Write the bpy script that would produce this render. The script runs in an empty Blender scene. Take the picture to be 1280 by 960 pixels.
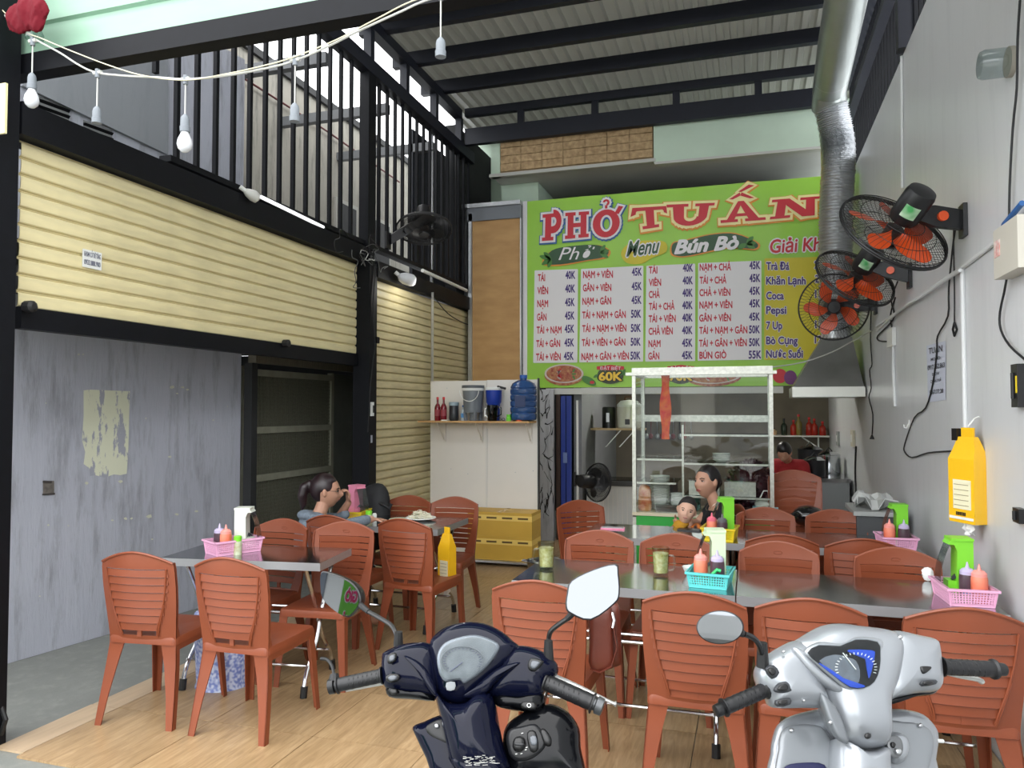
import bpy, bmesh, math, random
from mathutils import Vector, Matrix
random.seed(7)
S = bpy.context.scene
COL = S.collection
PI = math.pi

# ------------------------------------------------------------------ camera, world, light, exposure
CAM_H = 1.61
PSI = math.atan(298 / 950.0)
PIT = math.atan(32 / 950.0)
cd = bpy.data.cameras.new('camera')
cd.sensor_width = 36.0
cd.lens = 950 / 1280 * 36.0
cd.clip_start = 0.05
cam = bpy.data.objects.new('camera', cd)
COL.objects.link(cam)
cam.location = (0, 0, CAM_H)
cam.rotation_euler = (PI / 2 + PIT, 0, PSI)
S.camera = cam
S.view_settings.view_transform = 'Standard'
S.view_settings.look = 'None'
S.view_settings.gamma = 1.0
S.view_settings.use_curve_mapping = False
S.view_settings.exposure = 2.35
S.cycles.transparent_max_bounces = 20
ROOF_T = 0.22      # share of daylight the old roof sheet lets through

W = bpy.data.worlds.new('overcast_sky')
S.world = W
W.use_nodes = True
wn, wl = W.node_tree.nodes, W.node_tree.links
wn.clear()
wo = wn.new('ShaderNodeOutputWorld')
wb = wn.new('ShaderNodeBackground')
wtc = wn.new('ShaderNodeTexCoord')
wsep = wn.new('ShaderNodeSeparateXYZ')
wr = wn.new('ShaderNodeValToRGB')
wl.new(wtc.outputs['Generated'], wsep.inputs[0])
wl.new(wsep.outputs['Z'], wr.inputs[0])
wr.color_ramp.elements[0].position = 0.0
wr.color_ramp.elements[0].color = (0.86, 0.89, 0.93, 1)
wr.color_ramp.elements[1].position = 0.9
wr.color_ramp.elements[1].color = (1.0, 1.0, 1.0, 1)
wl.new(wr.outputs[0], wb.inputs[0])
wb.inputs[1].default_value = 1.0
wl.new(wb.outputs[0], wo.inputs[0])


# ------------------------------------------------------------------ pixel <-> world helpers (1280x960 frame)
def ray(px, py):
    x = (px - 640) / 950.0
    y = (480 - py) / 950.0
    fy = math.cos(PIT) - y * math.sin(PIT)
    z = math.sin(PIT) + y * math.cos(PIT)
    c, s = math.cos(PSI), math.sin(PSI)
    return Vector((x * c - fy * s, x * s + fy * c, z))


CO = Vector((0, 0, CAM_H))
def atY(px, py, Y):
    r = ray(px, py)
    return CO + r * (Y / r.y)
def atX(px, py, X):
    r = ray(px, py)
    return CO + r * (X / r.x)
def atZ(px, py, Z):
    r = ray(px, py)
    return CO + r * ((Z - CAM_H) / r.z)


# ------------------------------------------------------------------ materials
def lin(c):
    out = []
    for v in c[:3]:
        v = v / 255.0
        out.append(v / 12.92 if v <= 0.04045 else ((v + 0.055) / 1.055) ** 2.4)
    return tuple(out) + (1.0,)


MATS = {}
def mat(name, rgb, rough=0.5, metal=0.0, noise=0.0, nscale=8.0, rgb2=None, bump=0.0, bscale=60.0, coat=0.0, spec=0.5,
        trans=0.0, emit=0.0, stretch=None, detail=6.0, alpha=None, sss=0.0):
    if name in MATS:
        return MATS[name]
    m = bpy.data.materials.new(name)
    m.use_nodes = True
    n, l = m.node_tree.nodes, m.node_tree.links
    b = n['Principled BSDF']
    b.inputs['Base Color'].default_value = lin(rgb)
    b.inputs['Roughness'].default_value = rough
    b.inputs['Metallic'].default_value = metal
    b.inputs['Specular IOR Level'].default_value = spec
    b.inputs['Coat Weight'].default_value = coat
    b.inputs['Coat Roughness'].default_value = 0.06
    b.inputs['Transmission Weight'].default_value = trans
    if sss:
        b.inputs['Subsurface Weight'].default_value = sss
        b.inputs['Subsurface Radius'].default_value = (0.02, 0.008, 0.004)
    if emit:
        b.inputs['Emission Color'].default_value = lin(rgb)
        b.inputs['Emission Strength'].default_value = emit
    if noise or bump or rgb2:
        tc = n.new('ShaderNodeTexCoord')
        mp = n.new('ShaderNodeMapping')
        l.new(tc.outputs['Object'], mp.inputs[0])
        if stretch:
            mp.inputs['Scale'].default_value = stretch
    if noise or rgb2:
        t = n.new('ShaderNodeTexNoise')
        t.inputs['Scale'].default_value = nscale
        t.inputs['Detail'].default_value = detail
        l.new(mp.outputs[0], t.inputs['Vector'])
        r = n.new('ShaderNodeValToRGB')
        l.new(t.outputs['Fac'], r.inputs[0])
        r.color_ramp.elements[0].position = 0.32
        r.color_ramp.elements[1].position = 0.68
        c1 = lin(rgb)
        c2 = lin(rgb2) if rgb2 else tuple(max(0, v * (1 - noise)) for v in c1[:3]) + (1,)
        r.color_ramp.elements[0].color = c2
        r.color_ramp.elements[1].color = c1
        l.new(r.outputs[0], b.inputs['Base Color'])
    if bump:
        t2 = n.new('ShaderNodeTexNoise')
        t2.inputs['Scale'].default_value = bscale
        t2.inputs['Detail'].default_value = 4
        l.new(mp.outputs[0], t2.inputs['Vector'])
        bp = n.new('ShaderNodeBump')
        bp.inputs['Strength'].default_value = bump
        bp.inputs['Distance'].default_value = 0.01
        l.new(t2.outputs['Fac'], bp.inputs['Height'])
        l.new(bp.outputs[0], b.inputs['Normal'])
    MATS[name] = m
    return m


def glass_mat(name, rgb, gloss=0.12, rough=0.02, ior=1.45):
    """thin clear sheet: transparent plus a fresnel reflection"""
    if name in MATS:
        return MATS[name]
    m = bpy.data.materials.new(name)
    m.use_nodes = True
    n, l = m.node_tree.nodes, m.node_tree.links
    n.clear()
    o = n.new('ShaderNodeOutputMaterial')
    t = n.new('ShaderNodeBsdfTransparent')
    t.inputs[0].default_value = lin(rgb)
    g = n.new('ShaderNodeBsdfGlossy')
    g.inputs['Roughness'].default_value = rough
    mx = n.new('ShaderNodeMixShader')
    f = n.new('ShaderNodeLayerWeight')
    pw = n.new('ShaderNodeMath')
    pw.operation = 'POWER'
    pw.inputs[1].default_value = 4.0
    l.new(f.outputs['Facing'], pw.inputs[0])
    ad = n.new('ShaderNodeMath')
    ad.operation = 'MULTIPLY_ADD'
    ad.inputs[1].default_value = .6 * (ior - 1) / .45
    ad.inputs[2].default_value = gloss
    ad.use_clamp = True
    l.new(pw.outputs[0], ad.inputs[0])
    l.new(ad.outputs[0], mx.inputs[0])
    l.new(t.outputs[0], mx.inputs[1])
    l.new(g.outputs[0], mx.inputs[2])
    l.new(mx.outputs[0], o.inputs[0])
    MATS[name] = m
    return m


# ------------------------------------------------------------------ mesh builder
class MB:
    def __init__(s):
        s.v = []
        s.f = []
        s.M = None

    def add(s, vs, fs):
        b = len(s.v)
        if s.M is not None:
            vs = [s.M @ Vector(p) for p in vs]
        s.v += [tuple(p) for p in vs]
        s.f += [tuple(b + i for i in f) for f in fs]
        return s

    def box(s, x0, x1, y0, y1, z0, z1):
        vs = [(x, y, z) for z in (z0, z1) for y in (y0, y1) for x in (x0, x1)]
        return s.add(vs, [(0, 2, 3, 1), (4, 5, 7, 6), (0, 1, 5, 4), (2, 6, 7, 3), (0, 4, 6, 2), (1, 3, 7, 5)])

    def cbox(s, c, d):
        return s.box(c[0] - d[0] / 2, c[0] + d[0] / 2, c[1] - d[1] / 2, c[1] + d[1] / 2, c[2] - d[2] / 2, c[2] + d[2] / 2)

    def hexa(s, p):  # 8 points: bottom quad 0-3 ccw, top quad 4-7
        return s.add(p, [(3, 2, 1, 0), (4, 5, 6, 7), (0, 1, 5, 4), (1, 2, 6, 5), (2, 3, 7, 6), (3, 0, 4, 7)])

    def tube(s, path, r, n=10, cap=True, flat=None):
        """round tube along a path; r number or list; flat = (a,b) section scale"""
        P = [Vector(p) for p in path]
        R = r if isinstance(r, (list, tuple)) else [r] * len(P)
        vs, fs = [], []
        prev = None
        for i, p in enumerate(P):
            if i == 0:
                t = P[1] - P[0]
            elif i == len(P) - 1:
                t = P[-1] - P[-2]
            else:
                t = (P[i + 1] - P[i]).normalized() + (P[i] - P[i - 1]).normalized()
            t.normalize()
            if prev is None:
                a = Vector((0, 0, 1)) if abs(t.z) < 0.9 else Vector((0, 1, 0))
                u = t.cross(a).normalized()
            else:
                u = (prev - t * prev.dot(t)).normalized()
            prev = u
            w = t.cross(u)
            fa, fb = flat if flat else (1, 1)
            for k in range(n):
                a = 2 * PI * k / n
                vs.append(p + u * (math.cos(a) * R[i] * fa) + w * (math.sin(a) * R[i] * fb))
        for i in range(len(P) - 1):
            for k in range(n):
                k2 = (k + 1) % n
                fs.append((i * n + k, i * n + k2, (i + 1) * n + k2, (i + 1) * n + k))
        if cap:
            fs.append(tuple(range(n - 1, -1, -1)))
            fs.append(tuple((len(P) - 1) * n + k for k in range(n)))
        return s.add(vs, fs)

    def lathe(s, prof, c=(0, 0, 0), n=20, axis='z', cap=True):
        vs, fs = [], []
        for (r, h) in prof:
            for k in range(n):
                a = 2 * PI * k / n
                x, y = math.cos(a) * r, math.sin(a) * r
                if axis == 'z':
                    vs.append((c[0] + x, c[1] + y, c[2] + h))
                elif axis == 'y':
                    vs.append((c[0] + x, c[1] - h, c[2] + y))
                else:
                    vs.append((c[0] + h, c[1] + x, c[2] + y))
        m = len(prof)
        for i in range(m - 1):
            for k in range(n):
                k2 = (k + 1) % n
                fs.append((i * n + k, i * n + k2, (i + 1) * n + k2, (i + 1) * n + k))
        if cap:
            fs.append(tuple(range(n - 1, -1, -1)))
            fs.append(tuple((m - 1) * n + k for k in range(n)))
        return s.add(vs, fs)

    def sphere(s, c, r, n=14, m=9, f=None):
        rx, ry, rz = (r, r, r) if not isinstance(r, (tuple, list)) else r
        vs, fs = [], []
        for i in range(m + 1):
            th = PI * i / m
            for k in range(n):
                a = 2 * PI * k / n
                p = (math.sin(th) * math.cos(a), math.sin(th) * math.sin(a), math.cos(th))
                vs.append((c[0] + rx * p[0], c[1] + ry * p[1], c[2] + rz * p[2]))
        for i in range(m):
            for k in range(n):
                k2 = (k + 1) % n
                fs.append((i * n + k, (i + 1) * n + k, (i + 1) * n + k2, i * n + k2))
        return s.add(vs, fs)

    def prism(s, poly, o, u, v, w):
        """extrude 2D poly (in u,v) by vector w, from origin o"""
        o, u, v, w = map(Vector, (o, u, v, w))
        n = len(poly)
        a = [o + u * p[0] + v * p[1] for p in poly]
        vs = a + [p + w for p in a]
        fs = [tuple(range(n - 1, -1, -1)), tuple(range(n, 2 * n))]
        fs += [(k, (k + 1) % n, n + (k + 1) % n, n + k) for k in range(n)]
        return s.add(vs, fs)

    def sheet(s, grid, th=None):
        """grid of points [i][j]; th = thickness vector"""
        a, b = len(grid), len(grid[0])
        vs = [Vector(p) for row in grid for p in row]
        fs = [(i * b + j, i * b + j + 1, (i + 1) * b + j + 1, (i + 1) * b + j) for i in range(a - 1) for j in range(b - 1)]
        if th is not None:
            t = Vector(th)
            N = len(vs)
            vs2 = [p + t for p in vs]
            fs2 = [tuple(N + q for q in reversed(f)) for f in fs]
            rim = [j for j in range(b)] + [i * b + b - 1 for i in range(1, a)] + [(a - 1) * b + j for j in range(b - 2, -1, -1)] + [i * b for i in range(a - 2, 0, -1)]
            fs3 = [(rim[(k + 1) % len(rim)], rim[k], N + rim[k], N + rim[(k + 1) % len(rim)]) for k in range(len(rim))]
            vs += vs2
            fs += fs2 + fs3
        return s.add(vs, fs)

    def pillow(s, pts, O, u, v, n, Df, Db, rings=6, p=2.4, ctr=None, sub=3):
        """inflated closed outline: pts in (u,v) metres about O, dome Df along +n, Db along -n"""
        if sub > 1:
            q = []
            L = len(pts)
            for i in range(L):
                p0, p1, p2, p3 = pts[i - 1], pts[i], pts[(i + 1) % L], pts[(i + 2) % L]
                for k in range(sub):
                    t = k / sub
                    q.append(tuple(0.5 * ((2 * p1[a]) + (-p0[a] + p2[a]) * t + (2 * p0[a] - 5 * p1[a] + 4 * p2[a] - p3[a]) * t * t
                                          + (-p0[a] + 3 * p1[a] - 3 * p2[a] + p3[a]) * t ** 3) for a in (0, 1)))
            pts = q
        L = len(pts)
        if ctr is None:
            ctr = (sum(a[0] for a in pts) / L, sum(a[1] for a in pts) / L)
        vs, fs = [], []
        rs = [math.sin(PI / 2 * (rings - k) / rings) for k in range(rings)]
        def lay(D, sgn):
            base = len(vs)
            for r in rs:
                h = D * (1 - r ** p) ** (1.0 / 2)
                for a in pts:
                    x = ctr[0] + (a[0] - ctr[0]) * r
                    y = ctr[1] + (a[1] - ctr[1]) * r
                    vs.append(O + u * x + v * y + n * (h * sgn))
            vs.append(O + u * ctr[0] + v * ctr[1] + n * (D * sgn))
            for k in range(rings - 1):
                for i in range(L):
                    j = (i + 1) % L
                    f = (base + k * L + i, base + k * L + j, base + (k + 1) * L + j, base + (k + 1) * L + i)
                    fs.append(f if sgn > 0 else f[::-1])
            for i in range(L):
                j = (i + 1) % L
                f = (base + (rings - 1) * L + i, base + (rings - 1) * L + j, base + rings * L)
                fs.append(f if sgn > 0 else f[::-1])
        lay(Df, 1)
        lay(Db, -1)
        return s.add(vs, fs)

    def mesh(s, name, m, smooth=35):
        me = bpy.data.meshes.new(name)
        me.from_pydata(s.v, [], s.f)
        me.update()
        if smooth:
            bm = bmesh.new()
            bm.from_mesh(me)
            bmesh.ops.remove_doubles(bm, verts=bm.verts, dist=1e-6)
            bmesh.ops.recalc_face_normals(bm, faces=bm.faces)
            bm.to_mesh(me)
            bm.free()
            me.shade_smooth()
            me.set_sharp_from_angle(angle=math.radians(smooth))
        if m:
            me.materials.append(m)
        return me

    def build(s, name, m, parent=None, loc=None, smooth=35, **kw):
        o = bpy.data.objects.new(name, s.mesh(name, m, smooth))
        COL.objects.link(o)
        if parent is not None:
            o.parent = parent
        if loc is not None:
            o.location = loc
        tag(o, **kw)
        return o


def tag(o, label=None, cat=None, group=None, kind=None):
    if label:
        o['label'] = label
    if cat:
        o['category'] = cat
    if group:
        o['group'] = group
    if kind:
        o['kind'] = kind
    return o


def thing(name, label, cat, loc=(0, 0, 0), rz=0.0, group=None, kind=None):
    o = bpy.data.objects.new(name, None)
    o.empty_display_size = 0.1
    COL.objects.link(o)
    o.location = loc
    o.rotation_euler = (0, 0, rz)
    return tag(o, label, cat, group, kind)


def dup(root, loc, rz=0.0, label=None, group=None, parent=None, skip=()):
    r = root.copy()
    COL.objects.link(r)
    if parent is not None:
        r.parent = parent
    r.location = loc
    r.rotation_euler = (0, 0, rz)
    if label:
        r['label'] = label
    if group:
        r['group'] = group
    for ch in root.children:
        if ch.name.split('.')[0] in skip:
            continue
        c = ch.copy()
        COL.objects.link(c)
        c.parent = r
        for g in ch.children:
            d = g.copy()
            COL.objects.link(d)
            d.parent = c
    return r


def box(name, m, x0, x1, y0, y1, z0, z1, parent=None, **kw):
    return MB().box(x0, x1, y0, y1, z0, z1).build(name, m, parent, smooth=0, **kw)


def struct(o):
    o['kind'] = 'structure'
    return o


# ------------------------------------------------------------------ material library
M_terra = mat('terracotta_plastic', (136, 69, 42), 0.42, noise=0.12, nscale=5)
M_steel = mat('brushed_stainless_steel', (196, 198, 200), 0.16, 1.0, noise=0.12, nscale=3, bump=0.05, bscale=9)
M_chrome = mat('chrome_tube', (215, 215, 215), 0.16, 1.0)
M_black = mat('black_painted_steel', (10, 12, 18), 0.6, noise=0.3, nscale=20, spec=.22)
M_navybeam = mat('navy_black_roof_steel', (16, 20, 34), 0.55, noise=0.25, nscale=12)
M_rubber = mat('black_rubber', (22, 22, 23), 0.6)
M_blackpl = mat('black_plastic', (20, 20, 21), 0.35)
M_white = mat('white_plastic', (228, 230, 226), 0.35)
M_alu = mat('aluminium_profile', (198, 200, 202), 0.35, 0.9, noise=0.12, nscale=30)
M_cable_w = mat('grey_white_cable', (190, 190, 184), 0.6)
M_cable_b = mat('black_cable', (22, 22, 24), 0.6)
M_socket = mat('grey_lamp_socket_plastic', (118, 124, 130), 0.55)


def wall_paint(name, c1, c2, stain, scale=1.2, rough=0.45, amt=0.5, bump=0.15, streak=True):
    """painted plaster: soft mottling, vertical streaks and small scuffs"""
    m = bpy.data.materials.new(name)
    m.use_nodes = True
    n, l = m.node_tree.nodes, m.node_tree.links
    b = n['Principled BSDF']
    b.inputs['Roughness'].default_value = rough
    tc = n.new('ShaderNodeTexCoord')
    t = n.new('ShaderNodeTexNoise')
    t.inputs['Scale'].default_value = scale
    t.inputs['Detail'].default_value = 8
    t.inputs['Roughness'].default_value = 0.62
    l.new(tc.outputs['Object'], t.inputs['Vector'])
    mx = n.new('ShaderNodeMix')
    mx.data_type = 'RGBA'
    l.new(t.outputs['Fac'], mx.inputs[0])
    mx.inputs[6].default_value = lin(c1)
    mx.inputs[7].default_value = lin(c2)
    mp = n.new('ShaderNodeMapping')
    mp.inputs['Scale'].default_value = (2.2, 2.2, 0.35 if streak else 2.2)
    l.new(tc.outputs['Object'], mp.inputs[0])
    t2 = n.new('ShaderNodeTexNoise')
    t2.inputs['Scale'].default_value = 4.5
    t2.inputs['Detail'].default_value = 9
    t2.inputs['Roughness'].default_value = 0.7
    l.new(mp.outputs[0], t2.inputs['Vector'])
    r = n.new('ShaderNodeValToRGB')
    r.color_ramp.elements[0].position = 0.50
    r.color_ramp.elements[1].position = 0.74
    r.color_ramp.elements[0].color = (0, 0, 0, 1)
    r.color_ramp.elements[1].color = (amt, amt, amt, 1)
    l.new(t2.outputs['Fac'], r.inputs[0])
    mx2 = n.new('ShaderNodeMix')
    mx2.data_type = 'RGBA'
    l.new(r.outputs[0], mx2.inputs[0])
    l.new(mx.outputs[2], mx2.inputs[6])
    mx2.inputs[7].default_value = lin(stain)
    l.new(mx2.outputs[2], b.inputs['Base Color'])
    bp = n.new('ShaderNodeBump')
    bp.inputs['Strength'].default_value = bump
    bp.inputs['Distance'].default_value = 0.02
    l.new(t2.outputs['Fac'], bp.inputs['Height'])
    l.new(bp.outputs[0], b.inputs['Normal'])
    return m


M_wallR = wall_paint('glossy_pale_grey_wall_paint', (212, 213, 214), (202, 204, 206), (176, 178, 180), 0.9, 0.30, 0.3, 0.05)
M_wallG = wall_paint('weathered_lavender_grey_wall_paint', (182, 185, 196), (160, 163, 174), (122, 123, 126), 1.3, 0.6, 0.9, 0.35)
M_wallU = wall_paint('dull_grey_upper_wall', (140, 144, 148), (126, 130, 136), (100, 104, 108), 1.0, 0.7, 0.3, 0.1)
M_conc = wall_paint('streaky_old_concrete_wall', (168, 164, 152), (128, 126, 118), (78, 78, 74), 1.6, 0.85, 0.9, 0.4)
M_floorc = wall_paint('worn_grey_concrete_floor', (134, 136, 131), (106, 109, 105), (156, 156, 148), 2.0, 0.6, 0.5, 0.25, streak=False)
M_mint = mat('mint_painted_plaster', (200, 220, 200), 0.7, noise=0.12, nscale=2)
M_greysof = mat('grey_rendered_soffit', (206, 206, 200), 0.8, noise=0.12, nscale=1.5)
M_cream = mat('cream_shutter_enamel', (230, 218, 170), 0.45, noise=0.16, nscale=4, stretch=(1, 1, 6))
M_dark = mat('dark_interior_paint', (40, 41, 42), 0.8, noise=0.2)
M_street = wall_paint('pale_street_concrete', (176, 176, 172), (160, 160, 157), (140, 138, 134), 3, 0.85, 0.4, 0.2, streak=False)


def wood_tile_mat():
    m = bpy.data.materials.new('wood_look_ceramic_tile')
    m.use_nodes = True
    n, l = m.node_tree.nodes, m.node_tree.links
    b = n['Principled BSDF']
    b.inputs['Roughness'].default_value = 0.33
    tc = n.new('ShaderNodeTexCoord')
    oi = n.new('ShaderNodeObjectInfo')
    off = n.new('ShaderNodeVectorMath')
    off.operation = 'ADD'
    sc = n.new('ShaderNodeVectorMath')
    sc.operation = 'SCALE'
    sc.inputs['Scale'].default_value = 3.3
    l.new(oi.outputs['Location'], sc.inputs[0])
    l.new(tc.outputs['Object'], off.inputs[0])
    l.new(sc.outputs[0], off.inputs[1])
    mp = n.new('ShaderNodeMapping')
    mp.inputs['Scale'].default_value = (15.0, 1.5, 1.0)
    l.new(off.outputs[0], mp.inputs[0])
    t = n.new('ShaderNodeTexNoise')
    t.inputs['Scale'].default_value = 3.0
    t.inputs['Detail'].default_value = 10
    t.inputs['Roughness'].default_value = 0.65
    t.inputs['Distortion'].default_value = 0.8
    l.new(mp.outputs[0], t.inputs['Vector'])
    r = n.new('ShaderNodeValToRGB')
    e = r.color_ramp.elements
    e[0].position = 0.3
    e[0].color = lin((142, 116, 82))
    e[1].position = 0.7
    e[1].color = lin((184, 157, 120))
    x = e.new(0.5)
    x.color = lin((166, 138, 101))
    l.new(t.outputs['Fac'], r.inputs[0])
    # four printed boards on each tile
    sp = n.new('ShaderNodeSeparateXYZ')
    l.new(tc.outputs['Object'], sp.inputs[0])
    mu = n.new('ShaderNodeMath')
    mu.operation = 'MULTIPLY'
    mu.inputs[1].default_value = 1 / 0.15
    l.new(sp.outputs['X'], mu.inputs[0])
    fl = n.new('ShaderNodeMath')
    fl.operation = 'FLOOR'
    l.new(mu.outputs[0], fl.inputs[0])
    wn_ = n.new('ShaderNodeTexWhiteNoise')
    wn_.noise_dimensions = '4D'
    l.new(fl.outputs[0], wn_.inputs['W'])
    l.new(oi.outputs['Location'], wn_.inputs['Vector'])
    mr = n.new('ShaderNodeMapRange')
    mr.inputs['To Min'].default_value = 0.86
    mr.inputs['To Max'].default_value = 1.06
    l.new(wn_.outputs['Value'], mr.inputs['Value'])
    vm = n.new('ShaderNodeVectorMath')
    vm.operation = 'SCALE'
    l.new(r.outputs[0], vm.inputs[0])
    l.new(mr.outputs[0], vm.inputs['Scale'])
    l.new(vm.outputs[0], b.inputs['Base Color'])
    bp = n.new('ShaderNodeBump')
    bp.inputs['Strength'].default_value = 0.12
    bp.inputs['Distance'].default_value = 0.004
    l.new(t.outputs['Fac'], bp.inputs['Height'])
    l.new(bp.outputs[0], b.inputs['Normal'])
    return m


M_tile = wood_tile_mat()
M_strip = mat('pale_wood_print_border_tile', (192, 168, 138), 0.4, noise=0.2, nscale=3, stretch=(8, 1, 1))

# ================================================================== STRUCTURE
XR = 1.08      # right wall
XL = -3.51     # plane of the shutters and the fence on the left
YB = 9.35      # front of the kitchen at the back
# floor: concrete slab, screed, street, then the tiles as parts
fl = struct(box('floor', M_floorc, -6.5, 1.3, -0.4, 12.5, -0.2, -0.012))
YF = 2.735
t0 = MB().box(-0.298, 0.298, -0.298, 0.298, -0.011, 0.0).mesh('tile', M_tile, 0)
xs = [-3.275 + 0.6 * i for i in range(8)]
for i, x in enumerate(xs):
    for j in range(11):
        y = YF + 0.6 * j
        x1 = min(x + 0.6, XR - 0.005)
        if x1 - x < 0.05:
            continue
        if x1 - x > 0.58:
            me = t0
        else:
            me = MB().box(-0.298, x1 - x - 0.302, -0.298, 0.298, -0.011, 0.0).mesh('tile', M_tile, 0)
        o = bpy.data.objects.new('tile', me)
        COL.objects.link(o)
        o.parent = fl
        o.location = (x + 0.3, y + 0.3, 0)
for j in range(11):
    y = YF + 0.6 * j + (0.04 if j == 0 else 0)
    y1 = YF + 0.6 * (j + 1) - 0.004
    wl_ = 0.18 - 0.012 * j * 0.4
    MB().box(-3.277 - wl_, -3.279, y, y1, -0.011, -0.001).build('border_tile', M_strip, fl, smooth=0)
struct(box('floor', M_street, -30, 30, -24, -0.41, -0.25, -0.10))
struct(box('floor', M_street, -30, -6.6, -0.4, 12.5, -0.2, -0.012))

# right wall
wr_ = struct(box('wall_right', M_wallR, XR, XR + 0.15, -0.35, 12.4, -0.2, 4.18))
# ---- left: neighbour's opening, its grey side wall
def slab(p, q, z0, z1, th):
    """vertical slab from p to q (xy), thickness th to the left"""
    p, q = Vector((p[0], p[1], 0)), Vector((q[0], q[1], 0))
    d = (q - p).normalized()
    nrm = Vector((-d.y, d.x, 0)) * th
    b = [p, q, q + nrm, p + nrm]
    return MB().hexa([Vector((a.x, a.y, z0)) for a in b] + [Vector((a.x, a.y, z1)) for a in b])


gw = slab((-4.76, 2.2), (-4.258, 5.64), -0.01, 4.72, 0.3).build('wall_left', M_wallG, smooth=0)
struct(gw)
# peeled poster patch (its own flat flake layer of pale plaster) and small chips, as parts
M_peel = mat('pale_peeled_plaster', (206, 208, 186), 0.8, noise=0.15, nscale=14)


def peel_mat():
    m = bpy.data.materials.new('flaking_pale_poster_remains')
    m.use_nodes = True
    n, l = m.node_tree.nodes, m.node_tree.links
    b = n['Principled BSDF']
    b.inputs['Roughness'].default_value = 0.8
    tc = n.new('ShaderNodeTexCoord')
    mp = n.new('ShaderNodeMapping')
    mp.inputs['Scale'].default_value = (8, 8, 2.6)
    l.new(tc.outputs['Object'], mp.inputs[0])
    t = n.new('ShaderNodeTexNoise')
    t.inputs['Scale'].default_value = 1.6
    t.inputs['Detail'].default_value = 9
    t.inputs['Roughness'].default_value = 0.68
    l.new(mp.outputs[0], t.inputs['Vector'])
    r = n.new('ShaderNodeValToRGB')
    r.color_ramp.interpolation = 'LINEAR'
    r.color_ramp.elements[0].position = 0.44
    r.color_ramp.elements[0].color = lin((158, 160, 170))
    r.color_ramp.elements[1].position = 0.47
    r.color_ramp.elements[1].color = lin((212, 214, 190))
    l.new(t.outputs['Fac'], r.inputs[0])
    l.new(r.outputs[0], b.inputs['Base Color'])
    return m


def on_grey(px, py, off=0.004):
    """point on the grey wall plane"""
    a = Vector((-4.76, 2.2, 0))
    d = Vector((0.502, 3.44, 0)).normalized()
    nn = Vector((d.y, -d.x, 0))
    r = ray(px, py)
    t = (a - CO).dot(nn) / r.dot(nn)
    return CO + r * t + nn * off


pm = peel_mat()
mb = MB()
out = [(104, 488), (112, 487), (135, 488), (162, 489), (161, 520), (160, 560), (158, 592), (150, 594), (142, 593), (130, 597), (119, 594), (112, 595), (111, 585), (104, 580), (106, 565), (102, 550), (104, 520)]
pts = [on_grey(*p) for p in out]
c = sum(pts, Vector()) / len(pts)
N = len(pts)
mb.add([c] + pts, [(0, i + 1, (i + 1) % N + 1) for i in range(N)])
mb.build('poster_remains', pm, gw)
mb = MB()
for (cx, cy, rr) in [(214, 484, 4.5), (228, 484, 2.5), (221, 492, 2), (234, 487, 2), (182, 523, 1.3), (266, 525, 1.8), (212, 571, 2.6), (103, 433 + 10, 1.5), (98, 443, 1.8), (148, 441, 1), (156, 648, 3), (164, 648, 2), (140, 650, 2), (186, 645, 4), (245, 639, 2.2), (220, 643, 2.5), (85, 657, 1.4), (108, 604, 3), (150, 602, 3.4), (190, 674, 1.8), (284, 508, 1), (57, 504, 1.2), (49, 745, 1.5), (60, 656, 2)]:
    k = 7
    pp = [on_grey(cx + rr * math.cos(2 * PI * i / k) * random.uniform(.5, 1.3), cy + 0.6 * rr * math.sin(2 * PI * i / k) * random.uniform(.5, 1.2), 0.005) for i in range(k)]
    mb.add(pp, [tuple(range(k))])
mb.build('plaster_chips', M_peel, gw, smooth=0)
# hole of an old junction box in the wall
mb = MB()
q = [on_grey(53, 601, 0.006), on_grey(67, 601, 0.006), on_grey(67, 618, 0.006), on_grey(53, 618, 0.006)]
mb.add(q, [(0, 1, 2, 3)])
mb.build('junction_box_scar', mat('raw_cement_scar', (118, 112, 106), 0.9, noise=0.5, nscale=30), gw, smooth=0)
mb = MB()
mb.tube([on_grey(53, 602, 0.01), on_grey(63, 602.5, 0.01)], 0.008, 5)
mb.tube([on_grey(52, 618, 0.01), on_grey(67, 617, 0.01)], 0.006, 5)
mb.build('scar_edge', mat('dark_crack', (66, 62, 60), 0.9), gw)
# louvre strips high on the grey wall
def louvre(px0, py0, px1, py1):
    lv = MB()
    A, B = on_grey(px0, py0, 0.0), on_grey(px1, py1, 0.0)
    d = Vector((0.502, 3.44, 0)).normalized()
    L = (B - A).dot(d)
    z = A.z
    nn = Vector((d.y, -d.x, 0))
    fr = MB().hexa([A + nn * 0.003 + Vector((0, 0, -0.17)), A + nn * 0.003 + d * L + Vector((0, 0, -0.17)), A + d * L - nn * 0.05 + Vector((0, 0, -0.17)), A - nn * 0.05 + Vector((0, 0, -0.17)),
                    A + nn * 0.003, A + nn * 0.003 + d * L, A + d * L - nn * 0.05, A - nn * 0.05]).build('vent_frame', mat('louvre_grey', (120, 122, 122), 0.7), gw, smooth=0)
    for k in range(4):
        zz = -0.02 - k * 0.042
        MB().hexa([A + nn * 0.004 + Vector((0, 0, zz - .018)), A + nn * 0.004 + d * L + Vector((0, 0, zz - .018)), A + d * L + Vector((0, 0, zz - .018)), A + Vector((0, 0, zz - .018)),
                   A + nn * 0.02 + Vector((0, 0, zz)), A + nn * 0.02 + d * L + Vector((0, 0, zz)), A + d * L + Vector((0, 0, zz)), A + Vector((0, 0, zz))]).build('louvre', M_black, fr, smooth=0)
louvre(42, 118, 86, 145)
louvre(104, 150, 140, 172)
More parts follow.
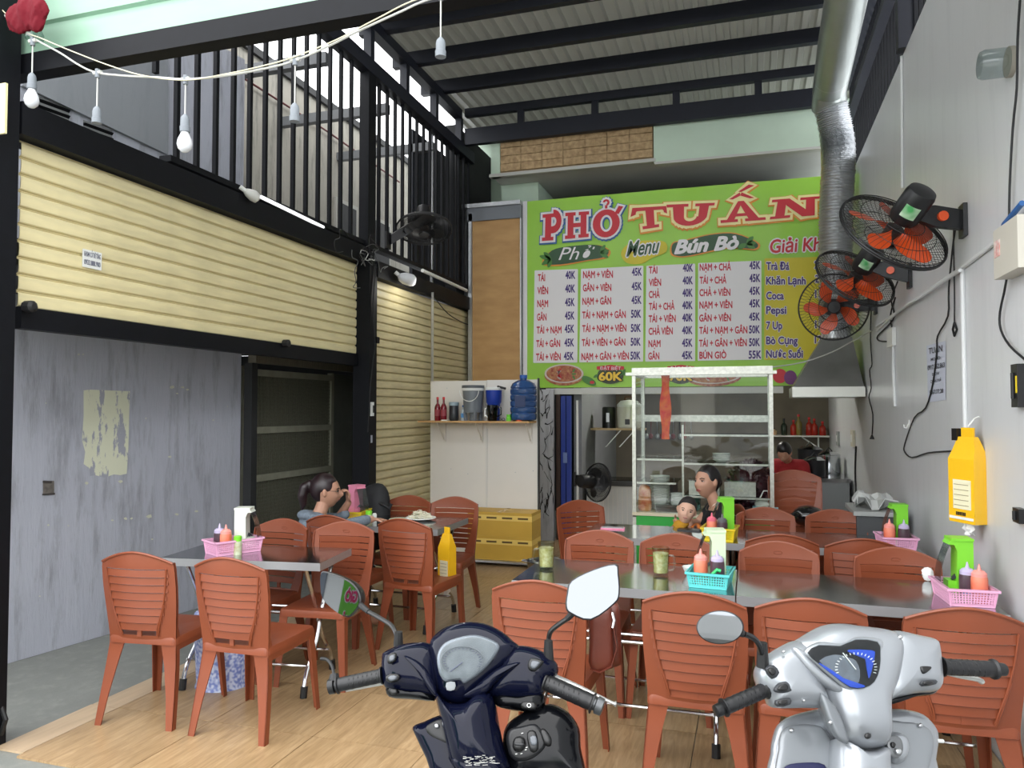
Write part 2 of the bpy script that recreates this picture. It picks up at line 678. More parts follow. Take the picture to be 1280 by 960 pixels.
# dark ledge along top of the grey wall with the upper smooth panel
MB().hexa([on_grey(25, 108, .03), on_grey(207, 194, .03), on_grey(207, 194, 0), on_grey(25, 108, 0),
           on_grey(25, 0, .03), on_grey(207, 52, .03), on_grey(207, 52, 0), on_grey(25, 0, 0)]).build('upper_panel', M_wallU, gw, smooth=0)
# far part of the neighbour: old concrete wall seen over the shutter
cw = struct(box('wall_left', M_conc, -5.1, -4.9, 5.4, 10.6, 2.3, 5.35))
mb = MB()
mb.box(-4.9, -4.86, 5.4, 10.6, 5.30, 5.38)
mb.build('eave_trim', M_dark, cw, smooth=0)
mb = MB()
mb.tube([(-4.86, 5.5, 4.95), (-4.86, 8.0, 4.98), (-4.86, 10, 4.93)], 0.012, 5)
mb.build('red_cable', mat('dark_red_cable', (88, 34, 34), .7), cw)
# windows in the old wall
for (y0, y1, z0, z1) in [(8.3, 8.75, 3.3, 4.2), (9.2, 9.7, 3.3, 4.2)]:
    f = MB().box(-4.9, -4.87, y0 - .05, y1 + .05, z0 - .05, z1 + .05).build('window_frame', mat('pale_frame', (160, 158, 150), .7), cw, smooth=0)
    MB().box(-4.885, -4.865, y0, y1, z0, z1).build('window_pane', M_dark, f, smooth=0)
# rear of neighbour room (dark) behind the half-open shutter
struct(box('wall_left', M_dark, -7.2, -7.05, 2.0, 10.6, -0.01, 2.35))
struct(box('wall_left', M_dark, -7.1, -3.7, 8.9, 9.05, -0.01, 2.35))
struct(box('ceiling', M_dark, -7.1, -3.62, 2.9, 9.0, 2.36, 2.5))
# steel mesh gate and grey panel inside the opening
gate = thing('mesh_gate', 'dark steel folding gate with wire mesh panels inside the left opening', 'gate', (-4.33, 5.72, 0))
M_gate = mat('dull_olive_grey_steel', (156, 156, 138), 0.6, noise=0.2)
M_meshp = mat('fine_dark_wire_mesh', (116, 116, 100), 0.7, noise=0.35, nscale=90, stretch=(1, 1, 1))
for (a, b_) in ((0.0, 0.05), (1.50, 1.55)):
    MB().box(-0.02, 0.03, a, b_, 0.02, 2.0).build('gate_stile', M_gate, gate, smooth=0)
for z in (0.04, 0.98, 1.42, 1.95):
    MB().box(-0.02, 0.03, 0.05, 1.5, z - .03, z + .03).build('gate_rail', M_gate, gate, smooth=0)
for (z0, z1) in ((0.07, 0.95), (1.01, 1.39), (1.45, 1.92)):
    mb = MB()
    for i in range(46):
        y = 0.06 + 1.43 * i / 45
        mb.box(0.0, 0.006, y, y + 0.008, z0, z1)
    nn_ = int((z1 - z0) / 0.035)
    for k in range(nn_ + 1):
        z = z0 + (z1 - z0) * k / nn_
        mb.box(0.006, 0.01, 0.05, 1.5, z - .004, z + .004)
    mb.box(-0.012, -0.008, .05, 1.5, z0, z1)
    mb.build('wire_mesh', M_meshp, gate, smooth=0, kind='stuff')
gp = box('panel_door', mat('stained_grey_green_panel', (112, 116, 110), .7, noise=.3, nscale=3), -4.38, -4.34, 7.3, 8.15, 0, 2.0,
         label='narrow plain grey-green metal door leaf beside the wire mesh gate', cat='door')
bm_ = box('timber_lintel', mat('dusty_timber', (112, 106, 92), .8, noise=.3, stretch=(1, 8, 1)), -4.2, -4.12, 5.66, 8.2, 2.02, 2.1,
          label='dusty timber lintel over the dark opening behind the half-raised shutter', cat='beam')
box('support_post', M_dark, -4.24, -4.16, 5.66, 5.74, 0, 2.02, label='dark steel jamb at the end of the lavender-grey wall', cat='post')

# ---- posts and beams on the left
lp = thing('front_post', 'dark steel corner post at the far left front edge', 'post', (XL, 2.84, 0))
MB().box(-0.16, 0.055, -0.16, -0.01, -0.012, 3.9).build('post_tube', M_black, lp, smooth=0)
MB().box(-0.03, 0.0, -0.009, 0.03, 0, 3.25).build('shutter_guide', M_black, lp, smooth=0)
MB().box(-0.004, 0.002, -0.018, -0.0135, 0.3, 3.3).build('paint_strip', mat('chipped_white_paint', (190, 190, 184), .7, noise=.5, nscale=40), lp, smooth=0)
hk = MB()
hk.tube([(0.0, -0.02, 0.16), (0.05, -0.03, 0.17), (0.075, -0.03, 0.12), (0.05, -0.03, 0.05), (0.0, -0.02, 0.04)], 0.012, 8)
hk.build('latch_ring', M_rubber, lp)
plate = thing('number_plaque', 'small cream plaque with part of a black number on the left front post', 'sign', (-3.395, 2.667, 3.03))
MB().box(-0.16, 0.062, -0.012, 0.0, -0.12, 0.12).build('plaque_board', mat('cream_plaque', (214, 206, 160), .5), plate, smooth=0)


def text_mesh(s, mtl, name, parent, place, off=0.0, align='LEFT', shear=0.0, extrude=0.0):
    """place(x,y) -> world/local point; x in 0..1 across the text, y in 0..1 over the cap height"""
    c = bpy.data.curves.new('txt', 'FONT')
    c.body = s
    shifts = [(0, 0)]
    if off > 0.03:     # bold or outline: overlapping shifted copies of the letters
        shifts = [(0, 0)] + [(off * math.cos(k * PI / 4), off * math.sin(k * PI / 4)) for k in range(8)]
    else:
        c.offset = off
    c.shear = shear
    c.resolution_u = 3
    o = bpy.data.objects.new('txt', c)
    COL.objects.link(o)
    dg = bpy.context.evaluated_depsgraph_get()
    me = bpy.data.meshes.new_from_object(o.evaluated_get(dg))
    me.name = name
    xs_ = [v.co.x for v in me.vertices]
    x0, x1 = min(xs_), max(xs_)
    if len(shifts) > 1:
        vv, ff = [], []
        for (dx, dy) in shifts:
            b0 = len(vv)
            vv += [(v.co.x + dx, v.co.y + dy, len(vv) * 1e-7) for v in me.vertices]
            ff += [tuple(b0 + i for i in p.vertices) for p in me.polygons]
        me = bpy.data.meshes.new(name)
        me.from_pydata(vv, [], ff)
        me.update()
    nv = max(1, len(me.vertices) // len(shifts))
    for i, v in enumerate(me.vertices):
        v.co = place((v.co.x - x0) / max(1e-6, x1 - x0), v.co.y / 0.682) - Vector((0, 0.00012 * (i // nv), 0))
    bpy.data.objects.remove(o)
    bpy.data.curves.remove(c)
    me.materials.clear()
    me.materials.append(mtl)
    r = bpy.data.objects.new(name, me)
    COL.objects.link(r)
    if parent is not None:
        r.parent = parent
    return r


M_ink = mat('black_ink', (24, 24, 26), .6)
text_mesh('2', M_ink, 'digit', plate, lambda x, y: Vector((-0.03 + 0.05 * x, -0.014, -0.02 + 0.1 * y)), .02)
text_mesh('Q2', M_ink, 'small_text', plate, lambda x, y: Vector((-0.01 + 0.04 * x, -0.014, -0.09 + 0.03 * y)), .01)
tag(plate)

mp_ = thing('middle_post', 'black steel post between the two cream shutters', 'post', (XL, 6.36, 0))
MB().box(-0.05, 0.12, 0.0, 0.09, 0.0, 3.1).build('post_tube', M_black, mp_, smooth=0)
MB().box(-0.05, 0.05, 0.11, 0.28, 0.0, 3.0).build('post_tube', M_black, mp_, smooth=0)
MB().box(-0.05, -0.01, 0.09, 0.11, 0.0, 3.0).build('post_web', M_black, mp_, smooth=0)
MB().box(0.05, 0.09, 0.2, 0.26, 2.25, 2.31).build('hinge_block', M_black, mp_, smooth=0)
MB().box(0.121, 0.135, 0.02, 0.07, 1.55, 1.68).build('bell_plate', M_white, mp_, smooth=0)
MB().box(0.135, 0.137, 0.045, 0.066, 1.58, 1.65).build('bell_button', M_ink, mp_, smooth=0)
MB().box(0.121, 0.125, 0.03, 0.06, 1.3, 1.37).build('sticker', mat('grey_sticker', (170, 176, 190), .5), mp_, smooth=0)
MB().box(0.051, 0.062, 0.15, 0.18, 1.78, 1.93).build('junction_box', mat('cream_junction_box', (206, 200, 176), .5), mp_, smooth=0)

# lintel beam above the shutters
bt = thing('shutter_beam', 'long black steel beam above the cream shutters', 'beam', (XL, 2.84, 0))
MB().box(-0.16, 0.06, 0.0, 3.52, 2.985, 3.15).build('beam_tube', M_black, bt, smooth=0)
MB().box(-0.16, 0.06, 3.80, 6.5, 2.90, 3.06).build('beam_tube', M_black, bt, smooth=0)
MB().box(-0.07, 0.02, 1.06, 6.5, 3.185, 3.225).build('fence_rail', M_black, bt, smooth=0)

M_cream2 = mat('cream_shutter_enamel_dusty', (214, 202, 158), 0.5, noise=0.22, nscale=4, stretch=(1, 1, 6))


def shutter(name, label, y0, y1, z0, z1, pitch, m):
    sh = thing(name, label, 'shutter', (XL - 0.03, y0, 0))
    n = int(round((z1 - z0) / pitch))
    p = (z1 - z0) / n
    W_ = y1 - y0
    # curved interlocking slat profile
    prof = [(0.0, 0.0), (0.010, 0.003), (0.015, 0.008), (0.017, p * .25), (0.018, p * .5), (0.017, p * .78), (0.013, p * .84), (0.003, p * .87), (0.003, p * .90), (0.009, p * .92), (0.009, p * .945), (0.0, p * .965), (0.0, p * .99)]
    m0 = MB().sheet([[(x, 0.0, z) for (x, z) in prof], [(x, W_, z) for (x, z) in prof]], (-0.004, 0, 0)).mesh('slat', m, 25)
    for k in range(n):
        o = bpy.data.objects.new('slat', m0)
        COL.objects.link(o)
        o.parent = sh
        o.location = (0, 0, z0 + k * p)
    return sh


sh1 = shutter('roller_shutter', 'half-raised cream roller shutter with a black bottom bar', 2.90, 6.35, 2.13, 2.983, 0.083, M_cream)
MB().box(-0.03, 0.04, 0, 3.44, 2.02, 2.13).build('bottom_bar', M_black, sh1, smooth=0)
for y in (0.02, 2.25):
    MB().lathe([(0.0, 0), (0.03, 0.005), (0.03, 0.05), (0.015, 0.06)], (0.04, y, 2.13), 10, 'x').build('bar_lock', M_rubber, sh1)
stk = atX(101, 326, XL - 0.005)
MB().box(0.024, 0.026, stk.y - 2.89, stk.y - 2.89 + .13, 2.40, 2.50).build('advert_sticker', M_white, sh1, smooth=0)
for k in range(2):
    text_mesh(['KHOAN CẮT BÊ TÔNG', '0933.888.900'][k], mat('blue_ink', (46, 52, 90), .6), 'sticker_text', sh1,
              lambda x, y, k=k: Vector((0.0275, stk.y - 2.89 + .01 + .11 * x, 2.462 - .045 * k + .026 * y)), .02)
sh2 = shutter('roller_shutter', 'fully lowered cream roller shutter behind the middle post', 6.65, 9.33, 0.01, 2.895, 0.083, M_cream2)

# fence of vertical bars above the left beam
fence = thing('bar_fence', 'tall black steel bar fence above the left shutters', 'fence', (XL, 3.9, 3.2))
bar = MB().box(-0.015, 0.015, -0.015, 0.015, 0, 1.7).mesh('bar', M_black, 0)
y = 3.97
ys = []
while y < 9.3:
    if not (6.36 < y < 6.66):
        ys.append(y)
    y += 0.186 if y < 6.4 else 0.18
for y in ys:
    o = bpy.data.objects.new('bar', bar)
    COL.objects.link(o)
    o.parent = fence
    o.location = (0, y - 3.9, 0.0)
MB().box(-0.05, 0.06, -1.0, 5.45, 1.66, 1.80).build('top_rail', M_navybeam, fence, smooth=0)
MB().box(-0.05, 0.05, 2.55, 2.70, -0.05, 1.70).build('fence_post', M_black, fence, smooth=0)
# two short cut-off bars near the front
for (px, z0) in ((169, 3.95), (195, 3.7)):
    p = atX(px, 60, XL)
    MB().box(-0.015, 0.015, p.y - 3.9 - .015, p.y - 3.9 + .015, z0 - 3.2, 1.68).build('cut_bar', M_black, fence, smooth=0)
# dark backing behind the far end of the fence
struct(box('wall_left', mat('dark_navy_sheet', (26, 30, 40), .6), -3.9, -3.86, 8.3, 9.4, 3.0, 5.0))

# the truss above the left fence
tr = thing('side_truss', 'black steel truss carrying the roof above the left fence', 'truss', (-3.51, 3.0, 5.0))
MB().box(-0.05, 0.05, 0, 5.92, 0.31, 0.42).build('top_chord', M_navybeam, tr, smooth=0)
for k in range(8):
    MB().box(-0.04, 0.04, 0.3 + k * .8, 0.38 + k * .8, 0.003, 0.32).build('strut', M_navybeam, tr, smooth=0)

# ---- back truss, purlins, corrugated roof
bt2 = thing('back_truss', 'deep navy-black roof truss spanning in front of the stone band', 'truss', (0, 8.95, 0))
MB().box(-3.44, 0.95, 0, 0.08, 4.98, 5.185).build('bottom_chord', M_navybeam, bt2, smooth=0)
MB().box(-3.44, 1.05, 0, 0.08, 5.345, 5.445).build('top_chord', M_navybeam, bt2, smooth=0)
for px in (650, 743, 845, 948):
    p = atY(px, 125, 8.95)
    MB().box(p.x - .04, p.x + .04, 0.01, 0.07, 5.17, 5.36).build('strut', M_navybeam, bt2, smooth=0)
for k in range(7):
    Y = 7.55 - .78 * k + .78
    if k == 0:
        Y = 8.28
    else:
        Y = 8.28 - .76 * k
    box('roof_purlin', M_navybeam, -3.75, 1.35, Y, Y + .08, 5.395, 5.545, label='navy-black steel purlin under the corrugated roof, %s' % (['nearest the back truss', 'second from the back truss', 'third from the back truss', 'fourth from the back truss', 'fifth from the back truss', 'sixth from the back truss', 'nearest the street'][k]), cat='beam', group='roof purlins')
mb = MB()
pr = []
x = -3.8
while x < 1.5:
    pr += [(x, 5.547), (x + .06, 5.547), (x + .075, 5.60), (x + .125, 5.60)]
    x += .14
mb.sheet([[(a, 2.75, z) for (a, z) in pr], [(a, 11.0, z) for (a, z) in pr]], (0, 0, 0.004))
def roof_mat():
    m = bpy.data.materials.new('dusty_translucent_roof_sheet')
    m.use_nodes = True
    n, l = m.node_tree.nodes, m.node_tree.links
    b = n['Principled BSDF']
    b.inputs['Base Color'].default_value = lin((136, 136, 130))
    b.inputs['Roughness'].default_value = .5
    t = n.new('ShaderNodeBsdfTranslucent')
    t.inputs[0].default_value = lin((205, 205, 198))
    mx = n.new('ShaderNodeMixShader')
    mx.inputs[0].default_value = ROOF_T
    l.new(b.outputs[0], mx.inputs[1])
    l.new(t.outputs[0], mx.inputs[2])
    l.new(mx.outputs[0], n['Material Output'].inputs[0])
    return m
rf = mb.build('ceiling', roof_mat(), smooth=20)
struct(rf)

# right-hand bars above the wall
rb = thing('bar_fence', 'black bars closing the gap between right wall and roof', 'fence', (XR + .07, 3.0, 4.18))
bar2 = MB().box(-0.02, 0.02, -0.012, 0.012, 0, 1.3).mesh('bar', M_black, 0)
for k in range(42):
    o = bpy.data.objects.new('bar', bar2)
    COL.objects.link(o)
    o.parent = rb
    o.location = (0, 0.1 + k * .155, 0)
MB().box(-0.12, -0.04, 0, 6.5, 0.62, 0.70).build('mid_rail', M_navybeam, rb, smooth=0)
MB().box(-0.12, -0.02, 0, 6.5, 1.14, 1.24).build('top_rail', M_navybeam, rb, smooth=0)
MB().box(-0.12, -0.02, 2.9, 3.0, 0.0, 1.3).build('fence_post', M_navybeam, rb, smooth=0)
# beams over the neighbour's yard, seen through the left fence
for k, Y in enumerate((4.7, 5.9, 7.1, 8.3)):
    box('yard_beam', mat('weathered_grey_steel', (96, 98, 100), .6), -4.9, -3.6, Y, Y + .08, 4.72, 4.82,
        label='grey steel cross beam over the side yard, %s' % ['nearest the street', 'second from the street', 'third from the street', 'farthest from the street'][k], cat='beam', group='yard beams behind the left fence')

# front fascia: mint corrugated sign back and its dark beam
fas = thing('mint_fascia', 'mint green ribbed metal fascia across the top of the shopfront', 'fascia', (XL, 2.86, 0))
MB().box(-0.15, 4.6, 0.0, 0.09, 3.30, 3.40).build('fascia_beam', M_black, fas, smooth=0)
prof = []
z = 3.40
while z < 4.6:
    prof += [(0.0, z), (0.0, z + .105), (0.018, z + .115), (0.018, z + .14)]
    z += .15
M_mintm = mat('mint_enamel_sheet', (138, 172, 150), .4, noise=.1, nscale=3, stretch=(1, 1, 4))
MB().sheet([[(-0.1, yy, zz) for (yy, zz) in prof], [(4.6, yy, zz) for (yy, zz) in prof]], (0, 0.006, 0)).build('ribbed_sheet', M_mintm, fas, smooth=20)

# ---- upper storey at the back
slabb = struct(box('ceiling', M_greysof, -3.1, XR, 9.12, 10.35, 4.56, 4.62))
MB().box(-3.11, -1.08, 9.08, 9.13, 4.60, 5.06).build('stone_backing', mat('mortar', (150, 130, 100), .9), slabb, smooth=0)
M_stone = mat('tan_split_stone_tile', (196, 168, 128), .85, noise=.5, nscale=18, rgb2=(156, 128, 92), bump=.8, bscale=60)
for i in range(7):
    for j in range(4):
        w_ = 0.285
        MB().box(-3.0 + i * w_ * .96 + .003, -3.0 + (i + 1) * w_ * .96 - .003, 9.055 + random.uniform(0, .008), 9.08, 4.625 + j * .1, 4.625 + j * .1 + .094).build('stone_tile', M_stone, slabb, smooth=0)
MB().box(-3.12, -3.0, 9.05, 9.14, 4.56, 5.06).build('edge_band', M_mint, slabb, smooth=0)
MB().box(-1.07, XR, 9.06, 9.14, 4.545, 5.06).build('mint_band', M_mint, slabb, smooth=0)
MB().box(-3.14, -1.05, 9.04, 9.14, 4.56, 4.60).build('drip_edge', mat('pale_drip_edge', (190, 190, 184), .7), slabb, smooth=0)
MB().box(-1.06, XR, 9.03, 9.14, 4.52, 4.55).build('drip_edge', mat('pale_drip_edge', (190, 190, 184), .7), slabb, smooth=0)
wb_ = struct(box('wall_back', M_mint, -3.9, 1.7, 10.45, 10.6, 2.5, 6.2))
struct(box('wall_back', M_mint, -3.1, -2.6, 9.42, 10.32, 3.9, 4.56))
win = box('window_1', M_dark, -2.62, .45, 10.2, 10.3, 3.9, 4.50)
struct(win)
MB().box(-2.66, .5, 10.17, 10.2, 4.47, 4.53).build('window_frame', M_blackpl, win, smooth=0)
MB().box(.42, .5, 10.17, 10.2, 3.9, 4.5).build('window_frame', M_blackpl, win, smooth=0)
MB().box(-1.2, -1.14, 10.17, 10.2, 3.9, 4.5).build('mullion', mat('grey_mullion', (90, 92, 94), .6), win, smooth=0)

# kitchen room behind the banner
M_kit = mat('stained_kitchen_plaster', (128, 118, 104), .75, noise=.3, nscale=2.5)
M_kitL = mat('grey_kitchen_side_wall', (134, 136, 138), .7, noise=.15, nscale=2)
struct(box('wall_back', M_kit, -2.6, XR, 11.9, 12.05, -.01, 2.75))
struct(box('wall_left', M_kitL, -2.12, -2.02, 9.36, 11.9, -.01, 2.7))
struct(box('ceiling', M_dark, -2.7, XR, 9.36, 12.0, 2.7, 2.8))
struct(box('wall_back', M_kitL, -3.6, XR, 9.36, 9.42, 2.2, 4.27))
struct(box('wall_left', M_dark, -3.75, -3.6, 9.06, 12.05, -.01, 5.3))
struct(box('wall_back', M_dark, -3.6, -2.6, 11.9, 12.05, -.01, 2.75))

# ================================================================== BANNER AND BACK WALL FITTINGS
M_bgreen = mat('banner_green_vinyl', (160, 216, 70), .35, noise=.06, nscale=2, bump=.25, bscale=3)
M_bwhite = mat('banner_white_print', (236, 234, 236), .4)
M_byel = mat('banner_yellow_print', (222, 206, 40), .4, noise=.15, nscale=2)
M_bred = mat('banner_red_print', (206, 34, 50), .4)
M_bred2 = mat('banner_text_red', (200, 40, 62), .4)
M_bpur = mat('banner_text_purple', (66, 40, 120), .4)
M_bblue = mat('banner_outline_blue', (44, 96, 160), .4)
M_borange = mat('banner_outline_orange', (232, 150, 50), .4)
M_bdkg = mat('banner_dark_green_print', (44, 84, 50), .4)
M_bleaf = mat('banner_leaf_print', (70, 130, 50), .4)

BY = 9.26
bn = thing('menu_banner', 'large green vinyl menu banner reading PHỞ TUẤN with price columns', 'banner', (0, BY, 0))
# the vinyl itself: gently wrinkled sheet
x0, x1, z0, z1 = -2.705, 1.04, 1.885, 4.275
g = []
for i in range(61):
    row = []
    for j in range(31):
        u_, v_ = i / 60, j / 30
        row.append((x0 + (x1 - x0) * u_, 0.006 * math.sin(u_ * 23 + v_ * 7) * (v_ ** 2) + 0.004 * math.sin(u_ * 47 - v_ * 11), z0 + (z1 - z0) * v_))
    g.append(row)
MB().sheet(g, (0, 0.004, 0)).build('vinyl_sheet', M_bgreen, bn, smooth=60)
MB().box(-2.755, -2.70, -0.012, 0.0, z0, z1).build('white_border', M_bwhite, bn, smooth=0)
MB().box(-2.45, 0.36, -0.03, 0.04, 1.80, 1.875).build('bottom_rail', mat('pale_painted_rail', (206, 206, 200), .5), bn, smooth=0)


def bp(px, py, lay=1):
    p = atY(px, py, BY - 0.012 - 0.0025 * lay)
    return Vector((p.x, p.y - BY, p.z))
def zx(X, Y):      # coordinates read in the close-up of the left part of the banner
    return 640 + X / 4.0, 220 + Y / 4.0
def zr(X, Y):      # and of its right part
    return 960 + X / 4.0, 220 + Y / 4.0


def rquad(pts, m, name, lay, r=1.2):
    """rounded quad panel from four pixel corners tl,tr,br,bl"""
    out = []
    for i in range(4):
        a, b, c = Vector(pts[i - 1]), Vector(pts[i]), Vector(pts[(i + 1) % 4])
        d1, d2 = (a - b).normalized() * r, (c - b).normalized() * r
        for k in range(4):
            t = k / 3
            q = (b + d1) * (1 - t) ** 2 + b * 2 * t * (1 - t) + (b + d2) * t * t
            out.append(bp(q.x, q.y, lay))
    MB().add(out, [tuple(range(len(out)))]).build(name, m, bn, smooth=0)


rquad([zx(113, 472), zx(330, 465), zx(327, 933), zx(106, 935)], M_bwhite, 'menu_panel', 0)
rquad([zx(345, 465), zx(657, 448), zx(656, 928), zx(336, 932)], M_bwhite, 'menu_panel', 0)
rquad([zx(672, 449), zx(916, 438), zx(916, 925), zx(666, 928)], M_bwhite, 'menu_panel', 0)
rquad([zx(931, 435), zx(1247, 423), zx(1248, 918), zx(928, 924)], M_bwhite, 'menu_panel', 0)
rquad([zr(-18, 412), zr(330, 402), zr(330, 917), zr(-20, 920)], M_byel, 'drinks_panel', 0)


def line(s, X0, X1, Yb, cap, m, name, off=0.02, lay=1, f=zx, dy=0.0, shear=0.0):
    a, b = f(X0, Yb), f(X1, Yb + dy)
    c = cap / 4.0
    def place(x, y):
        return bp(a[0] + (b[0] - a[0]) * x, a[1] + (b[1] - a[1]) * x - c * y, lay)
    return text_mesh(s, m, name, bn, place, off, shear=shear)


names = [
    ([('TÁI', 130, 165, 525), ('VIÊN', 128, 180, 590), ('NẠM', 127, 180, 655), ('GÂN', 126, 172, 722), ('TÁI + NẠM', 124, 247, 787), ('TÁI + GÂN', 122, 240, 855), ('TÁI + VIÊN', 121, 243, 922)],
     [('40K', 268, 315, 514), ('40K', 267, 314, 582), ('45K', 266, 312, 650), ('45K', 265, 311, 717), ('45K', 264, 310, 783), ('45K', 263, 309, 852), ('45K', 260, 307, 919)]),
    ([('NẠM + VIÊN', 356, 504, 510), ('GÂN + VIÊN', 355, 496, 576), ('NẠM + GÂN', 353, 495, 643), ('TÁI + NẠM + GÂN', 352, 568, 712), ('TÁI + NẠM + VIÊN', 352, 571, 780), ('TÁI + VIÊN + GÂN', 350, 566, 850), ('NẠM + GÂN + VIÊN', 348, 584, 920)],
     [('45K', 600, 648, 498), ('45K', 599, 647, 570), ('45K', 598, 646, 639), ('50K', 596, 644, 708), ('50K', 595, 643, 779), ('50K', 594, 642, 848), ('50K', 593, 641, 917)]),
    ([('TÁI', 685, 726, 487), ('VIÊN', 685, 745, 549), ('CHẢ', 685, 738, 609), ('TÁI + CHẢ', 685, 812, 669), ('TÁI + VIÊN', 684, 818, 731), ('CHẢ VIÊN', 684, 803, 793), ('NẠM', 683, 742, 855), ('GÂN', 682, 736, 917)],
     [('40K', 855, 904, 478), ('40K', 854, 903, 541), ('40K', 853, 902, 603), ('40K', 852, 902, 665), ('40K', 852, 902, 727), ('40K', 851, 901, 790), ('45K', 851, 901, 853), ('45K', 850, 901, 915)]),
    ([('NẠM + CHẢ', 939, 1094, 473), ('TÁI + CHẢ', 939, 1071, 538), ('CHẢ + VIÊN', 938, 1091, 600), ('NẠM + VIÊN', 938, 1101, 662), ('GÂN + VIÊN', 937, 1094, 727), ('TÁI + NẠM + GÂN', 937, 1176, 789), ('TÁI + GÂN + VIÊN', 936, 1173, 853), ('BÚN GIÒ', 938, 1071, 913)],
     [('45K', 1188, 1240, 465), ('45K', 1188, 1240, 529), ('45K', 1187, 1239, 593), ('45K', 1187, 1239, 656), ('45K', 1186, 1238, 722), ('50K', 1186, 1238, 786), ('50K', 1186, 1238, 850), ('55K', 1184, 1245, 912)])]
for nl, pl in names:
    for (s, a, b, yy) in nl:
        line(s, a, b, yy, 33, M_bred2, 'dish_name', .031, dy=-1.5 * (b - a) / 100)
    for (s, a, b, yy) in pl:
        line(s, a, b, yy, 37, M_bpur, 'dish_price', .034, dy=-1)
for (s, b, yy) in [('Trà Đá', 105, 468), ('Khăn Lạnh', 187, 541), ('Coca', 78, 616), ('Pepsi', 90, 688), ('7 Up', 70, 765), ('Bò Cụng', 147, 840), ('Nước Suối', 173, 908)]:
    line(s, -8, b, yy, 36, M_bwhite, 'drink_outline', .10, 1, zr)
    line(s, -8, b, yy, 36, M_bpur, 'drink_name', .031, 2.5, zr)
for (s, a, yy) in [('2K', 232, 462), ('2K', 236, 532), ('15K', 236, 608), ('15K', 236, 680), ('15K', 236, 760), ('12K', 234, 836), ('10K', 236, 905)]:
    line(s, a, a + (46 if len(s) == 2 else 66), yy, 36, M_bwhite, 'drink_outline', .09, 1, zr)
    line(s, a, a + (46 if len(s) == 2 else 66), yy, 36, M_bpur, 'drink_price', .02, 2, zr)
line('Giải Khát', 10, 330, 384, 64, M_bwhite, 'heading_outline', .09, 1, zr, dy=-16, shear=.1)
line('Giải Khát', 10, 330, 384, 64, M_bred, 'heading_text', .02, 2, zr, dy=-16, shear=.1)


def blob(pts, m, name, lay, f=zx, sub=4):
    L = len(pts)
    q = []
    for i in range(L):
        p0, p1, p2, p3 = pts[i - 1], pts[i], pts[(i + 1) % L], pts[(i + 2) % L]
        for k in range(sub):
            t = k / sub
            q.append(tuple(0.5 * ((2 * p1[a]) + (-p0[a] + p2[a]) * t + (2 * p0[a] - 5 * p1[a] + 4 * p2[a] - p3[a]) * t * t
                                  + (-p0[a] + 3 * p1[a] - 3 * p2[a] + p3[a]) * t ** 3) for a in (0, 1)))
    v = [bp(*f(*p), lay) for p in q]
    c = sum(v, Vector()) / len(v)
    MB().add([c] + v, [(0, i + 1, (i + 1) % len(v) + 1) for i in range(len(v))]).build(name, m, bn, smooth=0)


def leaf(X, Y, a, L, w, m=M_bleaf, lay=2):
    ca, sa = math.cos(a), math.sin(a)
    blob([(X, Y), (X + ca * L * .5 - sa * w, Y + sa * L * .5 + ca * w), (X + ca * L, Y + sa * L), (X + ca * L * .5 + sa * w, Y + sa * L * .5 - ca * w)], m, 'leaf_print', lay)


# script headings on brush-stroke plaques
blob([(150, 440), (195, 375), (300, 352), (430, 345), (492, 375), (470, 412), (380, 425), (240, 450)], M_borange, 'plaque_edge', 0)
blob([(160, 435), (200, 372), (300, 350), (425, 345), (482, 375), (460, 405), (380, 420), (240, 442)], M_bdkg, 'plaque', 1)
line('Phở', 232, 415, 420, 62, M_bwhite, 'heading_text', 0.0, 3, dy=-6, shear=.35)
for a, L in ((2.6, 55), (3.4, 60), (-2.4, 50), (1.9, 45)):
    leaf(195, 415, a, L, 12)
for a in (-.3, .5, -1.0):
    leaf(440, 385, a, 48, 11)
blob([(545, 385), (590, 335), (680, 322), (765, 330), (770, 380), (700, 410), (650, 438), (575, 435)], M_byel, 'plaque', 0)
line('Menu', 572, 738, 402, 72, M_bwhite, 'heading_outline', .09, 1, dy=-20, shear=.35)
line('Menu', 572, 738, 402, 72, M_bdkg, 'heading_text', .02, 2, dy=-20, shear=.35)
blob([(792, 390), (800, 335), (860, 320), (1000, 288), (1120, 285), (1235, 335), (1215, 372), (1100, 360), (900, 402), (830, 406)], M_borange, 'plaque_edge', 0)
blob([(800, 385), (806, 338), (862, 325), (1000, 293), (1118, 290), (1224, 335), (1208, 365), (1100, 353), (900, 395), (832, 400)], M_bdkg, 'plaque', 1)
line('Bún Bò', 815, 1130, 388, 64, M_bwhite, 'heading_text', .045, 3, dy=-26, shear=.3)
for a in (-.1, .5, -.8, 2.6):
    leaf(1172, 338, a, 50, 13)

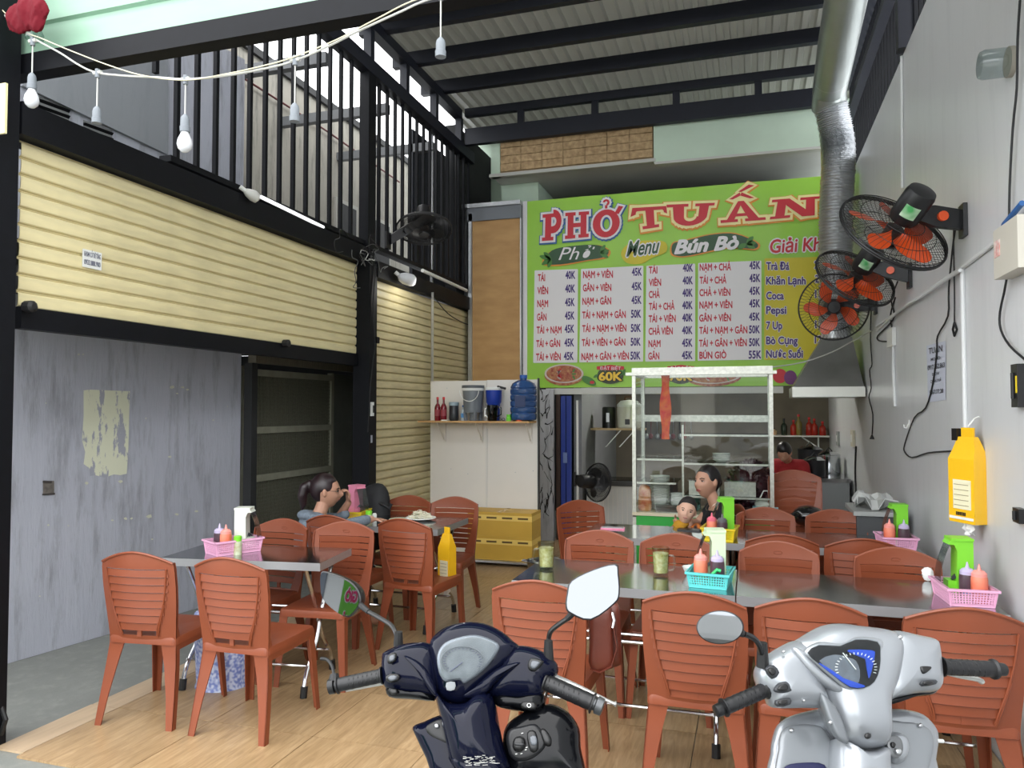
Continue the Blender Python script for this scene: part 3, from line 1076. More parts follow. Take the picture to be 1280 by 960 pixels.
# heavy serif title built from convex strokes in a unit box
def ring(cx, cy, ro, ri, sx=1.0, sy=1.0, a0=0, a1=360, n=16):
    out = []
    for i in range(n):
        A, B = math.radians(a0 + (a1 - a0) * i / n), math.radians(a0 + (a1 - a0) * (i + 1) / n)
        out.append([(cx + ri * sx * math.cos(A), cy + ri * sy * math.sin(A)), (cx + ro * sx * math.cos(A), cy + ro * math.sin(A)),
                    (cx + ro * sx * math.cos(B), cy + ro * math.sin(B)), (cx + ri * sx * math.cos(B), cy + ri * sy * math.sin(B))])
    return out
def R_(a, b, c, d):
    return [(a, c), (b, c), (b, d), (a, d)]
GL = {
    'P': [R_(.1, .42, 0, 1), R_(-.05, .55, 0, .13), R_(-.05, .5, .87, 1)] + ring(.52, .70, .44, .17, 1, 1, -90, 90, 10) + [R_(.38, .53, .86, 1.0)] + [[(.38, .26), (.53, .26), (.53, .52), (.38, .52)]],
    'H': [R_(.08, .34, 0, 1), R_(.66, .92, 0, 1), R_(.3, .7, .42, .58), R_(-.03, .43, 0, .13), R_(-.03, .43, .87, 1), R_(.57, 1.03, 0, .13), R_(.57, 1.03, .87, 1)],
    'O': ring(.5, .48, .54, .24, .92, 1.35, 0, 360, 26) + [[(.80, .85), (.95, .8), (1.12, 1.08), (.95, 1.12)]] + ring(.48, 1.28, .13, .05, 1, 1, -80, 170, 8) + [R_(.44, .53, 1.05, 1.18)],
    'T': [R_(.37, .63, 0, 1), R_(.22, .78, 0, .14), R_(0, 1, .84, 1), [(0, .66), (.1, .84), (0, .9)], [(1, .66), (1, .9), (.9, .84)], [(-.12, .62), (.06, .7), (.06, 1), (-.02, 1)], [(.94, .7), (1.05, .62), (1.02, 1), (.94, 1)]],
    'U': [R_(.06, .32, .3, 1), R_(.68, .9, .3, 1), R_(-.08, .42, .87, 1), R_(.58, 1.02, .87, 1)] + ring(.48, .38, .42, .16, 1, 1.3, 180, 360, 12),
    'A': [[(-.02, 0), (.22, 0), (.56, 1), (.42, 1)], [(.72, 0), (1.05, 0), (.6, 1), (.42, 1)], R_(.25, .75, .26, .40), R_(-.16, .36, 0, .13), R_(.58, 1.2, 0, .13),
          [(.14, 1.12), (.26, 1.10), (.52, 1.27), (.50, 1.42)], [(.80, 1.1), (.94, 1.12), (.56, 1.42), (.5, 1.27)], [(.45, 1.46), (.55, 1.44), (1.0, 1.72), (.82, 1.78)]],
    'N': [R_(.06, .27, 0, 1), R_(.74, .95, 0, 1), [(.06, 1), (.34, 1), (.95, 0), (.67, 0)], R_(-.05, .4, 0, .13), R_(-.08, .3, .87, 1), R_(.6, 1.08, .87, 1)],
}


def inflate(poly, d, asp):
    # offset a convex polygon outwards by d (unit-box heights), asp = width/height of the box
    P = [Vector((p[0] * asp, p[1])) for p in poly]
    c = sum(P, Vector((0, 0))) / len(P)
    out = []
    L = len(P)
    for i in range(L):
        p = P[i]
        e1, e2 = (p - P[i - 1]), (P[(i + 1) % L] - p)
        if e1.length < 1e-6 or e2.length < 1e-6:
            out.append(p)
            continue
        e1.normalize()
        e2.normalize()
        n1, n2 = Vector((e1.y, -e1.x)), Vector((e2.y, -e2.x))
        if n1.dot(p - c) < 0:
            n1, n2 = -n1, -n2
        m_ = (n1 + n2)
        m_ = m_.normalized() if m_.length > .1 else n1
        out.append(p + m_ * d * 1.25)
    return [(p.x / asp, p.y) for p in out]


def title(ch, quad, inf, m, lay, name, shift=(0, 0)):
    tl, tr_, br_, bl_ = [Vector(zx(*q)) for q in quad]
    asp = (tr_ - tl).length / (bl_ - tl).length
    mb = MB()
    for k, poly in enumerate(GL[ch]):
        if inf:
            poly = inflate(poly, inf, asp)
        pts = []
        for (x, y) in poly:
            b_ = bl_.lerp(br_, x)
            t_ = tl.lerp(tr_, x)
            q = b_ + (t_ - b_) * y
            pts.append(bp(q.x + shift[0], q.y + shift[1], lay + k * 0.04))
        mb.add(pts, [tuple(range(len(pts)))])
    mb.build(name, m, bn, smooth=0)


T1_ = [('P', [(158, 192), (252, 182), (250, 318), (154, 325)]), ('H', [(270, 184), (382, 176), (380, 305), (268, 315)]), ('O', [(405, 174), (540, 164), (538, 294), (402, 304)])]
T2_ = [('T', [(605, 160), (768, 150), (768, 250), (622, 272)]), ('U', [(790, 143), (1010, 134), (985, 236), (800, 252)]), ('A', [(1064, 130), (1222, 120), (1236, 221), (1070, 233)])]
for ch, q in T1_:
    title(ch, q, .13, M_bblue, 1, 'title_shadow', (0.4, .9))
    title(ch, q, .085, M_bwhite, 3, 'title_outline')
    title(ch, q, 0, M_bred, 5.5, 'title_letter')
for ch, q in T2_ + [('N', [(1318, 118), (1525, 102), (1525, 195), (1300, 216)])]:
    title(ch, q, .20, M_borange, 1, 'title_shadow', (0.4, .9))
    title(ch, q, .14, mat('banner_cream_outline', (250, 240, 170), .4), 3, 'title_outline')
    title(ch, q, 0, M_bred, 5.5, 'title_letter')

# food pictures along the bottom edge
M_bowl = mat('printed_bowl_rim', (214, 200, 190), .4)
M_beef = mat('printed_beef_soup', (150, 46, 34), .4, noise=.7, nscale=30, rgb2=(196, 140, 90))
def ell(cx, cy, rx, ry, m, name, lay, n=24, rot=0.0):
    v = []
    for i in range(n):
        a = 2 * PI * i / n
        x, y = rx * math.cos(a), ry * math.sin(a)
        v.append(bp(cx + x * math.cos(rot) - y * math.sin(rot), cy + x * math.sin(rot) + y * math.cos(rot), lay))
    MB().add(v, [tuple(range(n))]).build(name, m, bn, smooth=0)
for (cx, cy, rx, ry, rt) in [(705, 467.5, 24.5, 12.5, 0), (893, 470, 34, 11, -.05)]:
    ell(cx, cy + 2, rx, ry, M_beef, 'bowl_print', 1, rot=rt)
    ell(cx, cy - .5, rx, ry * .95, M_bowl, 'bowl_rim_print', 2, rot=rt)
    ell(cx, cy - .5, rx * .9, ry * .82, M_beef, 'soup_print', 3, rot=rt)
    for k in range(9):
        a = k * .7
        ell(cx + rx * .5 * math.cos(a * 3), cy + ry * .4 * math.sin(a * 2), 3, 1.2, [M_bleaf, M_bowl, M_bred][k % 3], 'garnish_print', 4, 8, rot=a)
for (cx, cy) in [(763, 468), (851, 468)]:
    ell(cx, cy + 1, 16.5, 11, mat('dark_badge', (60, 70, 40), .4), 'badge_print', 1)
    for a in range(8):
        leaf((cx - 640) * 4 + (60 if a % 2 else -60), (cy - 220) * 4, -PI / 2 + (a - 4) * .5 + (0 if a % 2 else PI), 30, 7)
    MB().add([bp(cx - 17, cy - 6, 3), bp(cx - 17, cy - 10, 3), bp(cx, cy - 12, 3), bp(cx + 17, cy - 10, 3), bp(cx + 17, cy - 6, 3), bp(cx, cy - 5, 3)], [(0, 1, 2, 3, 4, 5)]).build('badge_ribbon', M_bred, bn, smooth=0)
    s = '60K' if cx < 800 else '70K'
    line('ĐẶT BIỆT', (cx - 13 - 640) * 4, (cx + 13 - 640) * 4, (cy - 5.6 - 220) * 4, 16, M_bwhite, 'badge_text', 0.0, 4)
    line(s, (cx - 14.5 - 640) * 4, (cx + 14.5 - 640) * 4, (cy + 7.5 - 220) * 4, 40, M_ink, 'badge_outline', .1, 3.6)
    line(s, (cx - 14 - 640) * 4, (cx + 14 - 640) * 4, (cy + 7.5 - 220) * 4, 40, mat('badge_gold', (246, 206, 60), .4), 'badge_text', .04, 5)
ell(736, 476, 10, 4.5, M_bleaf, 'garnish_print', 2, rot=.5)
ell(740, 478, 3, 2, M_bred, 'garnish_print', 3)
ell(975, 470, 9, 9, M_bred, 'drink_print', 1)
ell(988, 472, 8, 9, mat('printed_purple_drink', (110, 40, 110), .4), 'drink_print', 1.5)
for k in range(14):
    leaf(1020 * 1 + 0, -999, 0, 1, 1) if False else None

# plywood infill left of the banner in an aluminium frame
bd = thing('plywood_partition', 'tan plywood sheet in an aluminium frame left of the banner', 'partition', (0, 9.2, 0))
M_ply = mat('tan_plywood', (204, 162, 108), .65, noise=.25, nscale=3, rgb2=(186, 144, 92), stretch=(1, 1, 3), bump=.1)
MB().box(-3.42, -2.775, 0, .03, 1.93, 4.05).build('plywood_sheet', M_ply, bd, smooth=0)
MB().box(-3.47, -3.42, -.03, .04, 1.86, 4.15).build('frame_stile', M_alu, bd, smooth=0)
MB().box(-2.775, -2.762, -.02, .04, 1.93, 4.15).build('frame_stile', M_alu, bd, smooth=0)
MB().box(-3.49, -2.76, -.03, .04, 4.05, 4.22).build('frame_head', mat('grey_metal_head', (126, 130, 136), .5, .4), bd, smooth=0)
MB().box(-3.55, -2.76, -.06, .05, 4.22, 4.27).build('frame_cap', M_alu, bd, smooth=0)
for k in range(14):
    MB().box(-3.40 + .62 * random.random(), 0, 0, 0, 0, 0) if False else None

# white partition with the shelf
M_panelw = mat('off_white_laminate_board', (230, 226, 218), .45, noise=.05, nscale=2)
pt = thing('white_partition', 'off-white board partition in front of the far shutter, carrying the bottle shelf', 'partition', (-3.44, 7.9, 0))
MB().box(0, .67, 0, .03, 0.02, 1.93).build('panel', M_panelw, pt, smooth=0)
MB().box(.674, 1.255, 0, .03, 0.02, 1.935).build('panel', M_panelw, pt, smooth=0)
MB().box(1.25, 1.262, -.005, .05, 0.0, 1.95).build('edge_trim', mat('dark_edge_trim', (70, 72, 74), .5), pt, smooth=0)
MB().box(.66, .684, -.006, 0, .02, 1.40).build('joint_strip', mat('joint_strip_white', (216, 214, 208), .5), pt, smooth=0)
for (a, b_) in ((.25, .95), (.45, .9), (1.0, .93), (1.2, .95), (.2, 1.85), (1.22, 1.9)):
    MB().lathe([(0.006, 0), (.005, .004)], (a, 0, b_), 8, 'y').build('screw_head', M_alu, pt)
# shelf bracket pole of galvanised angle from the beam above
gpole = thing('slotted_angle', 'thin galvanised slotted angle hanging from the beam above the white partition', 'bracket', (-3.42, 7.86, 1.93))
MB().box(0, .03, 0, .004, 0, 1.0).build('angle_web', M_alu, gpole, smooth=0)
MB().box(0, .004, 0, .03, 0, 1.0).build('angle_web', M_alu, gpole, smooth=0)
sf = thing('wall_shelf', 'narrow plywood shelf on brackets across the white partition', 'shelf', (-3.44, 7.62, 1.47))
MB().box(-.02, 1.24, -.02, .27, 0, .018).build('shelf_board', M_ply, sf, smooth=0)
for a in (.18, .62, 1.18):
    b = MB().box(a - .012, a + .012, .255, .27, -.22, 0)
    b.hexa([Vector(p) for p in [(a - .006, .25, -.2), (a + .006, .25, -.2), (a + .006, .27, -.2), (a - .006, .27, -.2), (a - .006, .04, -.0), (a + .006, .04, -.0), (a + .006, .06, -.0), (a - .006, .06, -.0)]])
    b.build('shelf_bracket', M_panelw, sf, smooth=0)
SH = 1.488
def onshelf(px, y=7.74):
    return atY(px, 520, y).x
# bottles
M_redliq = glass_mat('dark_red_syrup_glass', (120, 14, 30), .05, .05)
M_redsol = mat('dark_red_syrup', (120, 18, 34), .12, coat=.4)
def bottle(name, lab, x, y, h, r, mm, cap, loc_z=SH, neck=.35, group=None, label_m=None):
    t = thing(name, lab, 'bottle', (x, y, loc_z), group=group)
    MB().lathe([(r * .9, 0), (r, .01), (r, h * .55), (r * .8, h * .64), (r * neck, h * .74), (r * neck, h * .9)], n=16).build('glass_body', mm, t)
    MB().lathe([(r * neck * 1.15, h * .89), (r * neck * 1.15, h), (0.0005, h)], n=12).build('cap', cap, t)
    if label_m:
        MB().lathe([(r * 1.02, h * .2), (r * 1.02, h * .48)], n=16, cap=False).build('label_band', label_m, t)
    return t
M_redcap = mat('bright_red_cap', (206, 36, 40), .35)
bottle('syrup_bottle', 'left one of two dark red bottles with red caps on the shelf', onshelf(547), 7.74, .26, .034, M_redsol, M_redcap, group='red bottles on the wall shelf', label_m=mat('maroon_bottle_label', (150, 60, 70), .5))
bottle('syrup_bottle', 'right one of two dark red bottles with red caps on the shelf', onshelf(555.5), 7.72, .26, .034, M_redsol, M_redcap, group='red bottles on the wall shelf', label_m=mat('maroon_bottle_label', (150, 60, 70), .5))
M_clear = glass_mat('clear_plastic', (225, 232, 232), .06, .06)
M_smoke = glass_mat('smoky_plastic', (120, 128, 136), .06, .1)
t = thing('storage_jar', 'dark clear-lidded jar beside the red bottles on the shelf', 'jar', (onshelf(566.5), 7.76, SH))
MB().lathe([(.045, 0), (.052, .02), (.052, .16), (.045, .17)], n=18).build('jar_body', mat('dark_jar_contents', (44, 48, 54), .3), t)
MB().lathe([(.056, .165), (.056, .20), (.05, .205), (0.001, .205)], n=18).build('lid', mat('pale_blue_lid', (150, 170, 180), .4), t)
bottle('water_bottle', 'small clear water bottle with a blue label behind the grey bucket', onshelf(577), 7.78, .17, .022, mat('frosted_pet', (190, 200, 206), .2), mat('blue_cap', (40, 90, 170), .4), label_m=mat('light_blue_label', (90, 150, 210), .5))
MB().box(0, .07, 0, .05, 0, .012).build('soap_dish', M_white, None, (onshelf(556), 7.64, SH), label='small white dish in front of the red bottles', cat='dish')
bk = thing('plastic_bucket', 'grey plastic bucket with white rim standing upside on shelf middle', 'bucket', (onshelf(590.5), 7.76, SH))
M_gbk = mat('grey_bucket_plastic', (112, 118, 124), .4)
MB().lathe([(.085, .09), (.1, .09), (.115, .33), (.115, .35), (.0, .35)], n=24, cap=False).build('bucket_body', M_gbk, bk)
MB().lathe([(.118, .325), (.122, .33), (.122, .35), (.118, .355)], n=24, cap=False).build('white_band', M_white, bk)
MB().lathe([(.124, .355), (.124, .385), (.0005, .39)], n=24).build('lid', mat('dark_grey_lid', (90, 94, 100), .45), bk)
MB().lathe([(.035, .0), (.04, .02), (.03, .09)], (0, 0, 0), n=16).build('spigot_base', M_gbk, bk)
for a in range(4):
    aa = a * PI / 2 + .6
    MB().tube([(.08 * math.cos(aa), .08 * math.sin(aa), 0), (.09 * math.cos(aa), .09 * math.sin(aa), .1)], .02, 6).build('leg', M_gbk, bk)
MB().tube([(.02 * math.cos(t_) + .09 * math.cos(t_), -.122, .33 - .12 * math.sin(t_)) for t_ in [PI * k / 10 for k in range(11)]], .004, 6).build('handle', M_white, bk)
bb = thing('plastic_bucket', 'blue plastic bucket with white band behind the glass jug', 'bucket', (onshelf(615), 7.8, SH + .002))
MB().lathe([(.065, 0), (.07, .18), (.082, .2), (.09, .36), (0.001, .36)], n=22).build('bucket_body', mat('royal_blue_plastic', (34, 62, 160), .35), bb)
MB().lathe([(.0905, .33), (.093, .335), (.093, .355), (.0905, .36)], n=22, cap=False).build('white_band', M_white, bb)
MB().tube([(.05, -.02, .37), (.13, -.04, .35), (.15, -.04, .345)], .012, 8).build('ladle_handle', M_blackpl, bb)
jg = thing('measuring_jug', 'clear plastic jug with coloured print in front of the blue bucket', 'jug', (onshelf(618), 7.67, SH))
MB().lathe([(.045, 0), (.05, .01), (.062, .17), (.06, .17), (.048, .012)], n=20, cap=False).build('jug_body', M_smoke, jg)
MB().lathe([(.0, .002), (.046, .002), (.05, .08), (0, .08)], n=16, cap=False).build('contents', mat('yellow_mixed_contents', (180, 170, 90), .5, noise=.6, nscale=40, rgb2=(170, 70, 80)), jg)
MB().tube([(.06, 0, .15), (.1, 0, .14), (.1, 0, .07), (.055, 0, .05)], .007, 8).build('handle', M_smoke, jg)
MB().tube([(-.05, 0, .04), (-.085, 0, .06), (-.08, 0, .13), (-.055, 0, .14)], .01, 8).build('spout', M_white, jg)
wj = thing('water_jug', 'large blue five-gallon water bottle at the right end of the shelf', 'bottle', (onshelf(654), 7.80 - .05, SH))
M_bluepc = mat('translucent_blue_polycarbonate', (52, 92, 150), .12, trans=.35, coat=.3)
pf = [(.10, 0), (.135, .015)]
for k in range(5):
    z = .03 + k * .065
    pf += [(.14, z), (.142, z + .02), (.142, z + .045), (.133, z + .055)]
pf += [(.14, .36), (.12, .40), (.06, .435), (.035, .44), (.035, .47)]
MB().lathe(pf, n=28).build('bottle_body', M_bluepc, wj)
MB().lathe([(.04, .455), (.04, .49), (.001, .492)], n=16).build('cap', mat('blue_cap', (40, 90, 170), .4), wj)
MB().box(-.05, .06, -.147, -.14, .15, .27).build('label_patch', mat('navy_bottle_label', (40, 56, 96), .5), wj, smooth=0)
MB().lathe([(.04, 0), (.045, .03), (.035, .035)], n=18).build('orange_tub', mat('orange_plastic', (220, 88, 30), .4), None, (onshelf(652), 7.665, SH), label='small orange plastic tub in front of the blue water bottle', cat='tub')
MB().lathe([(.025, 0), (.028, .04), (.02, .045), (.024, .07)], n=14).build('small_jar', mat('lime_green_cap', (120, 214, 70), .4), None, (onshelf(639), 7.65, SH), label='little green-topped jar left of the orange tub on the shelf', cat='jar')
gl = thing('folded_spectacles', 'black folded spectacles lying on the shelf beside the jug', 'glasses', (onshelf(630), 7.66, SH))
for a in (-.02, .02):
    MB().tube([(a + .016 * math.cos(k), 0, .018 + .014 * math.sin(k)) for k in [2 * PI * q / 10 for q in range(11)]], .003, 5).build('rim', M_blackpl, gl)

# stack of gold cardboard boxes on a metal table, pot beneath
M_gold = mat('ochre_carton', (206, 164, 62), .5, noise=.12, nscale=3)
M_gold2 = mat('pale_gold_print_band', (232, 200, 106), .5)
for k in range(2):
    bx = thing('carton', ['lower ochre carton with printed gold bands on the metal table', 'upper ochre carton with printed gold bands on top of the other'][k], 'box', (-2.84, 7.50, .056 + .246 * k), group='ochre cartons')
    MB().box(0, .70, 0, .34, 0, .245).build('carton_shell', M_gold, bx, smooth=0)
    MB().box(-.001, .701, -.0015, .341, .16, .215).build('print_band', M_gold2, bx, smooth=0)
    for j in range(4):
        MB().box(.04 + j * .17, .15 + j * .17, -.0025, -.0015, .178, .197).build('print_mark', mat('brown_print', (96, 74, 30), .6), bx, smooth=0)
    if k:
        MB().box(.33, .37, -.001, .341, .236, .2462).build('packing_tape', mat('packing_tape', (196, 160, 80), .2), bx, smooth=0)
lo = thing('low_metal_stand', 'low steel stand under the ochre cartons', 'stand', (-2.95, 7.45, 0))
MB().box(0, 1.0, 0, .42, .035, .055).build('top', M_alu, lo, smooth=0)
for a in (0.02, .98):
    for b_ in (.02, .4):
        MB().box(a - .015, a + .015, b_ - .015, b_ + .015, 0, .035).build('leg', M_alu, lo, smooth=0)
po = thing('stock_pot', 'small aluminium pot on the floor beside the low steel stand', 'pot', (-1.86, 6.95, 0))
MB().lathe([(.12, 0), (.15, .03), (.165, .19), (.175, .195), (.16, .185), (.145, .03), (0.001, .02)], n=28, cap=False).build('pot_body', M_steel, po)
MB().tube([(-.165, 0, .17), (-.22, 0, .18), (-.22, .05, .18), (-.16, .05, .17)], .008, 8).build('handle', M_steel, po)

# strip of marbled wall and the blue folding door
M_marb = wall_paint('black_veined_grey_marble_sheet', (196, 198, 202), (176, 178, 184), (70, 70, 76), 2.0, .3, .7, 0.02)
struct(box('wall_back', M_marb, -2.50, -2.32, 9.1, 9.16, -.01, 1.86))
mb = MB()
for k in range(26):      # printed tree-like black veins
    z = .3 + 1.45 * random.random()
    x = -2.49 + .15 * random.random()
    P = [Vector((x, 9.097, z))]
    a = random.uniform(0.8, 2.3) * random.choice((1, -1))
    for q in range(5):
        a += random.uniform(-.7, .7)
        nx = P[-1] + Vector((math.cos(a) * .035, 0, math.sin(a) * .05))
        nx.x = min(-2.325, max(-2.495, nx.x))
        P.append(nx)
    mb.tube(P, [random.choice((.003, .006, .012)) * (1 - .17 * i) for i in range(6)], 5)
mb.build('printed_branches', M_ink, bpy.data.objects['floor'], kind='stuff') if False else mb.build('trim_1', M_ink, kind='structure')
struct(box('trim_2', mat('dark_brown_door_jamb', (64, 44, 34), .6), -2.31, -2.26, 9.2, 9.3, -.01, 1.80))
dr = struct(thing('door_1', None, None, (-2.25, 9.22, 0)))
M_bluedoor = mat('royal_blue_enamel_door', (44, 66, 150), .35)
for k in range(2):
    MB().box(k * .065, k * .065 + .058, -.02 + .02 * k, .02 + .02 * k, .0, 1.78).build('door_leaf', M_bluedoor, dr, smooth=0)
MB().box(.03, .08, -.03, -.02, .95, 1.08).build('hinge', mat('pale_blue_hinge', (120, 140, 190), .4), dr, smooth=0)

# ================================================================== EXTRACTOR HOOD AND DUCT
hd = thing('extractor_hood', 'stainless steel extractor hood with a square flared skirt by the right wall', 'hood', (0, 0, 0))
hx0, hx1, hy0, hy1 = .40, 1.065, 8.06, 8.75
hz = 1.735
def hq(x0, x1, y0, y1, z):
    return [Vector((x0, y0, z)), Vector((x1, y0, z)), Vector((x1, y1, z)), Vector((x0, y1, z))]
m_ = MB()
a, b = hq(hx0, hx1, hy0, hy1, hz), hq(hx0, hx1, hy0, hy1, hz + .1)
m_.add(a + b, [(0, 1, 5, 4), (1, 2, 6, 5), (2, 3, 7, 6), (3, 0, 4, 7)])
m_.add(hq(hx0 + .012, hx1 - .012, hy0 + .012, hy1 - .012, hz) + a, [(0, 1, 5, 4), (1, 2, 6, 5), (2, 3, 7, 6), (3, 0, 4, 7)])
m_.build('skirt', mat('pale_stainless_rim', (214, 214, 206), .3, .6), hd, smooth=0)
b = hq(hx0 + .01, hx1 - .01, hy0 + .01, hy1 - .01, hz + .1)
c = hq(.70, .98, 8.28, 8.56, hz + .60)
MB().add(b + c, [(0, 1, 5, 4), (1, 2, 6, 5), (2, 3, 7, 6), (3, 0, 4, 7)]).build('flared_canopy', mat('dull_stainless_sheet', (150, 150, 146), .35, .85, noise=.2, nscale=4), hd, smooth=0)
MB().lathe([(.14, hz + .59), (.14, hz + .68), (.15, hz + .68), (.15, hz + .70)], (.84, 8.42, 0), 28, cap=False).build('collar', M_alu, hd)
dk = thing('exhaust_duct', 'tall silver exhaust duct, flexible foil below and smooth pipe above', 'duct', (0, 0, 0))
# flexible foil part: corrugated tube
P0, P1, P2, P3 = Vector((.84, 8.42, hz + .69)), Vector((.86, 8.42, 4.05)), Vector((.90, 8.42, 4.45)), Vector((.80, 8.30, 4.92))
path, rad = [], []
N = 190
def cr(t, pts):
    n = len(pts) - 1
    i = min(int(t * n), n - 1)
    f = t * n - i
    p0, p1, p2, p3 = pts[max(i - 1, 0)], pts[i], pts[i + 1], pts[min(i + 2, n)]
    return 0.5 * ((2 * p1) + (p2 - p0) * f + (2 * p0 - 5 * p1 + 4 * p2 - p3) * f * f + (3 * p1 - p0 - 3 * p2 + p3) * f ** 3)
ctl = [P0, Vector((.85, 8.42, 3.0)), Vector((.86, 8.42, 3.6)), Vector((.89, 8.42, 4.15)), Vector((.875, 8.4, 4.45)), Vector((.80, 8.32, 4.80))]
for i in range(N + 1):
    path.append(cr(i / N, ctl))
    rad.append(.158 + (.010 if i % 2 else -.006) + .003 * math.sin(i * .9))
def foil():
    m = mat('crinkled_aluminium_foil', (200, 202, 204), .28, 1.0, bump=1.0, bscale=38)
    return m
MB().tube(path, rad, 26, False).build('flexible_foil_duct', foil(), dk, smooth=50)
q0 = path[-1]
q1 = atY(1046, 60, 7.2)
q2 = atY(1062, -25, 6.3)
q3 = q2 + (q2 - q1) * .6
MB().tube([q0 + Vector((0, .05, -.08)), q0 + Vector((0, -.1, .06)), q1, q3], [.165, .165, .165, .165], 28, False).build('smooth_duct', mat('galvanised_duct', (168, 174, 170), .38, .75, noise=.12, nscale=4), dk)
for t_ in (0.35,):
    p = (q0 + Vector((0, -.1, .06))).lerp(q1, t_)
    d = (q1 - q0).normalized()
    MB().tube([p, p + d * .012], .169, 28, False).build('duct_seam', M_alu, dk)

# ================================================================== FANS
M_orange = mat('orange_fan_blade', (214, 78, 26), .3, coat=.2)
RR, FF = Vector((math.cos(PSI), math.sin(PSI), 0)), Vector((-math.sin(PSI), math.cos(PSI), 0))
def camdir(r, u, toward):
    return (RR * r + Vector((0, 0, 1)) * u - FF * toward).normalized()


def fan(name, label, c, rear, R, blade_m, cage_m, mount, nb=5, group=None, hue=None, sticker=True, spin=0.3, wires=0):
    """axial fan; rear = unit vector pointing to the motor side; mount = wall point"""
    t = thing(name, label, 'fan', c, 0, group)
    z = Vector(rear)
    x = z.cross(Vector((0, 0, 1))).normalized()
    y = z.cross(x)
    Mx = Matrix((x, y, z)).transposed().to_4x4()
    def part(nm, mb, mm, par=t, **k):
        mb.v = [tuple(Mx @ Vector(v)) for v in mb.v]
        return mb.build(nm, mm, par, **k)
    # rim rings
    mb = MB()
    for (r, h, th) in ((R, .0, .0065), (R * 1.0, -.012, .005), (R * .985, .016, .003)):
        mb.tube([(r * math.cos(2 * PI * k / 48), r * math.sin(2 * PI * k / 48), h) for k in range(49)], th, 6, False)
    part('guard_rim', mb, cage_m)
    for sgn, nm, dep in ((1, 'rear_guard', .085), (-1, 'front_guard', .07)):
        mb = MB()
        nw = wires or (60 if blade_m is M_orange else 120)
        for k in range(nw):
            a = 2 * PI * k / nw
            pts = []
            for q in range(6):
                f = q / 5
                r = R * (1 - f) + .055 * f
                h = sgn * dep * math.sin(f * PI / 2)
                aa = a + .5 * f * f * sgn
                pts.append((r * math.cos(aa), r * math.sin(aa), h))
            mb.tube(pts, .0016, 3, False)
        for f in (.35, .7):
            r = R * (1 - f) + .055 * f
            mb.tube([(r * math.cos(2 * PI * k / 36), r * math.sin(2 * PI * k / 36), sgn * dep * math.sin(f * PI / 2)) for k in range(37)], .0022, 4, False)
        part(nm, mb, cage_m, kind='stuff')
    part('front_cap', MB().lathe([(.0005, -.085), (.05, -.082), (.058, -.065), (.05, -.06)], n=20, cap=False), cage_m)
    part('hub', MB().lathe([(.0005, -.055), (.045, -.05), (.05, .02), (.0005, .025)], n=18, cap=False), mat('dark_hub', (40, 24, 20), .4))
    for k in range(nb):
        a0 = spin + 2 * PI * k / nb
        g = []
        for i in range(7):
            f = i / 6
            r = .05 + (R * .86 - .05) * f
            w = (.34 + .56 * math.sin(PI * (.15 + .75 * f))) * (.9 if nb > 3 else 1.35) * (5 / nb) ** .5
            row = []
            for j in range(6):
                s_ = j / 5 - .5
                aa = a0 + s_ * w + .35 * f
                rr = r * (1 - .16 * (abs(s_) * 2) ** 2.5 * f)
                row.append((rr * math.cos(aa), rr * math.sin(aa), .045 * s_ * (1.2 - .5 * f)))
            g.append(row)
        part('blade', MB().sheet(g, (0, 0, .003)), blade_m)
    part('motor_housing', MB().lathe([(.04, .06), (.068, .075), (.078, .1), (.078, .235), (.07, .262), (.04, .272), (.0005, .273)], n=26), cage_m)
    if sticker:
        s_ = MB()
        tc_ = CO - Vector(c)
        STK = math.atan2(tc_.dot(y), tc_.dot(x)) + .15
        pts = []
        for k in range(7):
            a = STK - .5 + k / 6.0
            for h in (.13, .2):
                pts.append((.0795 * math.cos(a), .0795 * math.sin(a), h))
        s_.add(pts, [(2 * k, 2 * k + 2, 2 * k + 3, 2 * k + 1) for k in range(6)])
        part('rating_sticker', s_, mat('green_white_sticker', (70, 160, 90), .4, rgb2=(230, 235, 220), nscale=14, detail=1))
    # arm to the wall
    mnt = Vector(mount) - Vector(c)
    j = Vector(rear) * .12 + (mnt - Vector(rear) * .12) * .18
    MB().tube([Vector(rear) * .1, Vector(rear) * .1 + (j - Vector(rear) * .1) * 1.0], .018, 10).build('swivel_pin', M_alu, t)
    d = (mnt - j).normalized()
    up = Vector((0, 0, 1))
    sd = d.cross(up).normalized()
    e = mnt - d * .015
    q = []
    for (p, hh) in ((j, .035), (j + (e - j) * .35, .055), (e, .05)):
        q.append([p - sd * .022 - up * hh, p + sd * .022 - up * hh, p + sd * .022 + up * hh, p - sd * .022 + up * hh])
    mb = MB()
    for k in range(2):
        mb.hexa(q[k] + q[k + 1])
    arm = mb.build('wall_arm', cage_m, t, smooth=0)
    pp = j + (e - j) * .5
    for sg in (-1, 1):
        MB().tube([pp + sd * sg * .022, pp + sd * sg * .04], .026, 14).build('speed_knob', M_orange if blade_m == M_orange else cage_m, arm)
    n_ = Vector((1, 0, 0)) if abs(d.x) > .5 else Vector((0, 1, 0))
    MB().box(mnt.x - .022, mnt.x - .002, mnt.y - .05, mnt.y + .05, mnt.z - .085, mnt.z + .085).build('wall_plate', cage_m, t, smooth=0)
    return t


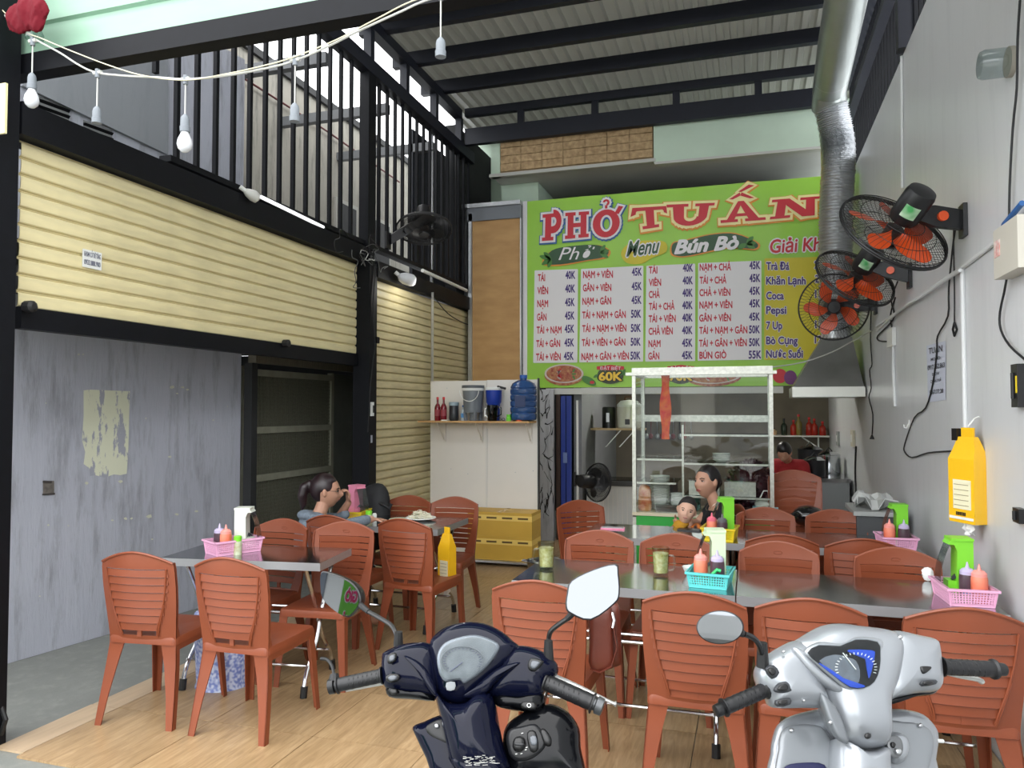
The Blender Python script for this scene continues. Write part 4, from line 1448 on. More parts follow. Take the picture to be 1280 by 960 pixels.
STK = 2.5
M_cage = mat('matt_black_fan_plastic', (22, 23, 25), .4)
c1 = atY(1117, 289, 4.47)
fan('wall_fan', 'nearest of three orange-bladed wall fans, largest in view', c1, camdir(.2, .60, .75), .295, M_orange, M_cage, atX(1207, 276, XR), group='orange wall fans')
c2 = atY(1069, 347, 6.0)
fan('wall_fan', 'middle one of three orange-bladed wall fans', c2, camdir(.2, .62, .72), .295, M_orange, M_cage, atX(1139, 345, XR), group='orange wall fans')
STK = 1.4
c3 = atY(1042, 384, 7.35)
fan('wall_fan', 'farthest of three orange-bladed wall fans, turned to face the street', c3, camdir(.32, .12, -.93), .295, M_orange, M_cage, atX(1096, 381, XR), group='orange wall fans')
M_cage2 = mat('old_black_fan_enamel', (30, 30, 32), .45)
fan('wall_fan', 'all-black fan tilted down from the fence on the left', atY(530, 286, 7.3), camdir(-.05, .93, -.35), .29, M_cage2, M_cage2, Vector((XL + .02, 6.95, 3.33)), 3, sticker=False)
fan('wall_fan', 'black wall fan in front of the kitchen doorway by the blue door', atY(747, 603, 8.7), camdir(-.72, .1, .5), .22, M_cage2, M_cage2, Vector((-2.0, 8.95, .78)), 3, sticker=False, spin=.8)
# stand for that fan: it hangs on a thin pole fixed beside the door
fp = thing('fan_pole', 'thin white pole holding the black kitchen fan', 'pole', (-1.99, 8.97, 0))
MB().tube([(0, 0, 0), (0, 0, 1.72)], .014, 10).build('pole_tube', M_white, fp)
MB().lathe([(.09, 0), (.09, .015), (.02, .03)], n=18).build('pole_foot', M_white, fp)

# ================================================================== RIGHT WALL FITTINGS
def wallpt(px, py, off=.008):
    return atX(px, py, XR - off)
def conduit(name, label, pts, r=.009, m=None, off=.01, cat='conduit', n=8, sm=3):
    P = [wallpt(*p, off) if len(p) == 2 else Vector(p) for p in pts]
    if sm > 1:
        P = [cr(i / ((len(P) - 1) * sm), P) for i in range((len(P) - 1) * sm + 1)]
    o = MB().tube(P, r, n).build(name, m or M_white, None)
    return tag(o, label, cat)
M_cond = mat('white_trunking', (216, 218, 218), .45)
conduit('cable_trunking', 'straight white cable trunking running down the right wall behind the yellow tissue bag', [(1203, 335), (1207, 535)], .012, M_cond, sm=1)
conduit('cable_trunking', 'clipped grey-white conduit high on the right wall below the black bars', [(1127, 70), (1127.5, 130), (1128, 235)], .010, M_cond, sm=1)
conduit('cable_trunking', 'long sloping white conduit crossing the right wall behind the fans', [(1268, 285), (1205, 333), (1096, 408)], .011, M_cond, sm=1)
conduit('cable_trunking', 'second sloping conduit running on from under the nearest fan towards the hood', [(1200, 338), (1150, 372), (1128, 385), (1096, 414)], .009, M_cond, off=.03)
conduit('cable_trunking', 'short white conduit below the switch box under the farthest fan', [(1117, 430), (1117, 465), (1119, 508)], .012, M_cond, sm=1)
conduit('white_wire', 'loose white wire swooping from the hood to the sloping conduit', [(962, 458), (1000, 455), (1035, 445), (1075, 424), (1096, 410)][0:0] or [tuple(atY(964, 459, 7.6)), tuple(atY(1003, 453, 7.7)), tuple(atY(1040, 440, 7.8)), tuple(atY(1068, 425, 7.8)), tuple(wallpt(1090, 413, .01))], .006, M_cable_w, cat='wire')
t = thing('switch_box', 'small white socket box on the right wall under the fan cords', 'switch', wallpt(1117, 422, .0))
MB().box(-.03, -.002, -.12, .12, -.07, .07).build('box_shell', M_white, t, smooth=0)
conduit('black_cord', 'black fan cord looping from the nearest fan down to the tissue bag', [(1196, 280), (1192, 300), (1186, 360), (1185, 395), (1172, 420), (1171, 440), (1166, 480), (1157, 510), (1143, 522), (1131, 555), (1131, 565), (1140, 572), (1160, 566), (1188, 564)], .005, M_cable_b, cat='cord')
conduit('pull_cord', 'black pull cord with a hooked end hanging from the nearest fan', [(1193, 265), (1192, 300), (1193, 360), (1193, 405)], .004, M_cable_b, cat='cord')
MB().tube([wallpt(1193, 403), wallpt(1191, 412), wallpt(1193, 420), wallpt(1196, 412), wallpt(1193, 403)], .006, 6).build('cord_hook', M_cable_b, bpy.data.objects['pull_cord'])
conduit('black_cord', 'tangled black cord hanging under the middle fan', [(1122, 352), (1114, 375), (1118, 395), (1109, 408), (1097, 420), (1099, 426), (1113, 426), (1116, 418), (1113, 395), (1119, 372)], .006, M_cable_b, cat='cord')
conduit('black_cord', 'black cord with a plug hanging beside the hood from the farthest fan', [(1089, 386), (1088, 425), (1090, 455), (1087, 463), (1089, 485), (1086, 497), (1091, 518), (1090, 545)], .005, M_cable_b, cat='cord')
MB().lathe([(.006, .04), (.014, .02), (.022, 0), (.001, 0)], wallpt(1090, 549, .02), 8).build('plug', M_cable_b, bpy.data.objects['black_cord.002'])
conduit('power_cord', 'long black cord drooping down the far right of the right wall', [(1275, 0), (1272, 50), (1271, 110), (1266, 160), (1262, 235), (1261, 300), (1258, 350), (1250, 390), (1251, 412), (1262, 432), (1282, 450)], .005, M_cable_b, off=.02, cat='cord')
t = thing('junction_box', 'round clear plastic junction box with wires at the top right', 'box', wallpt(1266, 77, .0))
MB().lathe([(.06, .002), (.062, .11), (.055, .125), (.0005, .128)], n=22, axis='x').build('x', M_clear, t).name = 'clear_cover'
for k in range(4):
    MB().tube([(-.02, -.04 + .02 * k, -.04), (-.08, -.02 + .01 * k, 0), (-.02, .03 - .02 * k, .045)], .004, 5).build('coiled_wire', [M_cable_w, M_cable_b][k % 2], t)
MB().lathe([(.064, 0.0), (.064, .02)], n=22, axis='x').build('back_plate', mat('beige_base', (150, 146, 134), .6), t)
for o in t.children:
    o.scale = (-1, 1, 1)
t = thing('breaker_box', 'beige breaker box with a label at the right edge of the picture', 'box', wallpt(1274, 312, .0))
MB().box(-.07, -.002, -.22, .09, -.11, .10).build('box_shell', mat('beige_box', (196, 192, 180), .5), t, smooth=0)
MB().box(-.072, -.07, .0, .07, -.02, .05).build('warning_label', mat('red_white_label', (206, 120, 110), .5, rgb2=(230, 226, 220), nscale=40), t, smooth=0)
MB().tube([(-.03, .1, .09), (-.04, .04, .12), (-.03, -.15, .16)], .012, 8).build('blue_flex', mat('blue_flex', (40, 90, 150), .4), t)
MB().tube([(-.03, .08, .02), (-.03, .2, .05)], .01, 8).build('white_gland', M_white, t)
t = thing('wall_hook', 'small white stick-on hook on the right wall beside the fan cord', 'hook', wallpt(1137, 530, .0))
MB().box(-.008, -.002, -.02, .02, -.04, .03).build('hook_plate', M_white, t, smooth=0)
MB().tube([(-.008, 0, .0), (-.02, 0, -.03), (-.035, 0, -.025), (-.038, 0, -.005)], .005, 6).build('hook_prong', M_white, t)
# poster
t = thing('payment_poster', 'pale grey paper notice headed TUẤN with phone number lines on the right wall', 'poster', (XR - .003, 0, 0))
qp = [atX(1158, 432, XR - .003), atX(1182, 426, XR - .003), atX(1182, 500, XR - .003), atX(1160, 503, XR - .003)]
for p in qp:
    p.x = 0
MB().add(qp, [(0, 1, 2, 3)]).build('paper_sheet', mat('pale_grey_paper', (196, 200, 214), .6), t, smooth=0)
def on_poster(u_, v_):
    a_ = qp[0].lerp(qp[1], u_)
    b_ = qp[3].lerp(qp[2], u_)
    p = b_.lerp(a_, v_)
    return Vector((-.002, p.y, p.z))
for (s_, v0, cap, u0, u1) in [('TUẤN', .84, .10, .14, .86), ('MOMO', .71, .05, .25, .75), ('0917.362.863', .56, .08, .05, .97), ('BIDV', .45, .045, .3, .7), ('QUÁN PHỞ', .33, .05, .2, .8), ('9367.77.28', .13, .07, .12, .9)]:
    text_mesh(s_, mat('dark_grey_ink', (66, 68, 78), .6), 'poster_text', t, lambda x, y: on_poster(u0 + (u1 - u0) * x, v0 + cap * y), .025)

# tissue bags
def tissue_bag(name, label, loc, rz, w=.12, d=.09, h=.34):
    t = thing(name, label, 'tissue pack', loc, rz)
    my = mat('golden_yellow_film', (238, 186, 34), .22, coat=.4, bump=.3, bscale=20)
    pf = [(-h, .97), (-h * .97, 1.0), (-h * .8, 1.0), (-h * .26, 1.0), (-h * .14, .74), (-h * .05, .50), (0.0, .34)]
    g = []
    for (z, s_) in pf:
        ww, dd = w / 2 * (s_ * .6 + .4), d / 2 * (s_ if s_ > .9 else s_ * .8)
        g.append([(-ww, -dd, z), (ww, -dd, z), (ww, dd, z), (-ww, dd, z)])
    vs = [p for r in g for p in r]
    fs = []
    for i in range(len(g) - 1):
        for k in range(4):
            fs.append((i * 4 + k, i * 4 + (k + 1) % 4, (i + 1) * 4 + (k + 1) % 4, (i + 1) * 4 + k))
    fs += [(3, 2, 1, 0)]
    MB().add(vs, fs).build('film_pack', my, t, smooth=20)
    MB().box(-w / 2 * .92, w / 2 * .92, -d / 2 - .003, -d / 2 - .0005, -h * .96, -h * .93).build('white_foot', M_white, t, smooth=0)
    MB().box(-w * .30, w * .38, -d / 2 - .003, -d / 2 - .0005, -h * .84, -h * .50).build('product_label', mat('pale_label', (230, 224, 190), .4), t, smooth=0)
    for k in range(5):
        MB().box(-w * .26, w * .30, -d / 2 - .0045, -d / 2 - .003, -h * (.80 - .06 * k), -h * (.792 - .06 * k)).build('label_line', mat('grey_print', (160, 150, 120), .6), t, smooth=0)
    for k in range(8):
        MB().box(-w * .2 + k * .008, -w * .2 + k * .008 + .004, -d / 2 - .003, -d / 2 - .0005, -h * .915, -h * .875).build('barcode_bar', M_ink, t, smooth=0)
    MB().box(-w / 2 - .002, -w / 2 - .0005, -d * .3, d * .3, -h * .85, -h * .5).build('side_print', mat('pale_orange_print', (236, 190, 120), .4), t, smooth=0)
    MB().box(-w * .24, w * .24, -.004, .004, -.03, .045).build('hanging_tab', my, t, smooth=0)
    mb = MB()
    random.seed(3)
    g = []
    for i in range(5):
        g.append([(-.03 + .06 * j / 4 + random.uniform(-.006, .006), -.01 + random.uniform(-.012, .012), -h - .0 - .015 * i) if True else 0 for j in range(5)])
    mb.sheet(g, (0, .003, 0)).build('loose_tissue', mat('white_tissue', (232, 232, 230), .8), t, smooth=50)
    return t


tb = tissue_bag('tissue_pack', 'yellow hanging tissue pack on the right wall', atX(1210, 546, XR - .06), -math.radians(62), .165, .09, .42)
MB().tube([(0, 0, .05), (.02, .02, .09), (.05, .02, .1)], .004, 6).build('wall_peg', M_white, tb)
MB().box(-.085, -.05, -.02, .02, -.02, .04).build('black_plug', M_blackpl, tb, smooth=0)

# ================================================================== CHAIRS
def interp(tab, z):
    for i in range(len(tab) - 1):
        a, b = tab[i], tab[i + 1]
        if (a[0] >= z >= b[0]):
            t = (a[0] - z) / (a[0] - b[0])
            return [a[k] + (b[k] - a[k]) * t for k in range(1, len(a))]
    return list((tab[0] if z > tab[0][0] else tab[-1])[1:])
#        z     xin   xout    y
STI = [(.832, .178, .202, -.249), (.80, .174, .207, -.246), (.70, .164, .208, -.232), (.60, .145, .202, -.218), (.50, .112, .194, -.206),
       (.44, .100, .190, -.200), (.40, .108, .190, -.200), (.30, .134, .199, -.212), (.15, .164, .210, -.238), (.0, .184, .219, -.266)]
BEND = .034
def yb(x, z):
    return interp(STI, z)[2] - BEND * (1 - (x / .2) ** 2) * min(1, max(0, (z - .40) / .1))


def make_chair():
    t = thing('plastic_chair', 'terracotta plastic chair', 'chair', (0, 0, 0))
    # rear legs running up into the stiles
    for s in (-1, 1):
        A, B, Cc = [], [], []
        for (z, xi, xo, y) in STI:
            yo = yb(xi, z)
            A.append([(s * xi, yo, z), (s * xo, y, z)])
            B.append([(s * xo, y, z), (s * xo, y + (.034 if z < .5 else .018), z)])
        mb = MB()
        mb.sheet([[Vector(p) for p in r] for r in A], (0, .007, 0))
        mb.sheet([[Vector(p) for p in r] for r in B], (-s * .006, 0, 0))
        mb.build('leg', M_terra, t, smooth=40)
        # front legs: angle section
        mb = MB()
        for (x0, x1, y0, y1) in ((.150, .200, .196, .203), (.194, .201, .150, .203)):
            tx, ty = .022, .030
            k = .62
            b = [(s * (x1 - (x1 - x0) * k + tx), y1 - (y1 - y0) * (k if y1 - y0 > .02 else 1) + ty, 0), (s * (x1 + tx), y1 - (y1 - y0) * (k if y1 - y0 > .02 else 1) + ty, 0),
                 (s * (x1 + tx), y1 + ty, 0), (s * (x1 - (x1 - x0) * (k if x1 - x0 > .02 else 1) + tx), y1 + ty, 0)]
            u = [(s * x0, y0, .43), (s * x1, y0, .43), (s * x1, y1, .43), (s * x0, y1, .43)]
            mb.hexa([Vector(p) for p in b] + [Vector(p) for p in u])
        mb.build('leg', M_terra, t, smooth=0)
        # ribs on the rear of the backrest
        for off, zt, zb in ((.000, .80, .455), (-.014, .62, .45)):
            P = []
            for i in range(9):
                z = zt + (zb - zt) * i / 8
                x = (interp(STI, z)[0] - .004 + off) if off == 0 else (.150 - (.62 - z) * .28)
                x = max(.055, x - (.0 if off == 0 else 0))
                P.append((s * x, yb(x, z) - .006, z))
            MB().tube(P, .0045, 5).build('rib', M_terra, t)
        # side aprons of the seat
        MB().hexa([Vector(p) for p in [(s * .183, -.20, .375), (s * .190, -.20, .375), (s * .201, .19, .385), (s * .194, .19, .385),
                                       (s * .180, -.20, .437), (s * .190, -.20, .437), (s * .203, .19, .437), (s * .194, .19, .437)]]).build('seat_apron', M_terra, t, smooth=0)
    # arched top panel
    def curved(z0f, z1f, x1, n=10, dy0=0, dy1=0, th=.006, rows=3):
        g = []
        for r in range(rows + 1):
            f = r / rows
            row = []
            for i in range(n + 1):
                x = -x1 + 2 * x1 * i / n
                za, zb_ = z0f(x), z1f(x)
                z = za + (zb_ - za) * f
                row.append((x, yb(x, min(z, .855)) + dy0 + (dy1 - dy0) * f, z))
            g.append(row)
        return MB().sheet(g, (0, th, 0))
    arch = lambda x: .886 - .052 * (abs(x) / .19) ** 1.8
    curved(lambda x: .800, arch, .199, 14).build('top_panel', M_terra, t, smooth=50)
    MB().tube([(x, yb(x, .855) - .002, arch(x)) for x in [-.200 + .4 * i / 20 for i in range(21)]], .007, 6).build('top_rim', M_terra, t)
    # oval boss on the front of the top panel
    MB().tube([(.022 * math.cos(a), yb(0, .83) + .008, .828 + .009 * math.sin(a)) for a in [2 * PI * k / 14 for k in range(15)]], .0018, 4).build('oval_boss', M_terra, t)
    # louvre slats
    z = .796
    for k in range(8):
        zb_, zt_ = z - .0355, z
        xw = interp(STI, (zb_ + zt_) / 2)[0] + .006
        curved(lambda x, q=zb_: q, lambda x, q=zt_: q, xw, 8, -.0065, .0015, .005, 1).build('slat', M_terra, t, smooth=50)
        z -= .0398
    # lower rail with two slots
    curved(lambda x: .415, lambda x: .452, .112, 8, 0, 0, .006, 1).build('lower_rail', M_terra, t, smooth=50)
    MB().box(-.012, .012, yb(0, .47) - .001, yb(0, .47) + .007, .448, .484).build('slot_divider', M_terra, t, smooth=0)
    # seat
    out = []
    for (cx, cy, a0) in ((.175, .185, 0), (-.175, .185, 90), (-.165, -.18, 180), (.165, -.18, 270)):
        for k in range(5):
            a = math.radians(a0 + 90 * k / 4)
            out.append((cx + .03 * math.cos(a), cy + .03 * math.sin(a)))
    N_ = len(out)
    vs = []
    for (sc, z) in ((1, .405), (1.0, .43), (.975, .444), (.90, .448), (.5, .441), (.02, .438)):
        vs += [(p[0] * sc, p[1] * sc, z) for p in out]
    fs = [tuple(range(N_ - 1, -1, -1))]
    for i in range(5):
        for k in range(N_):
            fs.append((i * N_ + k, i * N_ + (k + 1) % N_, (i + 1) * N_ + (k + 1) % N_, (i + 1) * N_ + k))
    fs.append(tuple(5 * N_ + k for k in range(N_)))
    MB().add(vs, fs).build('seat', M_terra, t, smooth=40)
    return t


CH0 = make_chair()
INFILL = MB().sheet([[(x, yb(x, .47) + .001, z) for x in [-.105 + .21 * i / 8 for i in range(9)]] for z in (.448, .482)], (0, .004, 0)).mesh('slot_infill', M_terra, 50)
used = [False]
def chair(x, ytop, facing, label, z=0.0, rz=None, group=None):
    """(x, ytop): where the top of the backrest is; facing +1 into the shop, -1 towards the street"""
    a = rz if rz is not None else (0 if facing > 0 else PI)
    d = Vector((-math.sin(a), math.cos(a), 0))
    loc = Vector((x, ytop, z)) + d * .27
    if not used[0]:
        used[0] = True
        CH0.location = loc
        CH0.rotation_euler = (0, 0, a)
        CH0['label'] = label
        o = CH0
    else:
        o = dup(CH0, loc, a, label)
    o['group'] = group or 'terracotta plastic chairs'
    if x > -1.2:
        q = bpy.data.objects.new('slot_infill', INFILL)
        COL.objects.link(q)
        q.parent = o
    return o


R = math.radians
chair(-2.995, 3.14, 1, 'leftmost chair in front of the left table, back to the street', rz=R(7))
chair(-2.45, 3.155, 1, 'second chair from the left in front of the left table, back to the street', rz=R(1))
chair(-2.945, 4.36, -1, 'chair behind the left table near the pink basket, facing the street', rz=PI + R(-3))
chair(-2.49, 4.37, -1, 'chair behind the right end of the left table, facing the street', rz=PI + R(6))
chair(-2.76, 4.62, 1, 'chair the woman in grey sits on', rz=R(-4))
chair(-2.21, 4.62, 1, 'chair with its back to us in front of the table with the plate of sprouts', rz=R(-6))
chair(-2.74, 5.86, -1, 'chair behind the sprouts table carrying the black backpack')
chair(-2.335, 5.88, -1, 'chair behind the sprouts table nearest the ochre cartons', rz=PI + R(4))
chair(-.875, 3.13, 1, 'front-row chair with the brown satchel hanging at its side')
chair(-.225, 3.12, 1, 'front-row chair directly behind the small oval scooter mirror')
chair(.21, 3.15, 1, 'front-row chair behind the left arm of the silver scooter')
chair(.745, 3.17, 1, 'front-row chair against the right wall behind the silver scooter', rz=R(3))
chair(-.865, 4.51, -1, 'far-side chair behind the left beer mug, facing the street')
chair(-.42, 4.52, -1, 'far-side chair behind the second beer mug, facing the street')
chair(.135, 4.42, -1, 'far-side chair right of the cyan basket, facing the street')
chair(.715, 4.41, -1, 'far-side chair left of the near pink basket by the right wall')
chair(.165, 4.70, 1, 'second-row chair hidden behind the one right of the cyan basket')
chair(.60, 4.68, 1, 'second-row chair half hidden left of the near pink basket chair')
chair(.095, 5.93, -1, 'far-side chair of the second row just right of the yellow basket')
chair(.575, 5.95, -1, 'far-side chair of the second row left of the far pink basket')
chair(-1.31, 5.95, -1, 'chair turned sideways in front of the white freezer by the blue door', rz=PI + R(38))
chair(-.10, 6.05, -1, 'chair the woman with the child sits on', rz=R(112))
for k in range(4):
    chair(.335, 6.62 + .008 * k, -1, ['bottom chair of the stack behind the second row', 'second chair from the bottom of the stack behind the second row', 'third chair from the bottom of the stack behind the second row', 'top chair of the stack, with a black helmet on its seat'][k], z=.075 * k)

# ================================================================== TABLES
M_top = mat('polished_stainless_table_top', (176, 178, 180), .13, 1.0, noise=.1, nscale=1.5, bump=.02, bscale=5)
def table(label, ox, oy, rz, Wd, D, dark=False):
    t = thing('folding_table', label, 'table', (ox, oy, 0), rz, 'stainless steel folding tables')
    mb = MB()
    r = .012
    mb.box(0, Wd, 0, D, .735, .75)
    mb.build('table_top', M_top, t, smooth=0)
    mb = MB()
    mb.box(0, Wd, -.001, .004, .705, .749).box(0, Wd, D - .004, D + .001, .705, .749).box(-.001, .004, 0, D, .705, .749).box(Wd - .004, Wd + .001, 0, D, .705, .749)
    mb.build('folded_edge', mat('satin_steel_edge', (176, 178, 180), .35, .6), t, smooth=0)
    for x in (.12, Wd - .12):
        for (ya, yb_, dx) in ((.06, D - .02, .0), (D - .06, .02, .03)):
            s = 1 if yb_ > ya else -1
            P = [(x + dx, ya, .72), (x + dx, ya + (yb_ - ya) * .45, .42), (x + dx, ya + (yb_ - ya) * .62, .27), (x + dx, yb_ - s * .02, .13), (x + dx, yb_ + s * .02, .03)]
            P = [Vector(p) for p in P]
            P2 = [cr(i / 12, P) for i in range(13)]
            lg = MB().tube(P2, .0125, 10).build('leg', M_chrome, t)
            MB().tube([P[-1] + Vector((0, -s * .008, .03)), P[-1] + Vector((0, s * .004, -.03))], .02, 10).build('foot_cap', M_rubber, lg)
    for (y, z, r_) in ((D * .52, .40, .011), (D * .52 + .03, .43, .009), (D * .25, .135, .009), (D * .8, .15, .009)):
        MB().tube([(.10, y, z), (Wd - .10, y, z)], r_, 8).build('cross_bar', M_chrome, t)
    for x in (.135, Wd - .105):
        MB().tube([(x - .03, D * .5, .41), (x + .03, D * .5, .41)], .018, 10).build('pivot_bolt', M_alu, t)
    return t


table('left stainless table with the pink basket near the lavender wall', -3.28, 3.635, R(7.9), .98, .47)
table('stainless table with the plate of sprouts behind the left table', -3.08, 5.07, R(0), .93, .62)
table('front stainless table with two beer mugs and the cyan basket', -1.158, 3.69, 0, 1.08, .60)
table('front stainless table against the right wall with the near pink basket', -.070, 3.69, 0, 1.10, .60)
table('second-row stainless table with the pink phone and yellow basket', -1.12, 5.12, 0, 1.085, .60)
table('second-row stainless table with the far pink basket', -.03, 5.12, 0, 1.02, .60)
TZ = .75

# ================================================================== THINGS ON THE TABLES
def lathe_obj(name, prof, m, parent=None, loc=(0, 0, 0), n=18, **kw):
    return MB().lathe(prof, n=n).build(name, m, parent, loc, **kw)
M_pink = mat('pink_basket_plastic', (236, 176, 208), .4)
M_cyan = mat('turquoise_basket_plastic', (96, 206, 204), .4)
M_yelp = mat('yellow_basket_plastic', (236, 208, 40), .4)


def basket(label, c, rz, w, l, h, m, color):
    t = thing('plastic_basket', label, 'basket', (c[0], c[1], TZ + .001), rz, 'perforated condiment baskets')
    e = .012
    MB().box(-w / 2, w / 2, -l / 2, l / 2, 0, .004).build('base', m, t, smooth=0)
    mb = MB()
    for z in (h, ):
        mb.box(-w / 2 - e * 1.9, w / 2 + e * 1.9, -l / 2 - e * 1.9, -l / 2 - e * .6, h - .010, h)
        mb.box(-w / 2 - e * 1.9, w / 2 + e * 1.9, l / 2 + e * .6, l / 2 + e * 1.9, h - .010, h)
        mb.box(-w / 2 - e * 1.9, -w / 2 - e * .6, -l / 2 - e * .6, l / 2 + e * .6, h - .010, h)
        mb.box(w / 2 + e * .6, w / 2 + e * 1.9, -l / 2 - e * .6, l / 2 + e * .6, h - .010, h)
    mb.build('rim', m, t, smooth=0)
    for (ax, L_, W_, sg) in (('x', w, l, -1), ('x', w, l, 1), ('y', l, w, -1), ('y', l, w, 1)):
        mb = MB()
        n = int(L_ / .0105)
        def P(a, f, o=0):
            sp = 1 + (2 * e / L_) * f * .9
            d_ = sg * (W_ / 2 + e * f) + sg * o
            return Vector((a * sp, d_, h * f)) if ax == 'x' else Vector((d_, a * sp, h * f))
        for i in range(n + 1):
            a = -L_ / 2 + L_ * i / n
            hw = .0026 if 0 < i < n else .006
            b = [P(a - hw, 0), P(a + hw, 0), P(a + hw, 0, .003), P(a - hw, 0, .003), P(a - hw, .97), P(a + hw, .97), P(a + hw, .97, .003), P(a - hw, .97, .003)]
            mb.hexa(b)
        nr = int(h / .011)
        for k in range(nr + 1):
            f = k / nr * .95
            df = .0026 / h if 0 < k else .09
            f1 = min(1, f + df * 2)
            b = [P(-L_ / 2, f, -.001), P(L_ / 2, f, -.001), P(L_ / 2, f, .0035), P(-L_ / 2, f, .0035), P(-L_ / 2, f1, -.001), P(L_ / 2, f1, -.001), P(L_ / 2, f1, .0035), P(-L_ / 2, f1, .0035)]
            mb.hexa(b)
        mb.build('lattice_side', m, t, smooth=0, kind='stuff')
    return t


def squeeze(label, x, y, z, liq, top, s=1.0, group='squeeze sauce bottles'):
    t = thing('sauce_bottle', label, 'bottle', (x, y, z), group=group)
    lathe_obj('bottle_body', [(.031 * s, 0), (.034 * s, .006), (.034 * s, .105 * s), (.031 * s, .118 * s)], liq, t)
    lathe_obj('shoulder', [(.0315 * s, .115 * s), (.031 * s, .130 * s), (.020 * s, .142 * s), (.0005, .143 * s)], top, t)
    lathe_obj('nozzle', [(.011 * s, .14 * s), (.007 * s, .152 * s), (.003 * s, .170 * s), (.0005, .171 * s)], top, t, n=10)
    return t


M_chili = mat('chilli_sauce_in_soft_plastic', (214, 92, 60), .35, rgb2=(232, 138, 110), nscale=12, sss=.0)
M_soy = mat('dark_sauce_in_soft_plastic', (96, 72, 84), .35, rgb2=(70, 50, 60), nscale=12)
M_redtop = mat('translucent_pink_shoulder', (238, 150, 140), .3)
M_purtop = mat('translucent_lilac_shoulder', (186, 176, 206), .3)
M_lime = mat('lime_green_plastic', (124, 208, 52), .38)
M_palegr = mat('pale_green_plastic', (206, 226, 190), .4)
M_hood = glass_mat('clear_dispenser_cover', (196, 206, 208), .22, .12)
M_spoon = mat('dark_spoons', (60, 62, 66), .3, .5)


def dispenser(label, x, y, z, rz, m, h=.24, group='chopstick dispensers'):
    t = thing('chopstick_dispenser', label, 'dispenser', (x, y, z), rz, group)
    d = .045
    MB().box(-.06, .06, -d, d, 0, .035).build('base', m, t, smooth=0)
    pf = [(-.012, .03), (.058, .03), (.058, h), (-.03, h), (-.045, h - .02), (-.02, h - .022), (-.008, h - .05)]
    MB().prism(pf, (0, -d, 0), (1, 0, 0), (0, 0, 1), (0, 2 * d, 0)).build('column', m, t, smooth=20)
    MB().box(-.035, .06, -d - .004, d + .004, h - .004, h + .008).build('top_cap', m, t, smooth=0)
    g = []
    for i in range(9):
        f = i / 8
        xx = -.03 - .05 * math.sin(f * PI * .6)
        zz = h * (1 - f) + .03 * f
        g.append([(xx, -d * .95, zz), (xx, d * .95, zz)])
    MB().sheet(g, (.002, 0, 0)).build('clear_cover', M_hood, t, smooth=50)
    MB().box(-.045, .01, -d * .8, d * .8, .035, .075).build('utensil_tray', m, t, smooth=0)
    for k in range(6):
        MB().tube([(-.03 + .01 * k * .5, -.03 + .01 * k, .08 + .006 * (k % 2)), (.008, -.02 + .01 * k, .10 + .01 * (k % 3))], .005, 6).build('spoon', M_spoon, t)
    return t


def capjar(label, x, y, z, h=.09, r=.022, body=None, cap=None, group='green-capped shakers'):
    t = thing('shaker', label, 'jar', (x, y, z), group=group)
    lathe_obj('jar_body', [(r, 0), (r, h * .68), (r * .85, h * .74)], body or mat('pale_seasoning_glass', (196, 206, 178), .2, rgb2=(160, 150, 110), nscale=30), t)
    lathe_obj('cap', [(r * .95, h * .72), (r * .98, h * .95), (r * .8, h), (.0005, h)], cap or M_lime, t)
    return t


# left table set
bA = basket('pink perforated basket on the left table', (-2.985, 3.90), R(-28), .15, .26, .085, M_pink, 'pink')
def inb(b, u, v, dz=.005):
    p = Matrix.Rotation(b.rotation_euler[2], 4, 'Z') @ Vector((u, v, 0))
    return b.location.x + p.x, b.location.y + p.y, b.location.z + dz
squeeze('dark sauce bottle in the pink basket on the left table', *inb(bA, -.035, -.07), M_soy, M_purtop)
squeeze('orange-red sauce bottle in the pink basket on the left table', *inb(bA, .03, -.06), M_chili, M_redtop)
capjar('tiny green-capped shaker in the pink basket on the left table', *inb(bA, .045, .0), .07, .014)
dispenser('white chopstick dispenser with clear cover in the pink basket on the left table', *inb(bA, .0, .08), R(200), mat('ivory_plastic', (226, 230, 218), .4), .25)
p = atZ(297, 693, TZ)
capjar('green-capped seasoning jar standing beside the pink basket on the left table', p.x, p.y, TZ, .11, .024)

# sprouts table set
bE = basket('yellow basket on the sprouts table by the middle post', (-2.97, 5.36), R(10), .14, .22, .07, M_yelp, 'yellow')
dispenser('pink chopstick dispenser in front of the woman in grey', *inb(bE, .0, .05), R(160), mat('rose_pink_plastic', (226, 140, 168), .4), .25)
p = atZ(461, 655, TZ)
capjar('green-capped shaker on the sprouts table', p.x, p.y, TZ, .1, .026, cap=M_lime)
p = atZ(468, 653, TZ)
lathe_obj('salt_shaker', [(.018, 0), (.018, .06), (.012, .07), (.0005, .072)], M_white, None, (p.x, p.y, TZ), label='small white shaker beside the green-capped one on the sprouts table', cat='jar')
p = atZ(526, 650, TZ)
pl = thing('dinner_plate', 'white plate heaped with bean sprouts and herbs', 'plate', (p.x, p.y, TZ))
lathe_obj('plate_body', [(.05, 0), (.06, .002), (.12, .018), (.118, .022), (.05, .008), (.0005, .008)], M_white, pl, n=28)
random.seed(5)
mb = MB()
for k in range(130):
    a, r_ = random.uniform(0, 2 * PI), .085 * math.sqrt(random.random())
    h_ = .02 + .055 * (1 - (r_ / .09) ** 2) * random.random()
    b_ = random.uniform(0, 2 * PI)
    c_ = Vector((r_ * math.cos(a), r_ * math.sin(a), h_))
    d_ = Vector((math.cos(b_), math.sin(b_), random.uniform(-.5, .7))) * .02
    mb.tube([c_ - d_, c_ + Vector((0, 0, .006)), c_ + d_], .0025, 4, True)
mb.build('bean_sprouts', mat('pale_bean_sprouts', (232, 228, 206), .5), pl, kind='stuff')
mb = MB()
